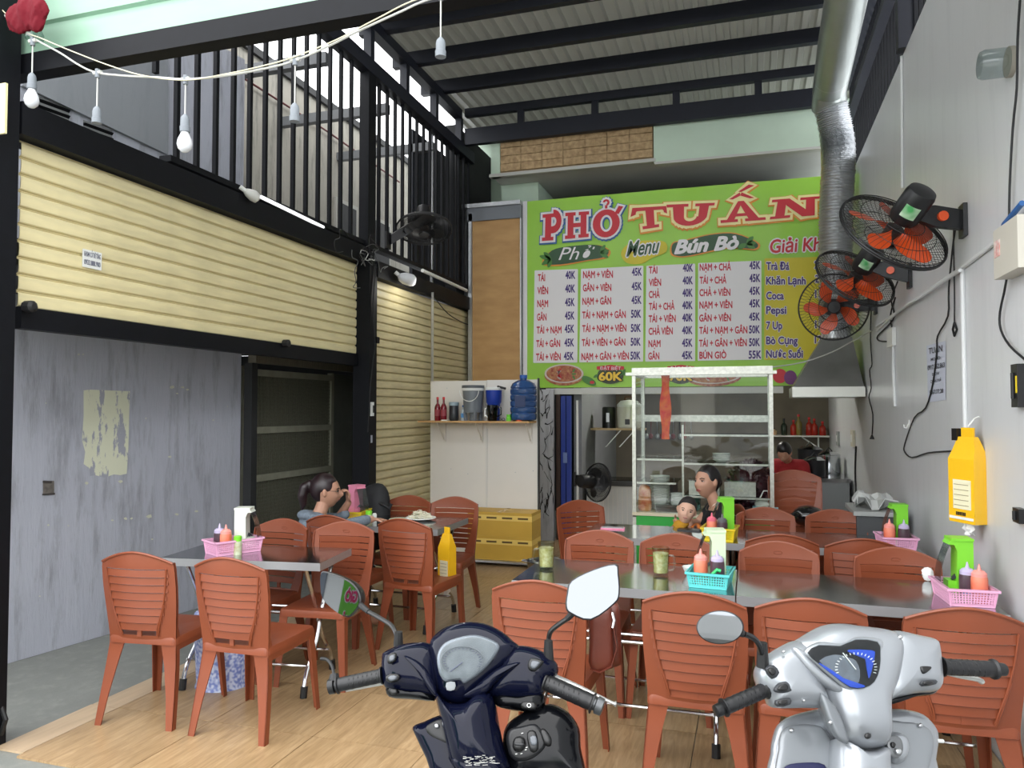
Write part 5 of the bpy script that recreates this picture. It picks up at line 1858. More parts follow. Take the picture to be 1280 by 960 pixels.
for k in range(26):
    a, r_ = random.uniform(0, 2 * PI), random.uniform(.03, .09)
    c_ = Vector((r_ * math.cos(a), r_ * math.sin(a), random.uniform(.02, .05)))
    d_ = Vector((math.cos(a + 1), math.sin(a + 1), .5)) * .018
    e_ = Vector((-math.sin(a), math.cos(a), .3)) * .008
    mb.add([c_, c_ + d_ * .5 + e_, c_ + d_, c_ + d_ * .5 - e_], [(0, 1, 2, 3)])
mb.build('herb_leaves', mat('fresh_herb_green', (70, 130, 50), .6), pl, smooth=0, kind='stuff')
p = atZ(508, 652, TZ)
tpl = lathe_obj('side_plate', [(.04, 0), (.08, .012), (.078, .015), (.04, .006), (.0005, .006)], mat('pale_green_melamine', (196, 222, 196), .35), None, (p.x - .07, p.y + .02, TZ), n=24, label='pale green side plate near the woman in grey', cat='plate')
tg = tissue_bag('tissue_pack', 'yellow tissue pack hanging from the corner of the sprouts table', Vector((-2.055, 5.02, .735)), R(-20), .105, .075, .37)

# front row left table: cyan basket, mugs, bowl
M_mug = glass_mat('thick_mug_glass', (240, 242, 232), .04, .03, 1.3)
M_tea = mat('pale_yellow_iced_tea', (176, 170, 108), .2, rgb2=(214, 212, 184), nscale=60)
def mug(label, px, py):
    p = atZ(px, py, TZ)
    t = thing('beer_mug', label, 'mug', (p.x, p.y, TZ), group='glass mugs of iced tea')
    pf = [(.030, 0), (.036, .006)]
    lathe_obj('glass_body', [(.036, 0), (.042, .01), (.040, .03), (.042, .06), (.046, .145), (.043, .145), (.039, .06), (.037, .015), (.0005, .012)], M_mug, t, n=20)
    lathe_obj('iced_tea', [(.0005, .014), (.036, .016), (.038, .06), (.041, .115), (.0005, .116)], M_tea, t, n=18)
    s = -1 if px < 750 else 1
    MB().tube([(s * .038, 0, .105), (s * .062, 0, .105), (s * .07, 0, .09), (s * .07, 0, .045), (s * .06, 0, .03), (s * .037, 0, .028)], .007, 8).build('handle', M_mug, t)
    return t
mug('left glass mug of pale tea on the front table', 683, 711)
mug('right glass mug of pale tea beside the cyan basket', 826, 719)
p = atZ(864, 719, TZ)
lathe_obj('sauce_bowl', [(.02, 0), (.028, .006), (.046, .045), (.044, .045), (.026, .01), (.0005, .009)], M_white, None, (p.x, p.y, TZ), n=22, label='small white bowl tucked behind the cyan basket', cat='bowl')
bB = basket('turquoise perforated basket on the front table', (-.195, 3.885), R(-6), .165, .19, .075, M_cyan, 'cyan')
squeeze('red sauce bottle in the cyan basket', *inb(bB, -.045, -.02), M_chili, M_redtop)
squeeze('dark sauce bottle in the cyan basket', *inb(bB, .035, -.02), M_soy, M_purtop)
capjar('low green-capped jar at the front of the cyan basket', *inb(bB, -.035, -.078), .055, .020)
dispenser('pale green chopstick dispenser rising from the cyan basket', *inb(bB, .0, .065), R(10), M_palegr, .25)
gc = thing('seasoning_scoop', 'green angled scoop handle in the cyan basket', 'scoop', inb(bB, .03, -.08))
MB().tube([(-.015, 0, .0), (-.012, 0, .06), (.012, 0, .085), (.03, 0, .08)], .009, 8).build('scoop_handle', mat('emerald_plastic', (50, 190, 110), .4), gc)

# second row: yellow basket and green dispenser, pink phone, dark phone
bC = basket('yellow perforated basket on the second-row table', (-.20, 5.26), R(-6), .18, .19, .085, M_yelp, 'yellow')
dispenser('lime green chopstick dispenser in the yellow basket', *inb(bC, .02, .05), R(10), M_lime, .26)
squeeze('pink-topped sauce bottle in the yellow basket', *inb(bC, -.05, -.03), M_chili, mat('pink_shoulder', (226, 110, 130), .3))
squeeze('grey-topped dark sauce bottle in the yellow basket', *inb(bC, .02, -.05), M_soy, mat('grey_shoulder', (96, 96, 100), .3))
p = atZ(766, 661, TZ)
ph = thing('mobile_phone', 'phone in a pink case lying on the second-row table', 'phone', (p.x, p.y, TZ), R(6))
MB().box(-.085, .085, -.04, .04, 0, .009).build('phone_case', mat('pink_phone_case', (226, 130, 160), .4), ph, smooth=0)
MB().box(-.080, .080, -.036, .036, .009, .011).build('screen', mat('pale_glossy_screen', (210, 206, 210), .1), ph, smooth=0)
p = atZ(862, 663, TZ)
ph = thing('mobile_phone', 'dark phone lying in front of the small child', 'phone', (p.x, p.y, TZ), R(-8))
MB().box(-.08, .08, -.04, .04, 0, .009).build('phone_case', M_blackpl, ph, smooth=0)

# pink baskets by the wall
bD = basket('far pink perforated basket on the second-row table by the wall', (.86, 5.29), R(4), .165, .21, .075, M_pink, 'pink')
squeeze('orange-red sauce bottle in the far pink basket', *inb(bD, -.04, -.02), M_chili, M_redtop)
squeeze('dark sauce bottle in the far pink basket', *inb(bD, .04, -.03), M_soy, M_purtop)
dispenser('lime green dispenser in the far pink basket', *inb(bD, .02, .06), R(2), M_lime, .25)
bF = basket('near pink perforated basket on the front table by the wall', (.905, 3.90), R(4), .165, .23, .078, M_pink, 'pink')
squeeze('orange-red sauce bottle in the near pink basket', *inb(bF, .05, -.05), M_chili, M_redtop)
squeeze('dark sauce bottle in the near pink basket', *inb(bF, .015, -.01), M_soy, M_purtop)
capjar('low green-capped jar in the near pink basket', *inb(bF, -.055, -.06), .06, .022)
capjar('blue-capped jar in the near pink basket', *inb(bF, -.01, -.075), .06, .018, cap=mat('pale_blue_cap', (120, 160, 220), .4))
dispenser('lime green dispenser with a clear bulging cover in the near pink basket', *inb(bF, -.005, .07), R(4), M_lime, .26)
p = atZ(1167, 733, TZ)
tb2 = thing('crumpled_tissue', 'crumpled white tissue at the left of the near pink basket', 'tissue', (p.x + .0, p.y + .12, TZ))
g = [[(.03 * math.cos(a) * math.sin(b) * random.uniform(.7, 1.2), .02 * math.sin(a) * math.sin(b) * random.uniform(.7, 1.2), .035 + .035 * math.cos(b)) for a in [2 * PI * k / 10 for k in range(11)]] for b in [PI * q / 6 for q in range(7)]]
MB().sheet(g).build('tissue_fold', mat('white_tissue', (232, 232, 230), .8), tb2, smooth=0)

# backpack on its chair
bp_ = thing('backpack', 'black backpack leaning on the chair behind the sprouts table', 'backpack', (-3.02, 5.64, .47))
M_bag = mat('black_nylon', (24, 25, 28), .7, bump=.2, bscale=40)
MB().pillow([(-.15, 0), (.15, 0), (.17, .2), (.13, .42), (.05, .53), (-.08, .52), (-.15, .42), (-.17, .15)], Vector((0, 0, 0)), Vector((1, 0, .05)), Vector((.12, 0.1, 1)).normalized(), Vector((0, -1, 0)), .10, .08).build('bag_body', M_bag, bp_)
MB().pillow([(-.11, .03), (.11, .03), (.12, .2), (-.12, .2)], Vector((0, -.07, 0)), Vector((1, 0, 0)), Vector((.1, 0, 1)).normalized(), Vector((0, -1, 0)), .05, .02).build('front_pocket', M_bag, bp_)
MB().tube([(.13, -.03, .38), (.20, -.05, .36), (.23, -.05, .34), (.24, -.04, .38)], .014, 6).build('carry_strap', M_bag, bp_)
MB().tube([(-.12, -.1, .4), (-.16, -.13, .25), (-.14, -.12, .06)], .014, 6).build('shoulder_strap', M_bag, bp_)

# satchel beside the front chair
sa = thing('leather_satchel', 'brown leather satchel hanging between the front-row chairs', 'bag', (-.625, 3.30, .50))
M_leath = mat('brown_leather', (104, 48, 34), .4, noise=.2, nscale=6, bump=.1, coat=.2)
for k, (yy, th) in enumerate(((-.03, .04), (.02, .045))):
    MB().pillow([(-.045, 0), (.05, 0), (.055, .1), (.05, .24), (.03, .27), (-.03, .27), (-.05, .24), (-.05, .1)], Vector((.0 + .025 * k, yy, 0)), Vector((1, .2, 0)).normalized(), Vector((0, 0, 1)), Vector((.2, -1, 0)).normalized(), .03, .03, p=6).build('satchel_body', M_leath, sa)
MB().tube([(.05, -.03, .24), (.06, -.04, .21), (.055, -.05, .18)], .006, 6).build('strap_ring', M_chrome, sa)
mb = MB().tube([(.06, -.045, .18), (.075, -.05, .10), (.05, -.05, .02), (.0, -.045, -.012), (-.04, -.04, 0.0)], .008, 6, flat=(.4, 1.8))
mb.build('shoulder_strap', M_leath, sa)
# blue patterned stool seen behind the left chairs
st = thing('plastic_stool', 'pale blue patterned plastic basket stool on the floor behind the left chairs', 'stool', (-2.98, 3.82, 0))
lathe_obj('stool_body', [(.16, 0), (.15, .02), (.17, .40), (.165, .42), (.0005, .42)], mat('white_blue_checked_plastic', (196, 204, 226), .5, rgb2=(110, 126, 190), nscale=60, detail=0), st, n=24)

# ================================================================== GLASS CASE
CX0, CX1, CY0, CY1 = -.965, .175, 6.50, 7.10
cs = thing('glass_food_case', 'tall aluminium glass food case on a green base', 'display case', (0, 0, 0))
M_case = mat('worn_aluminium_frame', (206, 206, 196), .35, .7, noise=.25, nscale=40)
M_cgl = glass_mat('case_glass', (250, 252, 251), .05, .015)
M_cgreen = mat('bright_green_laminate', (44, 160, 62), .35)
for x in (CX0, CX1 - .03):
    for y in (CY0, CY1 - .03):
        MB().box(x, x + .03, y, y + .03, .02, 1.90).build('corner_post', M_case, cs, smooth=0)
MB().box(CX0 - .05, CX1 + .03, CY0 - .03, CY0 + .03, 1.90, 1.925).build('top_rail', M_case, cs, smooth=0)
MB().box(CX0, CX1, CY0 - .01, CY0 + .02, 1.925, 1.965).build('top_rail', M_case, cs, smooth=0)
MB().box(CX0, CX1, CY1 - .03, CY1, 1.90, 1.95).build('top_rail', M_case, cs, smooth=0)
for x in (CX0, CX1 - .03):
    MB().box(x, x + .03, CY0, CY1, 1.90, 1.93).build('side_rail', M_case, cs, smooth=0)
    MB().box(x, x + .03, CY0, CY1, .70, .735).build('side_rail', M_case, cs, smooth=0)
MB().box(CX0 + .03, CX1 - .03, CY0 + .002, CY1 - .03, .30, .72).build('green_base', M_cgreen, cs, smooth=0)
MB().box(CX0 + .0, CX1, CY0 - .012, CY1, .715, .74).build('counter_board', mat('cream_counter', (206, 198, 170), .5), cs, smooth=0)
MB().box(CX0 + .03, CX1 - .03, CY0 + .01, CY0 + .015, .74, 1.90).build('front_pane', M_cgl, cs, smooth=0)
MB().box(CX0 + .012, CX0 + .016, CY0 + .03, CY1 - .03, .74, 1.90).build('side_pane', M_cgl, cs, smooth=0)
MB().box(CX1 - .016, CX1 - .012, CY0 + .03, CY1 - .03, .74, 1.90).build('side_pane', M_cgl, cs, smooth=0)
M_shglass = glass_mat('shelf_glass', (206, 220, 214), .10, .05)
for (x0, x1, z) in ((CX0 + .03, CX0 + .42, 1.19), (CX0 + .03, CX0 + .36, .99), (CX0 + .42, CX1 - .03, 1.40), (CX0 + .42, CX1 - .03, 1.16), (CX0 + .42, CX1 - .03, .875 + .01)):
    MB().box(x0, x1, CY0 + .05, CY1 - .05, z - .006, z).build('shelf_pane', M_shglass, cs, smooth=0)
    MB().box(x0, x1, CY0 + .04, CY0 + .055, z - .012, z + .003).build('shelf_edge', M_case, cs, smooth=0)
MB().box(CX0 + .41, CX0 + .425, CY0 + .045, CY0 + .06, .86, 1.48).build('shelf_upright', M_case, cs, smooth=0)
MB().box(CX0 + .03, CX1 - .03, CY1 - .04, CY1 - .035, 1.5, 1.56).build('rear_rail', M_case, cs, smooth=0)
# red cloth strip hanging inside
g = [[(CX0 + .235 + .08 * j / 3 + .01 * math.sin(i * .8 + j), 6.56 + .01 * math.sin(i * 1.1 + j * 2), 1.93 - .052 * i) for j in range(4)] for i in range(12)]
MB().sheet(g, (0, .004, 0)).build('hanging_cloth', mat('red_fringed_cloth', (206, 40, 36), .7, rgb2=(220, 110, 40), nscale=20), None, smooth=50,
                                 label='red cloth strip hanging inside the glass food case', cat='cloth')
# stacks of plates and bowls (each one a thing)
M_plate = mat('white_melamine', (240, 241, 236), .35)
M_teal = mat('teal_melamine', (84, 160, 158), .35)
ORD = ['first', 'second', 'third', 'fourth', 'fifth', 'sixth', 'seventh', 'eighth', 'ninth', 'tenth', 'eleventh', 'twelfth'] + ['%dth' % q for q in range(13, 30)]
def stack(px, y, z0, n, r, m, what, nm, step=.013):
    x = atY(px, 600, y).x
    first = None
    prof = [(r * .55, 0), (r * .6, .003), (r, .018), (r * .98, .021), (r * .5, .006), (.0005, .006)]
    me = MB().lathe(prof, n=20).mesh(nm, m)
    for k in range(n):
        o = bpy.data.objects.new(nm, me)
        COL.objects.link(o)
        o.location = (x + .002 * math.sin(k * 3), y + .002 * math.cos(k * 5), z0 + step * k)
        pos = {0: 'lowest', n - 1: 'topmost'}.get(k) or '%s from the bottom,' % ORD[k]
        lab = '%s %s, %s' % (nm.replace('_', ' '), pos.rstrip(','), what)
        tag(o, lab, nm.split('_')[1], what)
stack(825, 6.72, .742, 22, .085, M_plate, 'tall plate stack inside the glass case', 'white_plate')
stack(847, 6.68, .742, 11, .062, M_plate, 'bowl stack beside the tall plate stack', 'pale_bowl')
stack(866, 6.74, .742, 10, .07, M_teal, 'teal stack behind the woman in black', 'teal_bowl')
stack(902, 6.8, 1.162, 5, .075, M_plate, 'bowl pile on the middle glass shelf', 'pale_bowl')
# trays, bags
for k, (px, w_, z0) in enumerate(((840, .26, .742), (933, .24, .742))):
    x = atY(px, 640, 6.62).x
    for j in range(3):
        MB().box(-w_ / 2, w_ / 2, -.06, .06, 0, .02).build('steel_tray', M_steel, None, (x, 6.60, z0 + j * .023), smooth=0,
              label=['bottom', 'middle', 'top'][j] + [' flat steel tray at the front left in the glass case', ' flat steel tray at the front right in the glass case'][k], cat='tray', group='flat steel trays in the glass case')
for (x0, w_, z, lab) in ((CX0 + .45, .26, 1.168, 'left'), (CX0 + .74, .26, 1.168, 'right')):
    pass
for (x0, lab) in ((CX0 + .46, 'left'), (CX0 + .75, 'right')):
    t = thing('steel_food_bin', lab + ' steel food bin on the lower shelf of the glass case', 'bin', (x0, 6.62, .888), group='steel food bins in the glass case')
    MB().box(0, .25, 0, .26, 0, .12).build('bin_body', M_case, t, smooth=0)
    MB().box(-.006, .256, -.006, .266, .12, .128).build('bin_rim', M_steel, t, smooth=0)
# dark purple herbs in a bag
hb = thing('herb_bag', 'big bag of dark purple herbs inside the right of the glass case', 'bag', (atY(940, 610, 6.8).x, 6.80, .742))
random.seed(11)
vs = MB()
for k in range(520):
    a, b_ = random.uniform(0, 2 * PI), random.uniform(0, PI)
    c_ = Vector((.20 * math.cos(a) * math.sin(b_), .14 * math.sin(a) * math.sin(b_), .22 + .21 * math.cos(b_)))
    d_ = Vector((random.uniform(-1, 1), random.uniform(-1, 1), random.uniform(-1, 1))).normalized() * .035
    e_ = d_.cross(Vector((0, 0, 1))).normalized() * .014
    vs.add([c_ - d_, c_ + e_, c_ + d_, c_ - e_], [(0, 1, 2, 3)])
vs.build('herb_leaves', mat('dark_purple_perilla', (84, 26, 44), .5, rgb2=(54, 22, 34), nscale=12), hb, smooth=0, kind='stuff')
MB().sphere((0, 0, .21), (.185, .13, .195), 16, 10).build('leaf_core', mat('dark_purple_core', (52, 20, 32), .6), hb)
wbk = thing('wire_tray', 'pale blue tray of wrapped noodles at the right inside the glass case', 'tray', (atY(958, 628, 6.63).x - .01, 6.63, .742))
MB().box(-.10, .10, -.06, .08, 0, .07).build('tray_body', mat('pale_blue_plastic', (150, 196, 206), .4), wbk, smooth=0)
MB().sphere((0, 0, .09), (.085, .06, .05), 14, 8).build('noodle_bag', mat('clear_bag_of_noodles', (206, 206, 196), .3, bump=.6, bscale=30), wbk)
MB().tube([(-.05, -.02, .12), (-.01, -.02, .2), (.02, -.02, .2), (.05, -.02, .12)], .006, 5).build('bag_tie', M_white, wbk)
sn = thing('snack_bag', 'tan patterned snack bag at the left end inside the glass case', 'bag', (atY(806, 630, 6.6).x, 6.60, .742))
MB().pillow([(-.05, 0), (.05, 0), (.055, .12), (.04, .21), (-.04, .22), (-.055, .1)], Vector((0, 0, 0)), Vector((1, 0, 0)), Vector((0, 0, 1)), Vector((0, -1, 0)), .03, .03, p=4).build('bag_body', mat('tan_printed_bag', (206, 160, 110), .3, rgb2=(176, 84, 54), nscale=18), sn)

# ================================================================== KITCHEN
kl = thing('kitchen_fill_lamp', 'added fluorescent batten, out of sight, brightening the kitchen behind the banner', 'lamp', (-.6, 10.4, 2.60))  # added fill lamp, hidden from view, to lift the dark kitchen
MB().box(-.5, .5, -.03, .03, .03, .095).build('batten', M_white, kl, smooth=0)
MB().tube([(-.48, 0, .01), (.48, 0, .01)], .014, 10).build('tube', mat('fill_lamp_tube', (255, 248, 232), .5, emit=3.0), kl)
def lamp_light(name, loc, power, size, par=None, col=(1, .97, .92)):
    d = bpy.data.lights.new(name, 'POINT')
    d.energy = power
    d.shadow_soft_size = size
    d.color = col
    o = bpy.data.objects.new(name, d)
    COL.objects.link(o)
    o.location = loc
    if par is not None:
        o.parent = par
    return o
lamp_light('kitchen_fill_light', (0, 0, -.03), 20, .08, kl)
ks = thing('kitchen_shelf', 'narrow wooden shelf on white brackets inside the kitchen doorway', 'shelf', (-1.95, 9.9, 1.34))
MB().box(-.069, .62, 0, .35, 0, .025).build('shelf_board', mat('pale_wood_shelf', (186, 160, 120), .6), ks, smooth=0)
for x in (.12, .3):
    MB().hexa([Vector(p) for p in [(x, .02, -.22), (x + .015, .02, -.22), (x + .015, .04, -.22), (x, .04, -.22), (x + .2, .02, 0), (x + .215, .02, 0), (x + .215, .04, 0), (x + .2, .04, 0)]]).build('shelf_bracket', M_white, ks, smooth=0)
rc = thing('rice_cooker', 'white rice cooker on the kitchen shelf', 'rice cooker', (-1.53, 10.05, 1.366))
lathe_obj('cooker_body', [(.14, 0), (.155, .02), (.16, .26), (.155, .28)], mat('cream_white_enamel', (214, 212, 200), .3), rc, n=26)
lathe_obj('lid', [(.162, .28), (.16, .31), (.11, .36), (.0005, .375)], M_white, rc, n=26)
MB().tube([(-.06, 0, .36), (-.05, 0, .41), (.05, 0, .41), (.06, 0, .36)], .014, 8).build('lid_handle', mat('brown_handle', (96, 60, 40), .5), rc)
MB().box(-.03, .03, -.166, -.15, .05, .12).build('switch_panel', M_blackpl, rc, smooth=0)
t = thing('speaker_canister', 'black canister beside the rice cooker on the kitchen shelf', 'canister', (-1.80, 10.05, 1.366))
lathe_obj('canister_body', [(.09, 0), (.09, .26), (.08, .28), (.0005, .28)], M_blackpl, t)
MB().box(-.02, .02, -.094, -.088, .08, .2).build('silver_badge', M_alu, t, smooth=0)
fz = thing('chest_freezer', 'white chest freezer with dark glass top inside the kitchen doorway', 'freezer', (-2.0, 9.45, 0))
MB().box(.02, .88, 0, .55, .08, .66).build('freezer_body', mat('white_ribbed_freezer', (206, 206, 202), .4), fz, smooth=0)
for k in range(14):
    MB().box(.05 + k * .06, .056 + k * .06, -.004, 0, .1, .62).build('body_rib', M_panelw, fz, smooth=0)
MB().box(0, .90, -.02, .57, .66, .72).build('top_frame', mat('dark_freezer_frame', (60, 60, 60), .4), fz, smooth=0)
MB().box(.04, .86, .02, .53, .72, .728).build('glass_lid', glass_mat('freezer_glass', (120, 130, 126), .12), fz, smooth=0)
MB().box(.885, 1.1, .0, .5, .0, .72).build('side_cabinet', M_dark, fz, smooth=0)
# hanging utensils and clutter on the kitchen back wall
for k in range(9):
    x = -1.55 + .085 * k
    t = thing('hanging_utensil', ['black', 'dull red', 'silver'][k % 3] + '-handled utensil, %s from the left on the rack behind the freezer' % ORD[k], 'utensil', (x, 11.86, 1.25), group='utensils hanging behind the chest freezer')
    MB().tube([(0, 0, .25), (.01 * (-1) ** k, 0, -.02)], .006, 5).build('handle', [M_rubber, mat('dull_red_handle', (130, 50, 46), .5), M_alu][k % 3], t)
    MB().sphere((.01 * (-1) ** k, 0, -.05), (.035, .012, .045), 10, 6).build('utensil_head', [M_alu, mat('dull_red_handle', (130, 50, 46), .5)][k % 2], t)
# right-hand kitchen shelf with bottles, switch boxes, counter
rs = thing('kitchen_shelf', 'small shelf with sauce bottles under the hood at the kitchen rear', 'shelf', (.40, 11.585, 1.22))
MB().box(-.15, .66, 0, .3, 0, .02).build('shelf_board', M_panelw, rs, smooth=0)
MB().tube([(.52, .1, -.22), (.52, .1, 0)], .012, 6).build('shelf_bracket', M_white, rs)
MB().tube([(.52, .1, -.16), (.30, .1, -.005)], .012, 6).build('shelf_bracket', M_white, rs)
M_dkred = mat('red_chilli_bottle', (160, 40, 26), .25)
for k, (dx, h_, mm) in enumerate(((-.08, .10, mat('pale_tub', (190, 160, 120), .5)), (.06, .24, mat('dark_green_glass', (34, 46, 34), .2)), (.19, .22, M_dkred), (.26, .3, mat('olive_oil_bottle', (120, 104, 50), .2)), (.40, .26, M_dkred), (.47, .24, M_dkred), (.58, .2, M_dkred))):
    bottle('sauce_bottle', ['short pale tub at the left of', 'dark green bottle on', 'first red bottle on', 'tall olive bottle on', 'second red bottle on', 'third red bottle on', 'rightmost red bottle on'][k] + ' the kitchen rear shelf', .40 + dx, 11.7, h_, .045, mm, M_redcap if k > 1 else M_blackpl, loc_z=1.241, group='bottles on the kitchen rear shelf')
ct = thing('kitchen_counter', 'stainless kitchen counter along the right wall under the hood', 'counter', (.30, 8.9, 0))
MB().box(.26, .74, .3, 2.5, 0, .80).build('cabinet', mat('grey_counter_front', (130, 134, 136), .5, .2), ct, smooth=0)
MB().box(.24, .75, .28, 2.5, .80, .84).build('worktop', M_steel, ct, smooth=0)
for k, (x, y, r_, h_) in enumerate(((.70, 9.5, .12, .18), (.90, 9.95, .13, .22), (.72, 10.45, .15, .26))):
    t = thing('cooking_pot', ['small dark pot nearest on the kitchen counter', 'steel pot on the kitchen counter by the right wall', 'largest dark stock pot on the kitchen counter'][k], 'pot', (x, y, .841), group='pots on the kitchen counter')
    lathe_obj('pot_body', [(r_ * .95, 0), (r_, .02), (r_, h_), (r_ * 1.05, h_ + .006)], [mat('sooty_pot', (44, 44, 46), .4, .6), M_steel, mat('sooty_pot', (44, 44, 46), .4, .6)][k], t, n=22)
    lathe_obj('lid', [(r_, h_ + .006), (r_ * .6, h_ + .04), (.0005, h_ + .05)], M_steel, t, n=22)
    MB().tube([(r_ * -.3, 0, h_ + .04), (0, 0, h_ + .09), (r_ * .3, 0, h_ + .04)], .008, 6).build('lid_handle', M_blackpl, t)
for (px, m_, lab) in ((1049, mat('grey_socket_plate', (150, 152, 150), .5), 'grey socket plate on the right wall beyond the hood'), (1068, mat('cream_switch_plate', (206, 202, 180), .5), 'cream switch plate on the right wall under the hood edge')):
    p = atX(px, 548, XR)
    t = thing('socket_plate', lab, 'socket', (XR, p.y, p.z))
    MB().box(-.03, -.002, -.09, .09, -.09, .09).build('plate_body', m_, t, smooth=0)
    MB().box(-.033, -.03, -.04, .04, -.04, .04).build('switch_rocker', M_white, t, smooth=0)
conduit('power_cord', 'thick black cord dropping from the cream switch plate', [(1070, 558), (1069, 590), (1070, 617)], .010, M_cable_b, off=.02, cat='cord')
gb = thing('recycling_bin', 'grey tub with crumpled plastic and towels by the right wall', 'tub', (.83, 6.10, .0))
MB().box(-.12, .18, -.2, .3, .0, .86).build('tub_body', mat('dark_grey_tub', (70, 72, 74), .5), gb, smooth=0)
MB().box(-.14, .20, -.22, .32, .86, .89).build('tub_rim', mat('light_grey_rim', (160, 162, 160), .4), gb, smooth=0)
random.seed(2)
g = [[(-.1 + .26 * j / 6, -.15 + .4 * i / 6, .90 + random.uniform(0, .10) - .0) for j in range(7)] for i in range(7)]
MB().sheet(g, (0, 0, -.01)).build('crumpled_plastic', mat('crumpled_clear_plastic', (190, 192, 190), .2), gb, smooth=10)

# helmet on the chair stack
hm = thing('motorbike_helmet', 'glossy black helmet wrapped in a cloth on the stacked chairs', 'helmet', (atY(1010, 641, 6.42).x, 6.42, .69))
MB().sphere((0, 0, .085), (.12, .12, .085), 18, 10).build('helmet_shell', mat('gloss_black_shell', (16, 16, 18), .12, coat=.6), hm)
MB().sheet([[(-.14 + .28 * j / 8, -.05 + .04 * i, .10 + .018 * math.sin(j * 1.3 + i) - .02 * i) for j in range(9)] for i in range(3)], (0, 0, -.02)).build('helmet_visor', M_blackpl, hm, smooth=50)

# ================================================================== STRING LIGHTS AND LAMPS
SY = 2.74
def sp(px, py, y=SY):
    return atY(px, py, y)
def cablepx(name, label, pts, r, m, y=SY):
    P = [sp(a, b, y) for a, b in pts]
    P = [cr(i / ((len(P) - 1) * 5), P) for i in range((len(P) - 1) * 5 + 1)]
    o = MB().tube(P, r, 6).build(name, m)
    return tag(o, label, 'cable')
cablepx('festoon_cable', 'main grey festoon cable sagging across the shopfront', [(-6, 8), (20, 32), (46, 50), (75, 66), (100, 82), (122, 91), (160, 95), (200, 97), (233, 99), (280, 95), (330, 86), (368, 76), (410, 58), (450, 38), (500, 15), (540, -2), (640, -30), (740, -34), (900, -60), (1100, -110), (1330, -170), (1420, -190)], .0045, M_cable_w)
cablepx('festoon_cable', 'thin cream wire twisted along above the festoon cable', [(-6, 4), (30, 38), (52, 48), (90, 64), (140, 83), (182, 95), (233, 100), (285, 92), (330, 82), (365, 72), (420, 50), (470, 24), (530, -4), (640, -28), (740, -33), (900, -58), (1100, -108), (1330, -168), (1420, -188)], .0028, mat('cream_wire', (206, 200, 170), .6), SY - .012)
M_bulb = mat('opal_bulb', (214, 216, 220), .25)
def drop(label, px, py, dpy, has):
    t = thing('hanging_socket', label, 'lamp', sp(px, py), 0, 'festoon lamp holders')
    a = sp(px, py)
    L = (sp(px, py) - sp(px, dpy)).z
    MB().tube([(0, 0, .02), (0, 0, -.02)], .011, 8).build('tee_joint', M_socket, t)
    MB().tube([(-.022, 0, .004), (.022, 0, .004)], .009, 8).build('tee_sleeve', M_cable_w, t)
    MB().tube([(0, 0, -.02), (0, 0, -L)], .0032, 6).build('drop_wire', M_cable_w, t)
    MB().lathe([(.006, -L + .004), (.016, -L - .008), (.019, -L - .02), (.019, -L - .05), (.022, -L - .052), (.021, -L - .075), (.0005, -L - .072)], n=16).build('lamp_socket', M_socket, t)
    if has:
        z = -L - .07
        MB().lathe([(.014, z), (.017, z - .012), (.030, z - .04), (.033, z - .06), (.028, z - .08), (.014, z - .094), (.0005, z - .097)], n=20).build('bulb', M_bulb, t)
    return t
drop('leftmost hanging lamp holder with a white bulb, beside the red cloth', 41, 52, 92, True)
drop('empty grey lamp holder second from the left', 122, 92, 134, False)
drop('hanging lamp holder with a large white bulb in front of the shutter', 232, 100, 144, True)
drop('empty lamp holder in front of the left bar fence', 369, 76, 130, False)
drop('empty lamp holder against the corrugated roof', 551, -6, 48, False)
drop('lamp with only its bulb showing at the top edge of the picture', 740, -66, -56, True)
# red cloth bundle and clear lamp cover in the top-left corner
random.seed(9)
rcz = thing('red_cloth', 'crumpled crimson cloth bundled on the fascia in the top-left corner', 'cloth', sp(34, 20, 2.72))
mb = MB()
for (cx, cz, rr) in ((-.065, .0, .058), (.0, .02, .065), (.062, .015, .058), (.062, -.04, .042), (-.04, -.035, .040), (.0, -.01, .055)):
    vs, fs = [], []
    n_, m_ = 22, 14
    for i in range(m_ + 1):
        th = PI * i / m_
        for k in range(n_):
            a = 2 * PI * k / n_
            w = 1 + .16 * math.sin(5 * a + cx * 60) * math.sin(th * 3) + .08 * math.sin(9 * a + th * 7)
            vs.append((cx + rr * w * math.sin(th) * math.cos(a), .6 * rr * w * math.sin(th) * math.sin(a), cz + rr * 1.1 * w * math.cos(th)))
    for i in range(m_):
        for k in range(n_):
            fs.append((i * n_ + k, (i + 1) * n_ + k, (i + 1) * n_ + (k + 1) % n_, i * n_ + (k + 1) % n_))
    mb.add(vs, fs)
def remeshed(mb, name, m, parent, vox, smooth_it=2, **kw):
    me = mb.mesh(name, m, 0)
    o = bpy.data.objects.new(name, me)
    COL.objects.link(o)
    md = o.modifiers.new('r', 'REMESH')
    md.mode = 'VOXEL'
    md.voxel_size = vox
    md.use_smooth_shade = True
    if smooth_it:
        sm = o.modifiers.new('s', 'SMOOTH')
        sm.iterations = smooth_it
        sm.factor = .5
    dg = bpy.context.evaluated_depsgraph_get()
    ev = o.evaluated_get(dg)
    me2 = bpy.data.meshes.new_from_object(ev)
    o.modifiers.clear()
    o.data = me2
    me2.materials.clear()
    me2.materials.append(m)
    me2.shade_smooth()
    bpy.data.meshes.remove(me)
    if parent is not None:
        o.parent = parent
    return tag(o, **kw)
remeshed(mb, 'cloth_folds', mat('crimson_cloth', (100, 14, 28), .8, spec=.2, bump=.3, bscale=30), rcz, .006, 1)
MB().lathe([(.012, .05), (.03, .01), (.042, -.02), (.04, -.04), (.02, -.05)], (0, .04, -.055), n=18).build('clear_shade', M_clear, rcz)
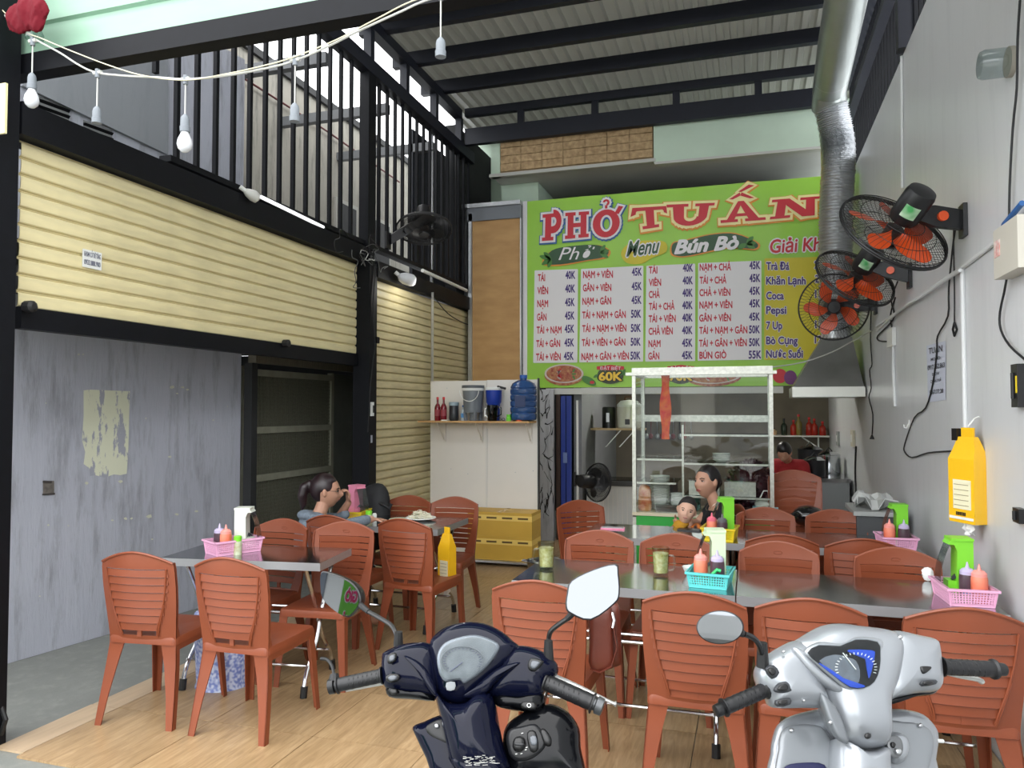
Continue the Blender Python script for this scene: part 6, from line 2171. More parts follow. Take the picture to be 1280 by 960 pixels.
# bulbs on the left wall
t = thing('wall_bulb', 'white bulb in an angled holder on the first left beam', 'lamp', atX(300, 237, XL + .06))
MB().tube([(0, 0, .02), (.02, .03, .0)], .016, 10).build('lamp_socket', M_white, t)
MB().tube([(.02, .03, 0), (.03, .045, -.01), (.05, .08, -.025), (.065, .11, -.04), (.072, .122, -.045)], [.018, .03, .042, .036, .01], 16).build('bulb', mat('dull_opal_bulb', (206, 206, 200), .3), t)
t = thing('wall_bulb', 'large white bulb jutting from the second left beam above the lowered shutter', 'lamp', atX(494, 340, XL + .08))
MB().tube([(0, 0, 0), (.03, .02, -.03)], .02, 10).build('lamp_socket', M_white, t)
MB().tube([(.03, .02, -.03), (.045, .04, -.045), (.07, .07, -.055), (.12, .13, -.07), (.14, .155, -.078), (.15, .165, -.08)], [.02, .045, .062, .064, .05, .01], 18).build('bulb', M_bulb, t)
lamp_light('bulb_light', (.2, .2, -.12), 1.2, .06, t)
conduit('beam_cord', 'black cord sagging from the beam over the lowered shutter', [tuple(atX(538, 358, XL + .03)), tuple(atX(545, 374, XL + .03)), tuple(atX(560, 392, XL + .03)), tuple(atX(576, 402, XL + .03)), tuple(atX(586, 406, XL + .03))], .006, M_cable_b, cat='cord')
tl = thing('tube_batten', 'slim white fluorescent tube fixed along the fence rail above the half-raised shutter', 'lamp', (XL + .045, 0, 0))
MB().tube([atX(326, 246, XL + .05) - Vector((XL + .045, 0, 0)), atX(404, 284, XL + .05) - Vector((XL + .045, 0, 0))], .014, 10).build('tube', mat('opal_tube', (236, 238, 240), .3, emit=.3), tl)
tl = thing('tube_batten', 'short white fitting on the fence rail above the lowered shutter', 'lamp', (XL + .045, 0, 0))
MB().tube([atX(528, 338, XL + .05) - Vector((XL + .045, 0, 0)), atX(583, 363, XL + .05) - Vector((XL + .045, 0, 0))], .02, 10).build('tube', M_white, tl)
# tangled wires at the middle post
t = thing('wire_tangle', 'tangle of loose wires where the left beams meet the middle post', 'wires', (0, 0, 0))
random.seed(21)
for k in range(9):
    a = atX(440 + random.uniform(-8, 40), 300 + random.uniform(-4, 20), XL + .13)
    P = [a]
    for q in range(6):
        P.append(P[-1] + Vector((random.uniform(-.01, .01), random.uniform(-.12, .14), random.uniform(-.10, .06))))
    MB().tube([cr(i / 24, P) for i in range(25)], .004, 5).build('loose_wire', random.choice((M_cable_b, M_cable_b, M_cable_w, mat('grey_wire', (90, 92, 92), .6))), t)
MB().tube([atX(470, 330, XL + .13), atX(466, 380, XL + .13), atX(469, 430, XL + .13), atX(463, 480, XL + .13), atX(460, 540, XL + .13)], .006, 6).build('loose_wire', M_cable_b, t)
tp = thing('drain_pipe', 'thin pale vertical pipe behind the far end of the bar fence', 'pipe', (XL - .12, 8.35, 0))
MB().tube([(0, 0, 3.05), (0, 0, 4.95)], .02, 8).build('pipe_tube', M_alu, tp)

# ================================================================== STREET BEHIND THE CAMERA (seen in mirrors and glass)
fb = thing('street_building', 'grey house front across the street, seen in mirrors', 'building', (0, -15, 0))
MB().box(-36, 14, -.3, 0, -.1, 3.4).build('facade_wall', mat('grey_facade', (200, 200, 196), .8), fb, smooth=0)
for k in range(-6, 7):
    f = MB().box(-12 + k * 3.6, -9.6 + k * 3.6, 0, .05, 0, 2.6).build('roller_door', mat('grey_blue_shutter', (110, 116, 124), .6), fb, smooth=0)
MB().box(-36, 14, 0, 1.2, 2.75, 2.85).build('awning', mat('pale_awning', (190, 190, 186), .6), fb, smooth=0)
tr_ = thing('street_tree', 'small leafy tree across the street, reflected in the glass case', 'tree', (1.6, -8, 0))
MB().tube([(0, 0, -.1), (.05, 0, 1.2), (0, .05, 2.0)], [.09, .07, .05], 8).build('trunk', mat('bark', (90, 76, 60), .9), tr_)
mb = MB()
random.seed(4)
for k in range(900):
    c_ = Vector((random.gauss(0, .55), random.gauss(0, .5), 2.4 + random.gauss(0, .6)))
    d_ = Vector((random.uniform(-1, 1), random.uniform(-1, 1), random.uniform(-1, 1))).normalized() * .11
    e_ = d_.cross(Vector((.3, .2, 1))).normalized() * .045
    mb.add([c_ - d_, c_ + e_, c_ + d_, c_ - e_], [(0, 1, 2, 3)])
mb.build('foliage', mat('tree_leaf_green', (84, 120, 54), .6), tr_, smooth=0, kind='stuff')

# ================================================================== PEOPLE
M_skin = mat('warm_skin', (186, 140, 116), .5, sss=.08, noise=.06, nscale=6)
M_hair = mat('dark_hair', (24, 19, 20), .38, noise=.5, nscale=60, stretch=(1, 1, .2))
M_lip = mat('lips', (158, 84, 80), .5)
M_eyew = mat('eye_white', (176, 164, 156), .4)
M_eye = mat('dark_iris', (26, 18, 14), .2)
M_brow = mat('eyebrow', (50, 38, 34), .8)


def cap_(mb, a, b, ra, rb, n=12):
    a, b = Vector(a), Vector(b)
    mb.tube([a, a.lerp(b, .5), b], [ra, (ra + rb) / 2, rb], n)
    mb.sphere(a, ra, n, 8)
    mb.sphere(b, rb, n, 8)


def limb(mb, pts, rs, n=12):
    for i in range(len(pts) - 1):
        cap_(mb, pts[i], pts[i + 1], rs[i], rs[i + 1], n)


def head_mesh(mb, M, s=1.0, baby=False):
    """head with chin, nose, brow, eye sockets, lips, ears; faces local +y; centre at origin of M"""
    n, m = 40, 30
    vs, fs = [], []
    def gs(x, z, cx, cz, sx, sz):
        return math.exp(-((x - cx) / sx) ** 2 - ((z - cz) / sz) ** 2)
    for i in range(m + 1):
        th = PI * i / m
        for k in range(n):
            a = 2 * PI * k / n
            px, py, pz = math.sin(th) * math.cos(a), math.sin(th) * math.sin(a), math.cos(th)
            x, y, z = px * .073, py * .092, pz * .112
            if z < 0:
                t = -z / .112
                x *= 1 - (.30 if not baby else .12) * t ** 1.5
                y = y * (1 - .22 * t ** 2) + .012 * t
            else:
                y -= .010 * (z / .112)
                if baby:
                    x *= 1.06
            if py > .2:
                f = min(1, (py - .2) / .4)
                y += f * (.024 * gs(x, z, 0, -.020, .011, .020) * (.6 if baby else 1) + .010 * gs(x, z, 0, .0, .008, .02)
                          - .011 * gs(abs(x), z, .031, .006, .016, .012) + .004 * gs(abs(x), z, .03, .026, .022, .007)
                          + .008 * gs(x, z, 0, -.055, .022, .010) + .007 * gs(x, z, 0, -.095, .018, .014)
                          + (.006 if not baby else .012) * gs(abs(x), z, .040, -.028, .02, .02))
            vs.append(M @ (Vector((x, y, z)) * s))
    for i in range(m):
        for k in range(n):
            fs.append((i * n + k, (i + 1) * n + k, (i + 1) * n + (k + 1) % n, i * n + (k + 1) % n))
    mb.add(vs, fs)
    for sg in (-1, 1):
        c = M @ (Vector((sg * .074, -.004, -.004)) * s)
        mb.sphere(c, (.013 * s, .016 * s, .028 * s), 10, 8)


def face_parts(par, M, s=1.0, mouth_open=0.0):
    def lay(v):
        return M @ (Vector(v) * s)
    R3 = M.to_3x3()
    def ellip(nm, c, r, m):
        mb = MB()
        mb.sphere((0, 0, 0), tuple(q * s for q in r), 12, 8)
        c = lay(c)
        mb.v = [tuple(R3 @ Vector(v) + c) for v in mb.v]
        mb.build(nm, m, par)
    for sg in (-1, 1):
        ellip('eye', (sg * .031, .0735, .006), (.0115, .0070, .0048), M_eyew)
        ellip('iris', (sg * .031, .0795, .006), (.0058, .0030, .0050), M_eye)
        MB().tube([lay((sg * .014, .085, .022)), lay((sg * .030, .084, .028)), lay((sg * .048, .072, .023))], .0028 * s, 5).build('eyebrow', M_brow, par)
        MB().tube([lay((sg * .018, .080, .010)), lay((sg * .031, .0815, .0125)), lay((sg * .045, .074, .009))], .0018 * s, 5).build('eyelid', M_brow, par)
    ellip('mouth', (0, .089, -.052 - .004 * mouth_open), (.021, .006, .0045 + .006 * mouth_open), M_lip)
    if mouth_open:
        ellip('mouth_gap', (0, .093, -.054), (.013, .004, .004 * mouth_open), mat('mouth_dark', (60, 24, 24), .7))


def hand(mb, wrist, d, palm_n, s=1.0, curl=.6, thumb=1):
    """palm, four unequal bent fingers and a thumb; d = pointing direction, palm_n = palm facing"""
    d = Vector(d).normalized()
    pn = Vector(palm_n)
    pn = (pn - d * pn.dot(d)).normalized()
    sd = d.cross(pn).normalized() * thumb
    w = Vector(wrist)
    for q in (-1.3, -.4, .4, 1.3):
        cap_(mb, w + sd * q * .010 * s, w + d * .075 * s + sd * q * .019 * s, .013 * s, .012 * s, 8)
    for k, (q, L) in enumerate(((1.35, .066), (.45, .074), (-.45, .070), (-1.3, .056))):
        p = w + d * .082 * s + sd * q * .019 * s
        dd = d.copy()
        for seg, f in enumerate((.42, .33, .25)):
            ax = sd.cross(d)
            a = curl * (seg + .6) * .55
            dd = (d * math.cos(a) + pn * math.sin(a)).normalized()
            p2 = p + dd * L * f * s
            cap_(mb, p, p2, (.0088 - .0008 * seg) * s, (.0082 - .0009 * seg) * s, 8)
            p = p2
    p = w + d * .025 * s + sd * .026 * s
    p2 = p + (d * .5 + sd * .75 + pn * .3).normalized() * .036 * s
    p3 = p2 + (d * .9 + sd * .2 + pn * .4).normalized() * .028 * s
    cap_(mb, p, p2, .011 * s, .0095 * s, 8)
    cap_(mb, p2, p3, .0095 * s, .008 * s, 8)


def headM(c, yaw, pitch, roll=0.0):
    return Matrix.Translation(Vector(c)) @ Matrix.Rotation(yaw, 4, 'Z') @ Matrix.Rotation(pitch, 4, 'X') @ Matrix.Rotation(roll, 4, 'Y')


def hair_cap(M, s, extra=None, lower=.0, big=1.0):
    mb = MB()
    n, m = 28, 20
    vs, fs = [], []
    for i in range(m + 1):
        th = PI * i / m
        for k in range(n):
            a = 2 * PI * k / n
            p = Vector((math.sin(th) * math.cos(a) * .080, math.sin(th) * math.sin(a) * .094 - .017, math.cos(th) * .104 + .020))
            if p.z < .0 and p.y > -.02:      # pull the front/lower part inside the head
                p = Vector((p.x * .72, min(p.y, .03) * .6 - .01, p.z * .8))
            if p.y > .045 and p.z < .062:
                p.y = .045 + (p.y - .045) * .2
                p.x *= .85
            vs.append(M @ (p * s * big))
    for i in range(m):
        for k in range(n):
            fs.append((i * n + k, (i + 1) * n + k, (i + 1) * n + (k + 1) % n, i * n + (k + 1) % n))
    mb.add(vs, fs)
    if extra:
        extra(mb)
    return mb


# ---- woman in grey, seated at the sprouts table, seen in profile, one hand raised to her mouth
hp = atY(404, 613, 4.98)
wa = thing('person', 'woman with a ponytail in a grey hooded top, hand raised to her mouth', 'person', (hp.x - .02, hp.y - .11, 0.0), R(-42))
hz_ = hp.z
mb = MB()
Mh = headM((.0, .10, hz_), R(-22), R(-4))
head_mesh(mb, Mh, 1.1)
limb(mb, [(0, .085, hz_ - .07), (0, .05, hz_ - .17)], [.046, .052])
limb(mb, [(0, .0, .80), (0, -.01, .54)], [.07, .085])
limb(mb, [(.14, .02, hz_ - .21), (.21, .16, .77), (.14, .40, .80)], [.045, .036, .026])
hand(mb, (.14, .41, .80), (-.15, 1, -.12), (0, 0, -1), .95, .5, -1)
limb(mb, [(-.14, .02, hz_ - .21), (-.15, .23, .77), (-.035, .28, hz_ - .10)], [.045, .036, .025])
hand(mb, (-.035, .28, hz_ - .10), (.18, -.1, 1), (.1, -1, .1), .95, 1.5, 1)
for sg in (-1, 1):
    limb(mb, [(sg * .09, .0, .52), (sg * .11, .36, .50), (sg * .11, .34, .09), (sg * .11, .45, .045)], [.08, .055, .038, .03])
remeshed(mb, 'body', M_skin, wa, .0058, 2)
face_parts(wa, Mh, 1.1)
def pony(mb):
    q = lambda v: Mh @ Vector(v)
    limb(mb, [q((0, -.095, .045)), q((0, -.125, .05))], [.024, .020], 10)
    limb(mb, [q((0, -.125, .05)), q((.005, -.155, .02)), q((.01, -.165, -.04)), q((.01, -.155, -.10)), q((.01, -.16, -.14))], [.026, .038, .036, .026, .010], 12)
remeshed(hair_cap(Mh, 1.1, pony), 'hair', mat('dark_burgundy_brown_hair', (40, 24, 28), .35, noise=.5, nscale=60, stretch=(1, 1, .2)), wa, .006, 3)
mb = MB()
mb.sphere((0, .02, hz_ - .28), (.155, .105, .14), 20, 12)
mb.sphere((0, -.01, .66), (.15, .12, .20), 20, 12)
limb(mb, [(-.11, .02, hz_ - .205), (.11, .02, hz_ - .205)], [.062, .062])
limb(mb, [(.14, .02, hz_ - .22), (.21, .16, .775), (.155, .35, .80)], [.062, .050, .040])
limb(mb, [(-.14, .02, hz_ - .22), (-.15, .23, .775), (-.07, .265, hz_ - .19)], [.062, .050, .038])
M_greytop = mat('grey_marl_sweatshirt', (116, 128, 140), .85, noise=.2, nscale=50, bump=.2, bscale=80)
mb.sphere((0, -.05, hz_ - .165), (.09, .06, .04), 16, 8)
remeshed(mb, 'hooded_top', M_greytop, wa, .008, 4)
mb = MB()
for sg in (-1, 1):
    limb(mb, [(sg * .085, -.02, .53), (sg * .11, .36, .51), (sg * .11, .34, .13)], [.10, .072, .055])
remeshed(mb, 'trousers', mat('dark_trousers', (36, 38, 44), .8), wa, .012, 3)
MB().tube([Mh @ Vector((.045 * math.cos(a) * .4 + .031, .092 + .0, .006 + .018 * math.sin(a))) for a in [2 * PI * k / 14 for k in range(15)]], .0016, 5).build('spectacle_rim', M_blackpl, wa)
MB().tube([Mh @ Vector((.049, .090, .008)), Mh @ Vector((.072, .06, .010)), Mh @ Vector((.078, .0, .010))], .0018, 5).build('spectacle_arm', M_blackpl, wa)

# ---- woman in black with the child
hp = atY(887, 603, 6.0)
wb2 = thing('person', 'woman in a black V-neck top with hair in a low bun, holding a child', 'person', (hp.x + .06, hp.y + .04, 0), R(112))
hz_ = hp.z
mb = MB()
Mh = headM((.02, .08, hz_), R(28), R(2), R(4))
head_mesh(mb, Mh, 1.1)
limb(mb, [(.01, .06, hz_ - .07), (0, .02, hz_ - .17)], [.042, .050])
mb.sphere((0, .015, hz_ - .225), (.085, .058, .07), 18, 10)
limb(mb, [(0, .0, .80), (0, -.01, .54)], [.07, .085])
limb(mb, [(.14, .0, hz_ - .22), (.17, .10, .72), (.05, .30, .74)], [.045, .038, .027])
hand(mb, (.05, .30, .74), (-.9, .6, .1), (0, -1, .3), .95, .9, 1)
limb(mb, [(-.14, .0, hz_ - .22), (-.20, .10, .70), (-.10, .30, .68)], [.045, .038, .027])
hand(mb, (-.10, .30, .68), (.6, .8, .1), (0, -.2, 1), .95, .7, -1)
for sg in (-1, 1):
    limb(mb, [(sg * .09, .0, .53), (sg * .11, .36, .50), (sg * .11, .34, .09), (sg * .11, .45, .045)], [.08, .055, .038, .03])
remeshed(mb, 'body', M_skin, wb2, .0058, 2)
face_parts(wb2, Mh, 1.1, .8)
def bun(mb):
    q = lambda v: Mh @ Vector(v)
    mb.sphere(q((0, -.115, -.005)), .040, 14, 9)
    limb(mb, [q((.02, -.09, -.03)), q((.03, -.085, -.10)), q((.035, -.07, -.14))], [.038, .032, .02], 10)
remeshed(hair_cap(Mh, 1.1, bun), 'hair', M_hair, wb2, .006, 3)
mb = MB()
mb.sphere((0, .0, hz_ - .33), (.165, .115, .15), 20, 12)
mb.sphere((0, -.01, .66), (.15, .125, .20), 20, 12)
for sg in (-1, 1):
    limb(mb, [(sg * .075, -.02, hz_ - .175), (sg * .14, .0, hz_ - .225)], [.045, .06])
    limb(mb, [(sg * .14, .0, hz_ - .225), (sg * .175, .07, hz_ - .35)], [.06, .055])
limb(mb, [(-.08, -.05, hz_ - .19), (.08, -.05, hz_ - .19)], [.05, .05])
remeshed(mb, 'v_neck_top', mat('black_cotton', (16, 17, 22), .85), wb2, .009, 3)
mb = MB()
for sg in (-1, 1):
    limb(mb, [(sg * .085, -.02, .54), (sg * .11, .36, .51), (sg * .11, .34, .13)], [.10, .072, .055])
remeshed(mb, 'trousers', mat('dark_trousers', (36, 38, 44), .8), wb2, .012, 3)
bz = Mh @ Vector((0, .05, -.15))
MB().tube([Vector((.055 * math.cos(a), .04 + .055 * math.sin(a), hz_ - .155 - .055 * max(0, math.sin(a)))) for a in [2 * PI * k / 20 for k in range(21)]], .0018, 5).build('necklace', mat('silver_chain', (206, 200, 190), .2, 1.0), wb2)

# ---- the child on her lap
hp = atY(856, 638, 5.74)
ch = thing('person', 'small child with cropped dark hair in a mustard wrap on the woman\'s lap', 'person', (hp.x + .02, hp.y + .05, 0), R(172))
hz_ = hp.z
mb = MB()
Mh = headM((.0, .05, hz_), R(12), R(-2), R(-14))
head_mesh(mb, Mh, .86, True)
limb(mb, [(0, .03, hz_ - .06), (0, .01, hz_ - .12)], [.032, .038])
mb.sphere((0, .0, hz_ - .21), (.085, .065, .10), 16, 10)
limb(mb, [(.075, .01, hz_ - .14), (.12, .06, hz_ - .20), (.09, .13, hz_ - .215)], [.034, .030, .024])
hand(mb, (.09, .13, hz_ - .215), (-.4, .9, 0), (0, 0, -1), .6, .8, -1)
limb(mb, [(-.075, .01, hz_ - .14), (-.11, .06, hz_ - .22), (-.05, .12, hz_ - .24)], [.034, .030, .024])
hand(mb, (-.05, .12, hz_ - .24), (.4, .9, 0), (0, 0, -1), .6, .8, 1)
for sg in (-1, 1):
    limb(mb, [(sg * .05, .0, hz_ - .32), (sg * .07, .14, hz_ - .36), (sg * .07, .15, hz_ - .50), (sg * .07, .19, hz_ - .52)], [.055, .042, .028, .022])
remeshed(mb, 'body', mat('child_skin', (206, 164, 142), .5, sss=.08), ch, .005, 2)
face_parts(ch, Mh, .84)
mb = hair_cap(Mh, .86, None, big=.995)
remeshed(mb, 'hair', mat('short_black_hair', (30, 26, 26), .6), ch, .005, 2)
mb = MB()
mb.sphere((0, .0, hz_ - .20), (.098, .078, .10), 18, 10)
for sg in (-1, 1):
    limb(mb, [(sg * .07, .01, hz_ - .135), (sg * .115, .05, hz_ - .185)], [.044, .042])
remeshed(mb, 'patterned_shirt', mat('orange_black_patterned_cotton', (196, 110, 40), .8, rgb2=(36, 30, 30), nscale=34, detail=2), ch, .007, 2)
mb = MB()
mb.tube([Vector(p) for p in [(.08, .07, hz_ - .10), (.03, .10, hz_ - .14), (-.04, .11, hz_ - .20), (-.12, .10, hz_ - .27), (-.16, .08, hz_ - .31)]], [.03, .045, .055, .06, .045], 12, True, (1, .5))
mb.sphere((.04, .05, hz_ - .10), (.06, .05, .03), 12, 8)
remeshed(mb, 'mustard_wrap', mat('mustard_cloth', (176, 128, 28), .85, noise=.2, nscale=20, bump=.3, bscale=25), ch, .007, 2)

# ---- person in red, bowed over the kitchen counter
hp = atY(986, 566, 9.2)
pc = thing('person', 'person in a red shirt with black hair bowing down inside the kitchen', 'person', (hp.x + .02, hp.y + .18, 0), R(160))
hz_ = hp.z
mb = MB()
Mh = headM((.0, .20, hz_), R(0), R(-42))
head_mesh(mb, Mh)
limb(mb, [(0, .16, hz_ - .05), (0, .06, hz_ - .10)], [.048, .055])
limb(mb, [(0, .0, hz_ - .25), (0, -.08, .55)], [.11, .12])
for sg in (-1, 1):
    limb(mb, [(sg * .16, .05, hz_ - .16), (sg * .22, .10, hz_ - .42), (sg * .12, .30, hz_ - .40)], [.048, .04, .028])
    hand(mb, (sg * .12, .30, hz_ - .40), (-sg * .4, 1, -.2), (0, 0, -1), 1.0, .8, -sg)
    limb(mb, [(sg * .09, -.08, .52), (sg * .13, .28, .50), (sg * .13, .26, .09), (sg * .13, .38, .045)], [.085, .06, .042, .032])
remeshed(mb, 'body', M_skin, pc, .009, 2)
remeshed(hair_cap(Mh, 1.04), 'hair', M_hair, pc, .008, 3)
mb = MB()
mb.sphere((0, .0, hz_ - .25), (.19, .13, .16), 20, 12)
limb(mb, [(0, -.02, hz_ - .32), (0, -.08, .60)], [.15, .145])
limb(mb, [(-.14, .05, hz_ - .15), (.14, .05, hz_ - .15)], [.075, .075])
for sg in (-1, 1):
    limb(mb, [(sg * .16, .05, hz_ - .16), (sg * .21, .09, hz_ - .36)], [.075, .065])
remeshed(mb, 'red_shirt', mat('red_tshirt', (150, 30, 34), .85), pc, .012, 3)
mb = MB()
for sg in (-1, 1):
    limb(mb, [(sg * .085, -.08, .52), (sg * .13, .28, .51), (sg * .13, .26, .13)], [.105, .075, .055])
remeshed(mb, 'trousers', mat('dark_trousers', (36, 38, 44), .8), pc, .014, 3)
st2 = thing('plastic_stool', 'low red plastic stool under the person in the kitchen', 'stool', (pc.location.x + .03, pc.location.y + .08, 0))
for a in (-1, 1):
    for b_ in (-1, 1):
        MB().tube([(a * .15, b_ * .15, 0), (a * .11, b_ * .11, .38)], .018, 6).build('leg', mat('red_stool_plastic', (180, 40, 36), .4), st2)
MB().box(-.14, .14, -.14, .14, .38, .41).build('seat', mat('red_stool_plastic', (180, 40, 36), .4), st2, smooth=0)

# ================================================================== SCOOTERS
def mirror(par, px_outline, Y, refl, m_shell, stem_px, shell_d=.03, stemY=None, ytilt=0.0, socket=True):
    c_px = (sum(p[0] for p in px_outline) / len(px_outline), sum(p[1] for p in px_outline) / len(px_outline))
    M0 = atY(c_px[0], c_px[1], Y)
    d = (M0 - CO).normalized()
    n = (Vector(refl).normalized() - d).normalized()
    u = Vector((0, 0, 1)).cross(n).normalized()
    v = n.cross(u)
    pts = []
    for (a, b) in px_outline:
        r = ray(a, b)
        t = (M0 - CO).dot(n) / r.dot(n)
        q = CO + r * t - M0
        pts.append((q.dot(u), q.dot(v)))
    inv = par.matrix_basis.inverted() if False else Matrix.Translation(-par.location)
    O = M0 - par.location
    sh = MB().pillow([(a * 1.06, b * 1.06) for a, b in pts], O - n * .003, u, v, n, .0035, shell_d, p=6, sub=3).build('mirror_shell', m_shell, par)
    q = []
    L = len(pts)
    for i in range(L):
        p0, p1, p2, p3 = pts[i - 1], pts[i], pts[(i + 1) % L], pts[(i + 2) % L]
        for k in range(3):
            t = k / 3
            q.append(tuple(0.5 * ((2 * p1[a]) + (-p0[a] + p2[a]) * t + (2 * p0[a] - 5 * p1[a] + 4 * p2[a] - p3[a]) * t * t + (-p0[a] + 3 * p1[a] - 3 * p2[a] + p3[a]) * t ** 3) for a in (0, 1)))
    MB().add([O + n * .002 + u * a + v * b for a, b in q], [tuple(range(len(q)))]).build('mirror_glass', mat('silvered_mirror', (122, 125, 129), .015, 1.0), sh, smooth=0)
    P = [atY(a, b, yy) - par.location for a, b, yy in stem_px]
    P2 = [cr(i / (5 * (len(P) - 1)), P) for i in range(5 * (len(P) - 1) + 1)]
    MB().tube([O - n * shell_d * .6, P2[0]], [.012, .007], 10).build('mirror_neck', M_rubber, par)
    MB().tube(P2, .0058, 8).build('mirror_stem', M_blackpl, par)
    MB().tube([P2[-1] + Vector((0, 0, .03)), P2[-1] - Vector((0, 0, .02))], [.010, .013], 10).build('stem_boot', M_rubber, par)
    return M0, n


class Bike:
    def __init__(s, name, label, L, Rr, tilt):
        s.L, s.R = Vector(L), Vector(Rr)
        s.O = (s.L + s.R) / 2
        s.u = (s.R - s.L).normalized()
        s.f = Vector((0, 0, 1)).cross(s.u).normalized()
        up = s.u.cross(s.f).normalized()
        s.v = (s.f * math.sin(tilt) + up * math.cos(tilt)).normalized()
        s.n = s.u.cross(s.v).normalized()
        s.t = thing(name, label, 'motorbike', (s.O.x, s.O.y, 0))
        s.base = Vector((s.O.x, s.O.y, 0))

    def pl(s, px, py, off=0.0):
        o = s.O + s.n * off
        r = ray(px, py)
        t = (o - CO).dot(s.n) / r.dot(s.n)
        return CO + r * t

    def uv(s, px, py, off=0.0):
        q = s.pl(px, py, off) - s.O
        return (q.dot(s.u), q.dot(s.v))

    def shape(s, name, pts, m, off=0.0, Df=.03, Db=.06, p=2.4, par=None, sub=3, ctr=None, rings=7, **k):
        uvs = [s.uv(a, b, off) for a, b in pts]
        c = s.uv(ctr[0], ctr[1], off) if ctr else None
        mb = MB().pillow(uvs, s.O - s.base + s.n * off, s.u, s.v, s.n, Df, Db, rings, p, c, sub)
        return mb.build(name, m, par or s.t, smooth=60, **k)

    def flat(s, name, pts, m, off, th=.003, par=None, sub=2):
        return s.shape(name, pts, m, off, th, th, 8, par, sub, rings=3)

    def w(s, px, py, off=0.0):
        return s.pl(px, py, off) - s.base


def grip(b, name_px, r, m, tipr):
    (x0, y0, o0), (x1, y1, o1) = name_px
    A, B = b.w(x0, y0, o0), b.w(x1, y1, o1)
    d = (B - A)
    g = MB()
    pts, rs = [], []
    for i in range(41):
        f = i / 40
        pts.append(A + d * f * .84)
        rs.append(r * (1 + .015 * math.sin(f * 40)) * (1.25 if f < .05 or f > .96 else 1))
    go = g.tube(pts, rs, 14).build('handle_grip', m, b.t)
    for k in range(7):
        f = .12 + .10 * k
        P = []
        perp1 = d.normalized().cross(Vector((0, 0, 1))).normalized()
        perp2 = d.normalized().cross(perp1)
        for q in range(9):
            a = 2 * PI * q / 8
            P.append(A + d * (f + .035 * math.sin(a)) * .84 + (perp1 * math.cos(a) + perp2 * math.sin(a)) * r * 1.0)
        MB().tube(P, .0012, 5).build('grip_ridge', m, go)
    MB().tube([A + d * .84, A + d * .87, A + d * .89, A + d * .99, A + d], [r * .8, r * .8, tipr * 1.05, tipr, tipr * .8], 14).build('bar_end', M_blackpl if tipr < .0175 else mat('dull_bar_end_metal', (90, 92, 94), .35, .6), b.t)
    return A, B


def scooter_body(b, m_body, m_inner, seat_m):
    """the rest of the machine below and around the handlebar, in the bike's own axes"""
    u = Vector((b.u.x, b.u.y, 0)).normalized()
    f = b.f
    z = Vector((0, 0, 1))
    def P(a, c, h):
        return u * a + f * c + z * h
    def loft(nm, secs, m, n=18):
        vs, fs = [], []
        for (c, h, rx, rz_, tilt) in secs:
            for k in range(n):
                a = 2 * PI * k / n
                ca, sa = math.cos(a), math.sin(a)
                sx = (abs(ca) ** .7) * (1 if ca >= 0 else -1) * rx
                sz = (abs(sa) ** .7) * (1 if sa >= 0 else -1) * rz_
                vs.append(P(sx, c - sz * math.sin(tilt), h + sz * math.cos(tilt)))
        for i in range(len(secs) - 1):
            for k in range(n):
                fs.append((i * n + k, i * n + (k + 1) % n, (i + 1) * n + (k + 1) % n, (i + 1) * n + k))
        fs += [tuple(range(n - 1, -1, -1)), tuple((len(secs) - 1) * n + k for k in range(n))]
        return MB().add(vs, fs).build(nm, m, b.t, smooth=50)
    loft('floorboard', [(.02, .34, .15, .05, 0), (-.15, .30, .17, .04, 0), (-.42, .30, .16, .05, 0)], m_inner)
    loft('rear_body', [(-.36, .42, .10, .12, 0), (-.50, .52, .15, .13, 0), (-.8, .60, .16, .12, 0), (-1.08, .66, .12, .09, 0), (-1.20, .70, .06, .05, 0)], m_body)
    loft('saddle', [(-.34, .70, .08, .03, .1), (-.45, .735, .13, .045, 0), (-.70, .75, .14, .05, 0), (-1.0, .79, .12, .05, 0), (-1.12, .80, .07, .03, 0)], seat_m)
    loft('front_fender', [(.16, .50, .05, .03, 0), (.24, .57, .075, .05, 0), (.36, .60, .08, .04, 0), (.50, .52, .07, .03, 0)], m_body)
    for (c, nm) in ((.32, 'front_wheel'), (-.92, 'rear_wheel')):
        mb = MB()
        mb.tube([P(0, c + .235 * math.cos(a), .28 + .235 * math.sin(a)) for a in [2 * PI * k / 32 for k in range(33)]], .045, 10, False)
        wh = mb.build(nm, M_rubber, b.t)
        mb = MB()
        mb.tube([P(0, c + .19 * math.cos(a), .28 + .19 * math.sin(a)) for a in [2 * PI * k / 32 for k in range(33)]], .012, 8, False)
        for k in range(5):
            a = 2 * PI * k / 5
            mb.tube([P(0, c, .28), P(0, c + .19 * math.cos(a), .28 + .19 * math.sin(a))], .012, 6)
        mb.tube([P(-.05, c, .28), P(.05, c, .28)], .03, 12)
        mb.build('alloy_rim', M_alu, wh)
    MB().tube([P(0, .02, b.O.z - .12), P(0, .12, .78), P(0, .24, .52)], .03, 10).build('steering_column', M_blackpl, b.t)
    for sg in (-1, 1):
        MB().tube([P(sg * .07, .24, .56), P(sg * .07, .33, .28)], .018, 8).build('fork_leg', M_alu, b.t)
    # side stand
    MB().tube([P(-.12, -.35, .25), P(-.22, -.30, .01)], .010, 8).build('side_stand', M_blackpl, b.t)


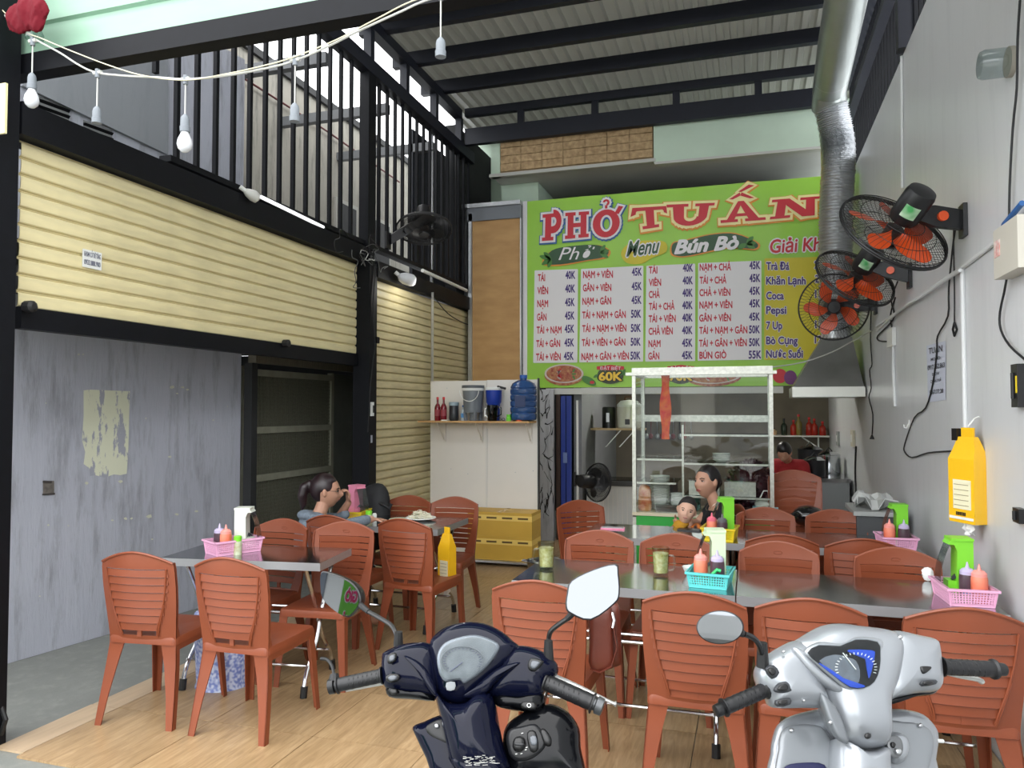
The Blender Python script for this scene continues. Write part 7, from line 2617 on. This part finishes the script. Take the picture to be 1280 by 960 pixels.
M_navy = mat('metallic_midnight_blue_paint', (9, 12, 30), .08, 0.0, spec=.22)
M_dblack = mat('glossy_black_scooter_plastic', (8, 9, 12), .12, spec=.25)
M_silver = mat('metallic_silver_paint', (154, 158, 163), .28, .5, coat=.4)
M_grip = mat('ribbed_black_grip_rubber', (24, 24, 26), .42)
M_lens = glass_mat('instrument_lens', (240, 242, 243), .012, .03, 1.2)

# ---- navy scooter
za = lambda X, Y: (400 + X / 3.368, 700 + Y / 3.368)
Lg, Rg = atZ(414, 857, .96), atZ(744, 882, .95)
nb = Bike('scooter', 'dark navy blue scooter parked facing into the shop, two angular mirrors', Lg, Rg, R(28))
A_ = lambda l: [za(*p) for p in l]
scooter_body(nb, M_navy, M_dblack, M_rubber)
# main shell
nb.shape('dash_cowl', A_([(462, 352), (490, 312), (535, 282), (590, 266), (650, 262), (712, 274), (770, 304), (812, 340), (838, 368), (812, 430), (745, 500), (672, 560), (620, 600), (560, 604), (505, 575), (482, 500), (468, 420)]), M_navy, 0, .045, .10, 2.6)
nb.shape('left_switch_pod', A_([(262, 410), (275, 388), (330, 362), (400, 348), (465, 352), (500, 400), (512, 470), (515, 540), (500, 575), (420, 572), (330, 562), (282, 545), (262, 500)]), M_navy, -.01, .045, .05, 2.4)
nb.shape('left_pod_underside', A_([(280, 535), (330, 548), (430, 560), (480, 560), (480, 592), (380, 586), (292, 577)]), M_dblack, -.012, .028, .04, 3)
nb.shape('right_switch_pod', A_([(742, 440), (790, 385), (838, 362), (900, 370), (958, 398), (1000, 440), (1000, 480), (965, 510), (945, 560), (915, 590), (860, 592), (760, 585), (700, 560)]), M_navy, -.01, .045, .05, 2.4)
nb.shape('right_pod_underside', A_([(740, 570), (840, 575), (930, 560), (950, 590), (925, 640), (860, 638), (760, 622), (735, 600)]), M_dblack, -.012, .03, .05, 3)
# winged creases
for pts in ([(352, 402), (400, 418), (440, 450), (478, 510), (492, 570), (470, 560), (430, 500), (395, 450)], [(845, 432), (800, 436), (745, 458), (690, 500), (640, 545), (600, 575), (640, 580), (700, 560), (735, 520), (790, 470)]):
    nb.shape('wing_fin', A_(pts), M_navy, .032, .014, .03, 1.6)
nb.shape('stem_cover', A_([(482, 545), (520, 585), (560, 604), (620, 600), (672, 556), (722, 560), (742, 620), (756, 700), (775, 790), (800, 900), (690, 960), (600, 930), (560, 860), (535, 770), (508, 660)]), M_navy, .0, .075, .06, 2.0, ctr=za(625, 730))
nb.shape('right_leg_shield', A_([(775, 720), (800, 680), (860, 640), (930, 612), (985, 608), (1050, 645), (1092, 710), (1098, 790), (1118, 880), (1125, 960), (820, 960), (780, 850), (770, 780)]), M_dblack, -.035, .05, .06, 2.6)
nb.shape('left_leg_shield', A_([(392, 702), (440, 680), (500, 655), (560, 650), (600, 760), (620, 900), (640, 980), (500, 960), (450, 840), (405, 745)]), M_navy, -.035, .035, .06, 3.0)
nb.shape('pocket_opening', A_([(445, 705), (475, 680), (515, 668), (530, 700), (540, 770), (505, 765), (462, 740)]), mat('black_pocket', (8, 8, 10), .4), -.004, .006, .01, 4)
nb.shape('pocket_bolt', A_([(484, 690), (500, 690), (502, 706), (486, 708)]), M_alu, .004, .006, .004, 4)
nb.shape('knee_pad', A_([(555, 840), (600, 830), (700, 832), (745, 850), (760, 900), (700, 930), (610, 925)]), M_navy, .04, .02, .03, 3)
# scuffs on the stem
mb = MB()
random.seed(8)
for k in range(46):
    x, y = random.uniform(600, 735), random.uniform(822, 866)
    p0, p1 = za(x, y), za(x + random.uniform(6, 26), y + random.uniform(-3, 3))
    mb.tube([nb.w(*p0, .0755), nb.w(*p1, .0755)], .0007, 3)
mb.build('paint_scuffs', mat('pale_scuff', (150, 150, 146), .7), nb.t, kind='stuff')
# instrument cluster
inst = nb.shape('instrument_bezel', A_([(498, 385), (528, 346), (595, 322), (655, 314), (718, 332), (757, 362), (734, 412), (684, 470), (622, 514), (604, 520), (584, 506), (530, 514), (503, 482), (492, 430)]), mat('silver_grey_bezel', (120, 126, 134), .25, .5), .038, .010, .01, 6)
nb.flat('gauge_face', A_([(508, 388), (536, 354), (600, 332), (655, 324), (712, 340), (742, 364), (722, 408), (676, 460), (620, 500), (590, 496), (535, 502), (512, 476), (503, 430)]), mat('pale_gauge_face', (104, 110, 114), .4, noise=.3, nscale=40), .048, .002, inst)
mb = MB()
for (cx, cy, rr) in ((600, 425, 78),):
    P = [nb.w(*za(cx + rr * 1.15 * math.cos(a), cy + rr * .78 * math.sin(a)), .054) for a in [PI * (.75 + 1.5 * k / 24) for k in range(25)]]
    mb.tube(P, .0012, 5)
mb.build('gauge_ring', mat('grey_gauge_ring', (84, 90, 96), .4), inst)
mb = MB()
for k in range(22):
    a = PI * (.8 + 1.35 * k / 21)
    mb.tube([nb.w(*za(600 + 62 * 1.15 * math.cos(a), 425 + 62 * .78 * math.sin(a)), .0535), nb.w(*za(600 + 72 * 1.15 * math.cos(a), 425 + 72 * .78 * math.sin(a)), .0535)], .0009, 4)
mb.tube([nb.w(*za(600, 430), .055), nb.w(*za(548, 470), .055)], .0013, 4)
mb.build('gauge_ticks', mat('dark_gauge_ink', (60, 66, 90), .5), inst, kind='stuff')
nb.shape('gauge_lens', A_([(505, 388), (532, 350), (598, 327), (655, 319), (715, 336), (750, 363), (728, 410), (680, 465), (622, 508), (586, 502), (532, 508), (508, 480), (498, 430)]), M_lens, .056, .008, .002, 3, inst)
nb.flat('warning_sticker', A_([(532, 516), (568, 514), (566, 546), (534, 548)]), mat('grey_sticker_vinyl', (120, 124, 126), .5), .047, .001)
# switches
for pts, nm in (([(288, 398), (312, 390), (324, 398), (318, 426), (296, 438), (284, 430)], 'dip_switch'), ([(276, 492), (300, 478), (334, 482), (334, 505), (300, 518), (280, 508)], 'horn_button'), ([(875, 440), (890, 412), (935, 422), (940, 434), (905, 470), (880, 462)], 'starter_switch')):
    o = nb.flat(nm, A_(pts), M_blackpl, .036, .006)
    c = (sum(p[0] for p in pts) / len(pts), sum(p[1] for p in pts) / len(pts))
    nb.flat('switch_button', [za(c[0] + (p[0] - c[0]) * .6, c[1] + (p[1] - c[1]) * .6) for p in pts], mat('grey_switch_key', (90, 94, 100), .35), .044, .004, o)
o = nb.flat('stop_switch', A_([(850, 598), (905, 600), (908, 628), (852, 626)]), M_blackpl, .02, .005)
MB().tube([nb.w(*za(880 + 8 * math.cos(a), 612 + 8 * math.sin(a)), .028) for a in [2 * PI * k / 12 for k in range(13)]], .0009, 4).build('power_symbol', M_white, o)
nb.flat('turn_switch', A_([(296, 545), (322, 542), (326, 562), (300, 566)]), M_blackpl, .02, .006)
# grips and levers
grip(nb, (za(262, 486) + (.0,), za(36, 535) + (.0,)), .0160, M_grip, .0172)
grip(nb, (za(945, 512) + (.0,), za(1192, 622) + (.0,)), .0185, M_grip, .019)
P = [nb.w(*za(985, 492), -.02), nb.w(*za(1060, 520), -.035), nb.w(*za(1150, 562), -.035), nb.w(*za(1228, 600), -.03), nb.w(*za(1246, 606), -.03)]
MB().tube([cr(i / 12, P) for i in range(13)], [.010, .009, .008, .007, .0065, .006, .0055, .0055, .005, .005, .006, .0095, .0085], 10, True, (1, .7)).build('brake_lever', mat('silver_lever', (196, 196, 194), .3, .6), nb.t)
P = [nb.w(*za(268, 512), -.02), nb.w(*za(200, 528), -.035), nb.w(*za(110, 545), -.035)]
MB().tube(P, [.008, .006, .006], 8).build('brake_lever', mat('silver_lever', (196, 196, 194), .3, .6), nb.t)
MB().tube([cr(i / 12, [nb.w(*za(2, 415), -.02), nb.w(*za(30, 420), -.02), nb.w(*za(52, 450), -.01), nb.w(*za(60, 500), .0)]) for i in range(13)], .004, 6).build('brake_hose', M_rubber, nb.t)
MB().tube([nb.w(*za(60, 480), .0), nb.w(*za(60, 512), .0)], [.010, .014], 10).build('hose_clamp', M_rubber, nb.t)
# key panel
kp = nb.shape('key_panel', A_([(784, 745), (800, 712), (850, 700), (905, 690), (935, 718), (955, 755), (945, 795), (895, 836), (835, 848), (800, 826), (788, 785)]), mat('satin_black_panel', (26, 27, 30), .35), .012, .014, .02, 6)
nb.flat('panel_face', A_([(800, 750), (812, 722), (850, 712), (900, 702), (928, 730), (942, 758), (932, 790), (888, 822), (838, 834), (810, 815), (802, 785)]), mat('matt_black_face', (18, 18, 20), .5), .027, .002, kp)
nb.shape('ignition_knob', A_([(812, 770), (822, 748), (846, 742), (864, 756), (866, 784), (850, 806), (826, 808), (812, 792)]), M_blackpl, .028, .016, .004, 4, kp)
nb.flat('knob_bar', A_([(820, 770), (858, 772), (858, 782), (820, 780)]), mat('satin_black_panel', (26, 27, 30), .35), .046, .003, kp)
nb.shape('seat_switch', A_([(872, 728), (908, 722), (920, 795), (886, 806)]), M_blackpl, .028, .010, .004, 6, kp)
nb.flat('switch_rocker', A_([(884, 745), (908, 740), (914, 775), (890, 780)]), mat('grey_switch_key', (90, 94, 100), .35), .038, .003, kp)
nb.shape('side_slot', A_([(928, 715), (948, 712), (974, 750), (972, 780), (950, 782), (934, 750)]), M_blackpl, .022, .012, .004, 4, kp)
mb = MB()
for (x, y) in ((852, 730), (848, 816), (866, 800), (826, 818), (870, 790)):
    mb.tube([nb.w(*za(x - 4, y), .031), nb.w(*za(x + 4, y - 2), .031)], .0009, 4)
mb.build('white_legends', M_white, kp, kind='stuff')
# mirrors
MIR = mirror(nb.t, A_([(6, 58), (35, 56), (95, 78), (135, 103), (160, 140), (163, 185), (135, 225), (108, 236), (60, 210), (15, 165), (4, 120)]), 1.80, (-.9, -1, .03), M_blackpl, [za(205, 218) + (1.78,), za(262, 250) + (1.76,), za(300, 275) + (1.74,), za(318, 305) + (1.72,), za(330, 355) + (1.70,)], .045)
sh = mirror(nb.t, A_([(1062, 90), (1150, 45), (1240, 22), (1252, 60), (1256, 140), (1235, 182), (1140, 247), (1060, 222), (1040, 195), (1045, 140)]), 1.72, (.25, -1, .42), M_blackpl, [za(1040, 248) + (1.74,), za(1010, 268) + (1.74,), za(972, 300) + (1.74,), za(962, 340) + (1.74,), za(962, 395) + (1.72,)], .035)

# ---- silver scooter
zb2 = lambda X, Y: (860 + X / 3.0476, 740 + Y / 3.0476)
Lg, Rg = atZ(897, 889, 1.0), atZ(1253, 836, 1.03)
sb = Bike('scooter', 'silver scooter with small oval mirror, parked at the right in front of the chairs', Lg, Rg, R(26))
B_ = lambda l: [zb2(*p) for p in l]
scooter_body(sb, M_silver, mat('grey_inner_plastic', (110, 114, 118), .4), M_rubber)
sb.shape('leg_shield', B_([(318, 620), (326, 555), (345, 505), (385, 475), (450, 455), (520, 445), (620, 470), (745, 448), (830, 448), (895, 468), (940, 515), (952, 560), (942, 640), (935, 740), (630, 780), (325, 740)]), M_silver, -.07, .03, .05, 4)
sb.shape('left_inner_pocket', B_([(348, 600), (354, 545), (375, 515), (430, 504), (505, 512), (545, 560), (600, 610), (620, 700), (600, 760), (350, 740)]), mat('grey_metallic_inner', (128, 132, 136), .3, .3, coat=.4), -.038, .006, .02, 8)
sb.shape('right_inner_pocket', B_([(752, 498), (820, 495), (880, 502), (925, 530), (936, 590), (918, 670), (900, 740), (760, 740), (745, 620)]), mat('grey_metallic_inner', (128, 132, 136), .3, .3, coat=.4), -.038, .006, .02, 8)
sb.shape('blue_floor_mat', B_([(370, 665), (440, 650), (520, 658), (520, 720), (370, 720)]), mat('dark_blue_mat', (24, 26, 66), .6), -.028, .004, .004, 6)
sb.shape('left_arm_cowl', B_([(262, 290), (290, 248), (340, 214), (400, 186), (445, 200), (480, 290), (520, 390), (525, 438), (430, 442), (330, 440), (308, 408), (270, 345)]), M_silver, .0, .045, .06, 2.6)
sb.shape('right_arm_cowl', B_([(735, 200), (770, 152), (805, 150), (870, 165), (932, 180), (947, 212), (956, 300), (958, 350), (938, 380), (860, 388), (780, 406), (745, 416), (720, 330)]), M_silver, .0, .045, .06, 2.6)
sb.shape('right_cowl_underside', B_([(752, 405), (860, 384), (940, 372), (950, 372), (925, 392), (850, 402), (760, 432)]), M_dblack, -.02, .02, .04, 3)
sb.shape('dash_cowl', B_([(398, 200), (440, 165), (500, 132), (560, 121), (640, 130), (735, 142), (778, 158), (802, 200), (796, 270), (780, 340), (756, 400), (748, 440), (748, 510), (745, 582), (690, 598), (640, 593), (592, 570), (556, 520), (528, 440), (500, 370), (460, 310), (420, 262)]), M_silver, 0, .060, .09, 3.4, ctr=zb2(650, 330), rings=10)
sb.shape('lower_stem_cover', B_([(560, 560), (600, 590), (640, 602), (690, 604), (748, 590), (755, 680), (760, 760), (560, 760), (555, 660)]), M_silver, -.01, .05, .06, 2.8)
sb.shape('stem_side_panel', B_([(505, 385), (560, 440), (595, 520), (610, 578), (575, 560), (545, 515), (520, 450)]), mat('mid_grey_plastic_panel', (112, 116, 120), .35, .3), .040, .008, .02, 5)  # side panel in a darker grey than the silver cowl
for pts in ([(398, 212), (432, 222), (470, 268), (530, 330), (590, 375), (560, 378), (490, 330), (430, 272)], [(790, 175), (800, 240), (782, 330), (752, 400), (730, 390), (758, 320), (768, 240), (764, 178)]):
    sb.shape('cowl_ridge', B_(pts), M_silver, .040, .012, .03, 3)
bz_ = sb.shape('instrument_surround', B_([(440, 228), (495, 190), (580, 196), (640, 170), (735, 182), (745, 232), (742, 300), (720, 352), (675, 380), (612, 376), (548, 332), (490, 282)]), M_silver, .048, .012, .01, 6)
sb.flat('gauge_well', B_([(455, 232), (500, 202), (580, 206), (640, 181), (722, 190), (733, 232), (730, 292), (710, 342), (670, 366), (618, 364), (558, 322), (500, 275)]), mat('black_gauge_well', (8, 9, 12), .5), .060, .002, bz_)
for pts in ([(498, 272), (520, 280), (580, 325), (628, 352), (672, 356), (668, 363), (620, 362), (560, 322)], [(612, 220), (700, 222), (712, 240), (700, 300), (688, 330), (690, 260), (680, 236), (620, 232)]):
    sb.flat('blue_gauge_rim', B_(pts), mat('bright_blue_gauge', (40, 80, 200), .3), .0635, .001, bz_)
sb.flat('pale_gauge_face', B_([(500, 262), (560, 238), (612, 250), (640, 262), (655, 300), (650, 345), (620, 345), (560, 312)]), mat('silver_gauge_face', (120, 126, 134), .3, noise=.3, nscale=60), .0635, .001, bz_)
mb = MB()
random.seed(14)
for k in range(20):
    a = PI * (.9 + 1.2 * k / 19)
    mb.tube([sb.w(*zb2(640 + 70 * math.cos(a), 290 + 52 * math.sin(a)), .066), sb.w(*zb2(640 + 80 * math.cos(a), 290 + 60 * math.sin(a)), .066)], .0009, 4)
mb.tube([sb.w(*zb2(640, 295), .067), sb.w(*zb2(590, 232), .067)], .0012, 4)
mb.build('gauge_ticks', M_white, bz_, kind='stuff')
sb.shape('gauge_lens', B_([(452, 231), (500, 199), (580, 203), (640, 178), (724, 187), (735, 232), (732, 292), (712, 344), (671, 369), (617, 367), (556, 324), (498, 276)]), M_lens, .068, .007, .002, 3, bz_)
for pts, nm in (([(292, 290), (322, 278), (346, 310), (320, 332)], 'dip_switch'), ([(326, 368), (345, 345), (375, 338), (392, 350), (392, 380), (360, 386), (332, 382)], 'turn_switch'), ([(332, 412), (385, 402), (388, 430), (340, 438)], 'horn_button'),
                ([(868, 282), (885, 275), (935, 276), (940, 290), (910, 318), (885, 322)], 'starter_switch'), ([(882, 340), (940, 334), (942, 352), (890, 360)], 'light_switch')):
    o = sb.flat(nm, B_(pts), mat('dark_grey_switch', (50, 52, 56), .4), .034, .008)
    c = (sum(p[0] for p in pts) / len(pts), sum(p[1] for p in pts) / len(pts))
    sb.flat('switch_button', [zb2(c[0] + (p[0] - c[0]) * .6, c[1] + (p[1] - c[1]) * .6) for p in pts], M_blackpl, .044, .004, o)
for (x, y, r_, of) in ((808, 172, 9, .038), (363, 228, 7, .038), (440, 414, 6, .03), (826, 365, 7, .025), (684, 548, 13, .062), (541, 497, 8, .05), (884, 508, 9, -.03), (394, 527, 9, -.03)):
    sb.shape('fixing_screw', [zb2(x + r_ * math.cos(a), y + r_ * math.sin(a)) for a in [2 * PI * k / 8 for k in range(8)]], M_alu if r_ < 10 else M_blackpl, of, .005, .003, 4, sub=1, rings=3)
kp = sb.shape('key_surround', B_([(745, 560), (765, 538), (795, 534), (822, 552), (832, 592), (822, 632), (800, 655), (775, 650), (752, 610)]), M_silver, -.03, .022, .02, 4)
sb.flat('key_plate', B_([(756, 565), (775, 548), (798, 548), (815, 566), (820, 598), (810, 625), (790, 634), (768, 615)]), mat('grey_key_plate', (110, 112, 114), .35, .5), -.006, .003, kp)
sb.shape('key_slot', B_([(772, 574), (784, 572), (790, 582), (784, 594), (774, 590)]), M_blackpl, -.001, .004, .003, 4, kp)
sb.shape('lock_cylinder', B_([(786, 600), (802, 596), (812, 606), (806, 620), (792, 618)]), M_alu, -.001, .006, .003, 4, kp)
MB().tube([sb.w(*zb2(950, 567), -.06), sb.w(*zb2(972, 568), -.06)], .004, 6).build('bag_hook', M_white, sb.t)
grip(sb, (zb2(296, 372) + (.0,), zb2(104, 455) + (.0,)), .0150, M_grip, .0125)
grip(sb, (zb2(962, 284) + (.0,), zb2(1206, 296) + (.0,)), .0175, M_grip, .0140)
P = [sb.w(*zb2(975, 308), -.03), sb.w(*zb2(1040, 322), -.035), sb.w(*zb2(1100, 332), -.035), sb.w(*zb2(1122, 344), -.035)]
MB().tube([cr(i / 9, P) for i in range(10)], [.007, .007, .0075, .008, .0085, .009, .0095, .010, .011, .009], 10, True, (1, .6)).build('brake_lever', mat('pale_silver_lever', (206, 208, 204), .35, .4), sb.t)
mirror(sb.t, B_([(122 + 86 * math.cos(a), 135 + 61 * math.sin(a)) for a in [2 * PI * k / 14 for k in range(14)]]), 1.60, (-.13, -1, .118), M_blackpl, [zb2(214, 160) + (1.62,), zb2(250, 176) + (1.64,), zb2(272, 205) + (1.66,), zb2(284, 248) + (1.68,)], .022)

# green signboard by the kerb behind the viewer, caught in the navy scooter's left mirror
dd = (MIR[0] - CO).normalized()
e1, e2 = [], []
for (a_, b_) in ((427, 745), (440, 746)):
    r_ = ray(a_, b_)
    t_ = (MIR[0] - CO).dot(MIR[1]) / r_.dot(MIR[1])
    q_ = CO + r_ * t_
    rr_ = r_ - MIR[1] * (2 * r_.dot(MIR[1]))
    e1.append(q_ + rr_ * ((-.6 - q_.y) / rr_.y))
sx, cx_, cz_ = e1[0].x, e1[1].x, e1[1].z
sg_ = thing('street_sign', 'green standing signboard with pink letters BÚN GIÒ, seen only in a scooter mirror', 'sign', (sx + .45, -.62, 0))
MB().box(-.45, .45, -.02, .02, .35, 1.9).build('sign_board', mat('green_sign_face', (110, 190, 60), .6), sg_, smooth=0)
for x in (-.4, .4):
    MB().box(x - .02, x + .02, -.02, .02, -.1, .35).build('leg', M_black, sg_, smooth=0)
w0 = cx_ - sx - .45
M_pinkink = mat('hot_pink_sign_ink', (220, 40, 110), .5)
for k, (w_, dz) in enumerate((('BÚN', .13), ('GIÒ', -.03), ('CHẢ', -.19))):
    text_mesh(w_, M_white, 'sign_text', sg_, lambda x, y: Vector((w0 + .055 - .11 * x, .0215, cz_ + dz + .065 * y)), .12)
    text_mesh(w_, M_pinkink, 'sign_text', sg_, lambda x, y: Vector((w0 + .05 - .10 * x, .024, cz_ + dz + .065 * y)), .05)

# black fittings at the far right edge of the wall
for (px, py, hh, lab) in ((1279, 482, .09, 'black latch with a yellow tag at the right edge of the picture'), (1279, 790, .035, 'small black bracket low at the right edge of the picture'), (1281, 645, .03, 'tiny black hinge tab halfway up the right edge of the picture')):
    t = thing('wall_latch', lab, 'latch', atX(px, py, XR))
    MB().box(-.03, -.002, -.03, .05, -hh, hh).build('latch_plate', M_blackpl, t, smooth=0)
    MB().tube([(-.035, .01, -hh * .6), (-.035, .01, hh * .6)], .008, 8).build('latch_bolt', M_rubber, t)
    if hh > .08:
        MB().box(-.032, -.0305, -.028, -.012, -.03, .04).build('yellow_tag', M_yelp, t, smooth=0)
